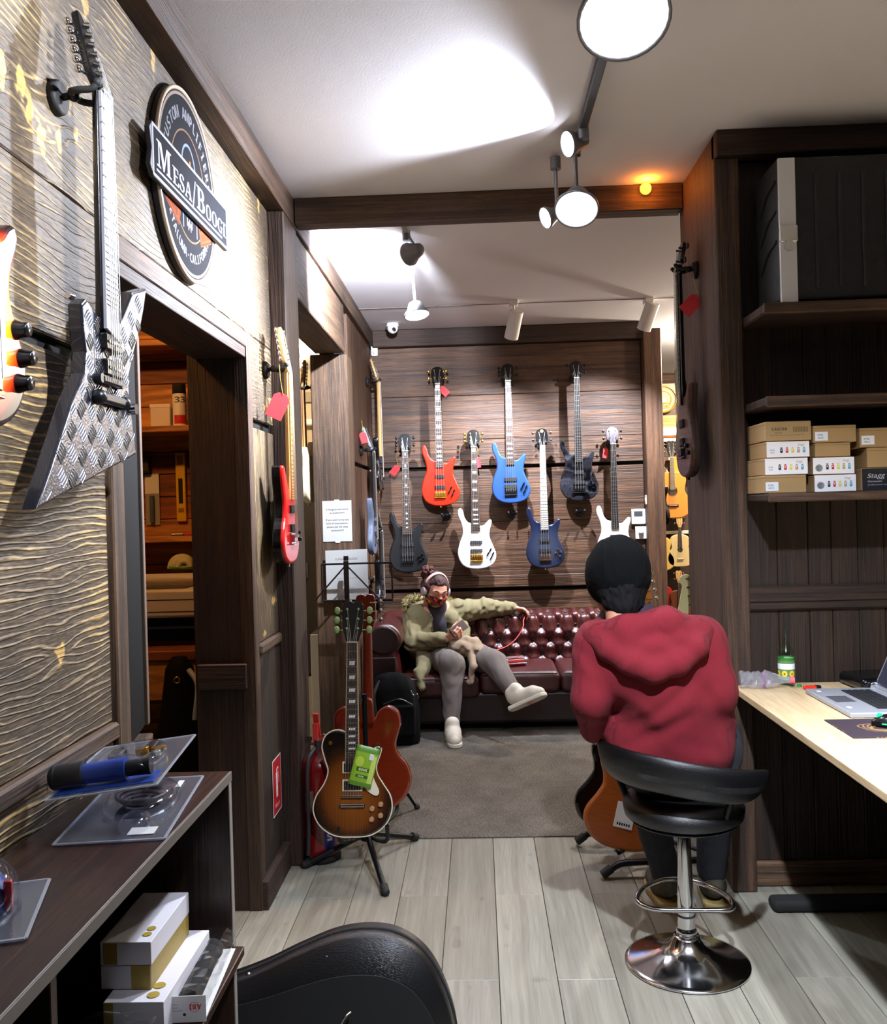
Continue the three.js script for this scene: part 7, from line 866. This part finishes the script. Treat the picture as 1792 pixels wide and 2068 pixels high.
  const dr = thing('snare_gadget', 'small red and chrome drum shaped gadget on the sofa seat', 'gadget', [0.235, 0.4025, -6.50], { rot: [0, 0.3, 0] }); part(dr, 'shell', [cylX(0.038, 0.038, 0.15, 0, 0.042, 0, 28)], std(0x8a2420, 0.25)); part(dr, 'hoop', [cylX(0.041, 0.041, 0.012, -0.07, 0.042, 0, 28), cylX(0.041, 0.041, 0.012, 0.07, 0.042, 0, 28)], M.chrome); part(dr, 'lug', Array.from({ length: 6 }, (_, i) => cylX(0.004, 0.004, 0.14, 0, 0.042 + Math.sin(i) * 0.042, Math.cos(i) * 0.042, 8)), M.chrome);
}
{ // person on the stool, from behind
  const t = thing('person', 'person in a red hooded sweatshirt and black knit cap seated on the bar stool', 'person', [0, 0, 0]), S = skin(0xb98468);
  const hm = new THREE.Matrix4().makeRotationFromEuler(new THREE.Euler(0.30, PI + 0.25, 0.10, 'YXZ')).setPosition(0.452, 1.292, -3.08);
  const W1 = [0.42, 0.77, -3.30], W2 = [0.80, 0.775, -3.26];
  const body = [
    [0.64, 0.70, -3.12, 0.60, 0.86, -3.06, 0.145, 0.135], [0.60, 0.86, -3.06, 0.555, 1.028, -3.03, 0.135, 0.13], [0.40, 1.103, -3.02, 0.70, 1.113, -3.02, 0.06, 0.06], [0.52, 1.128, -3.035, 0.462, 1.248, -3.07, 0.058, 0.054],
    [0.385, 1.088, -3.02, 0.362, 0.92, -2.99, 0.052, 0.044], [0.362, 0.92, -2.99, ...W1, 0.042, 0.028], [0.715, 1.088, -3.02, 0.755, 0.92, -2.99, 0.052, 0.044], [0.755, 0.92, -2.99, ...W2, 0.042, 0.028],
    [0.57, 0.68, -3.12, 0.56, 0.64, -3.50, 0.095, 0.065], [0.56, 0.64, -3.50, 0.685, 0.11, -3.56, 0.06, 0.042], [0.71, 0.68, -3.12, 0.865, 0.66, -3.47, 0.095, 0.065], [0.865, 0.66, -3.47, 0.862, 0.11, -3.55, 0.06, 0.042], [0.685, 0.10, -3.56, 0.68, 0.05, -3.66, 0.038, 0.03], [0.862, 0.10, -3.55, 0.875, 0.05, -3.65, 0.038, 0.03],
  ];
  const h1 = handBones(frame(W1, [0.35, -0.05, -1], [0, -1, 0.1]), [30, 34, 38, 42]), h2 = handBones(frame(W2, [-0.3, -0.1, -1], [0, -1, 0.1]), [30, 34, 38, 42]);
  part(t, 'body', merge([flesh(body, 0.012, 0.012), flesh(headBones(hm), 0.004, 0.007), flesh(h1, 0.0035, 0.0035), flesh(h2, 0.0035, 0.0035)]), S);
  const red = cloth(0x740a1b, 0.95, 0.0006);
  const coat = [
    [0.63, 0.745, -3.07, 0.60, 0.90, -3.05, 0.165, 0.16], [0.545, 0.77, -3.06, 0.685, 0.76, -3.07, 0.145, 0.145], [0.60, 0.90, -3.05, 0.555, 1.018, -3.035, 0.165, 0.15], [0.47, 1.008, -3.03, 0.65, 1.008, -3.03, 0.125, 0.125], [0.395, 1.093, -3.02, 0.71, 1.098, -3.02, 0.074, 0.078],
    [0.378, 1.083, -3.02, 0.352, 0.92, -2.985, 0.078, 0.061], [0.352, 0.92, -2.985, 0.375, 0.795, -3.12, 0.060, 0.052], [0.722, 1.083, -3.02, 0.752, 0.93, -2.985, 0.076, 0.064], [0.752, 0.93, -2.985, 0.765, 0.83, -3.05, 0.062, 0.056], [0.765, 0.83, -3.05, 0.785, 0.79, -3.15, 0.054, 0.046],
  ];
  const crease = (x, y, z) => 0.009 * fbm(nB, (x + y * 0.75) * 9 + 70, (x - y * 0.5) * 3 + z * 5 + 70, 256, 256, 2) + 0.004 * nA((x + y) * 20 + 60, (y - x) * 9 + z * 12 + 60, 256, 256) - 0.014 * bell(((y - 0.80) - (x - 0.50) * 0.55) / 0.028) * step(0.72, 0.55, x) * step(-3.02, -2.92, z) - 0.009 * bell(((y - 0.87) - (x - 0.52) * 0.8) / 0.025) * step(0.78, 0.6, x) * step(-3.02, -2.92, z);
  const hood = part(t, 'hooded_sweatshirt', uvWorld(flesh(coat, 0.010, 0.013, crease)), red);
  const U = [[0.370, 1.125, -2.99, 0.032], [0.405, 1.09, -2.93, 0.033], [0.465, 1.05, -2.89, 0.033], [0.532, 1.028, -2.875, 0.035], [0.605, 1.046, -2.88, 0.033], [0.672, 1.09, -2.91, 0.033], [0.712, 1.13, -2.968, 0.032]], Fd = [[0.40, 1.145, -2.965, 0.024], [0.465, 1.112, -2.915, 0.024], [0.54, 1.094, -2.897, 0.026], [0.62, 1.115, -2.908, 0.024], [0.68, 1.15, -2.95, 0.024]], chain = (l) => l.slice(1).map((q, i) => [...l[i].slice(0, 3), ...q.slice(0, 3), l[i][3], q[3]]);
  const fills = []; for (let i = 1; i < U.length - 1; i++) fills.push({ tri: [[0.535, 1.15, -2.935], U[i].slice(0, 3), U[i + 1].slice(0, 3)], r: 0.020 }); fills.push({ tri: [[0.535, 1.15, -2.935], U[0].slice(0, 3), U[1].slice(0, 3)], r: 0.02 });
  part(hood, 'hood', uvWorld(flesh([...chain(U), ...chain(Fd), ...fills, [0.375, 1.118, -2.99, 0.455, 1.15, -2.935, 0.038, 0.042], [0.455, 1.15, -2.935, 0.59, 1.168, -2.935, 0.042, 0.048], [0.59, 1.168, -2.935, 0.70, 1.13, -2.975, 0.048, 0.036], [0.40, 1.148, -3.05, 0.375, 1.123, -2.99, 0.03, 0.038], [0.62, 1.153, -3.05, 0.68, 1.138, -2.98, 0.036, 0.038]], 0.009, 0.010, (x, y, z) => 0.004 * fbm(nB, x * 8 + 70, (y + Math.abs(x - 0.55) * 0.7) * 26 + 70, 256, 256, 2))), red);
  part(t, 'collar', flesh([[0.46, 1.163, -3.06, 0.53, 1.173, -3.02, 0.05, 0.052], [0.44, 1.158, -3.10, 0.46, 1.163, -3.06, 0.045, 0.05]], 0.009, 0.01), cloth(0x2c1c2c));
  const L = (pts) => pts.map((b) => { const A = V3(b[0], b[1], b[2]).applyMatrix4(hm), B = V3(b[3], b[4], b[5]).applyMatrix4(hm); return [A.x, A.y, A.z, B.x, B.y, B.z, b[6], b[7]]; });
  const T_rib = texture(256, 256, (u, v) => { const a = Math.abs(Math.sin(u * 64 * PI)), b = Math.abs(Math.sin(v * 64 * PI + (Math.floor(u * 64) % 2) * 1.57)), q = 0.8 + 0.2 * a; return [q, q, q, clamp(a * 0.7 + b * 0.3)]; }, 0.3, 0.3);
  const cap = part(t, 'knit_cap', uvWorld(flesh(L([[0, 0.05, -0.038, 0, 0.048, 0.014, 0.094, 0.086], [0, 0.02, -0.04, 0, 0.016, 0.012, 0.094, 0.086], [0, 0.0, -0.04, 0, -0.004, 0.006, 0.092, 0.084]]), 0.006, 0.012, (x, y, z) => 0.003 * nA(x * 40 + 60, y * 40 + z * 40 + 60, 256, 256))), new THREE.MeshPhysicalMaterial({ color: 0x08090a, specularIntensity: 0.25, roughness: 0.95, map: T_rib.map, bumpMap: T_rib.bump, bumpScale: 0.0015 }));
  part(t, 'hair', flesh(L([[0, -0.03, -0.07, 0, -0.10, -0.075, 0.062, 0.045], [-0.04, -0.03, -0.05, -0.04, -0.085, -0.06, 0.05, 0.03], [0.04, -0.03, -0.05, 0.04, -0.085, -0.06, 0.05, 0.03]]), 0.006, 0.01, (x, y, z) => 0.004 * nA(x * 110 + 60, y * 60 + z * 60 + 60, 256, 256)), new THREE.MeshPhysicalMaterial({ color: 0x080707, specularIntensity: 0.4, roughness: 0.85 }));
  const jeans = part(t, 'trousers', uvWorld(flesh([[0.57, 0.69, -3.10, 0.71, 0.69, -3.10, 0.12, 0.125], [0.57, 0.68, -3.12, 0.56, 0.64, -3.50, 0.108, 0.08], [0.56, 0.64, -3.50, 0.685, 0.13, -3.56, 0.076, 0.056], [0.73, 0.68, -3.11, 0.875, 0.665, -3.47, 0.112, 0.084], [0.80, 0.70, -3.12, 0.83, 0.71, -3.24, 0.066, 0.07], [0.875, 0.665, -3.47, 0.862, 0.13, -3.55, 0.078, 0.056]], 0.012, 0.012, fold(0.006, 20, 30))), cloth(0x1b1c22, 0.9));
  for (const [x, z] of [[0.685, -3.55], [0.865, -3.54]]) { const m = frame([x, 0.062, z], [x > 0.8 ? 0.12 : -0.08, 0, -1], [0, 1, 0]), g = flesh([[0, -0.02, 0.02, 0, 0.04, 0.0, 0.042, 0.046], [0, 0.04, 0, 0.0, 0.15, -0.012, 0.046, 0.042]], 0.007, 0.01); g.applyMatrix4(m); const s = part(t, 'shoe', g, cloth(0x4a4636, 0.8)); const so = extrude(smoothShape([[-0.04, -0.06], [0.04, -0.06], [0.046, 0.03], [0.05, 0.13], [0.034, 0.19], [0, 0.205], [-0.034, 0.19], [-0.05, 0.13], [-0.046, 0.03]], 50), 0.028, 0.006, 2).translate(0, 0, -0.030); so.applyMatrix4(m); part(s, 'sole', so, std(0x8a7a48, 0.7)); }
}
renderer.render(scene, camera);
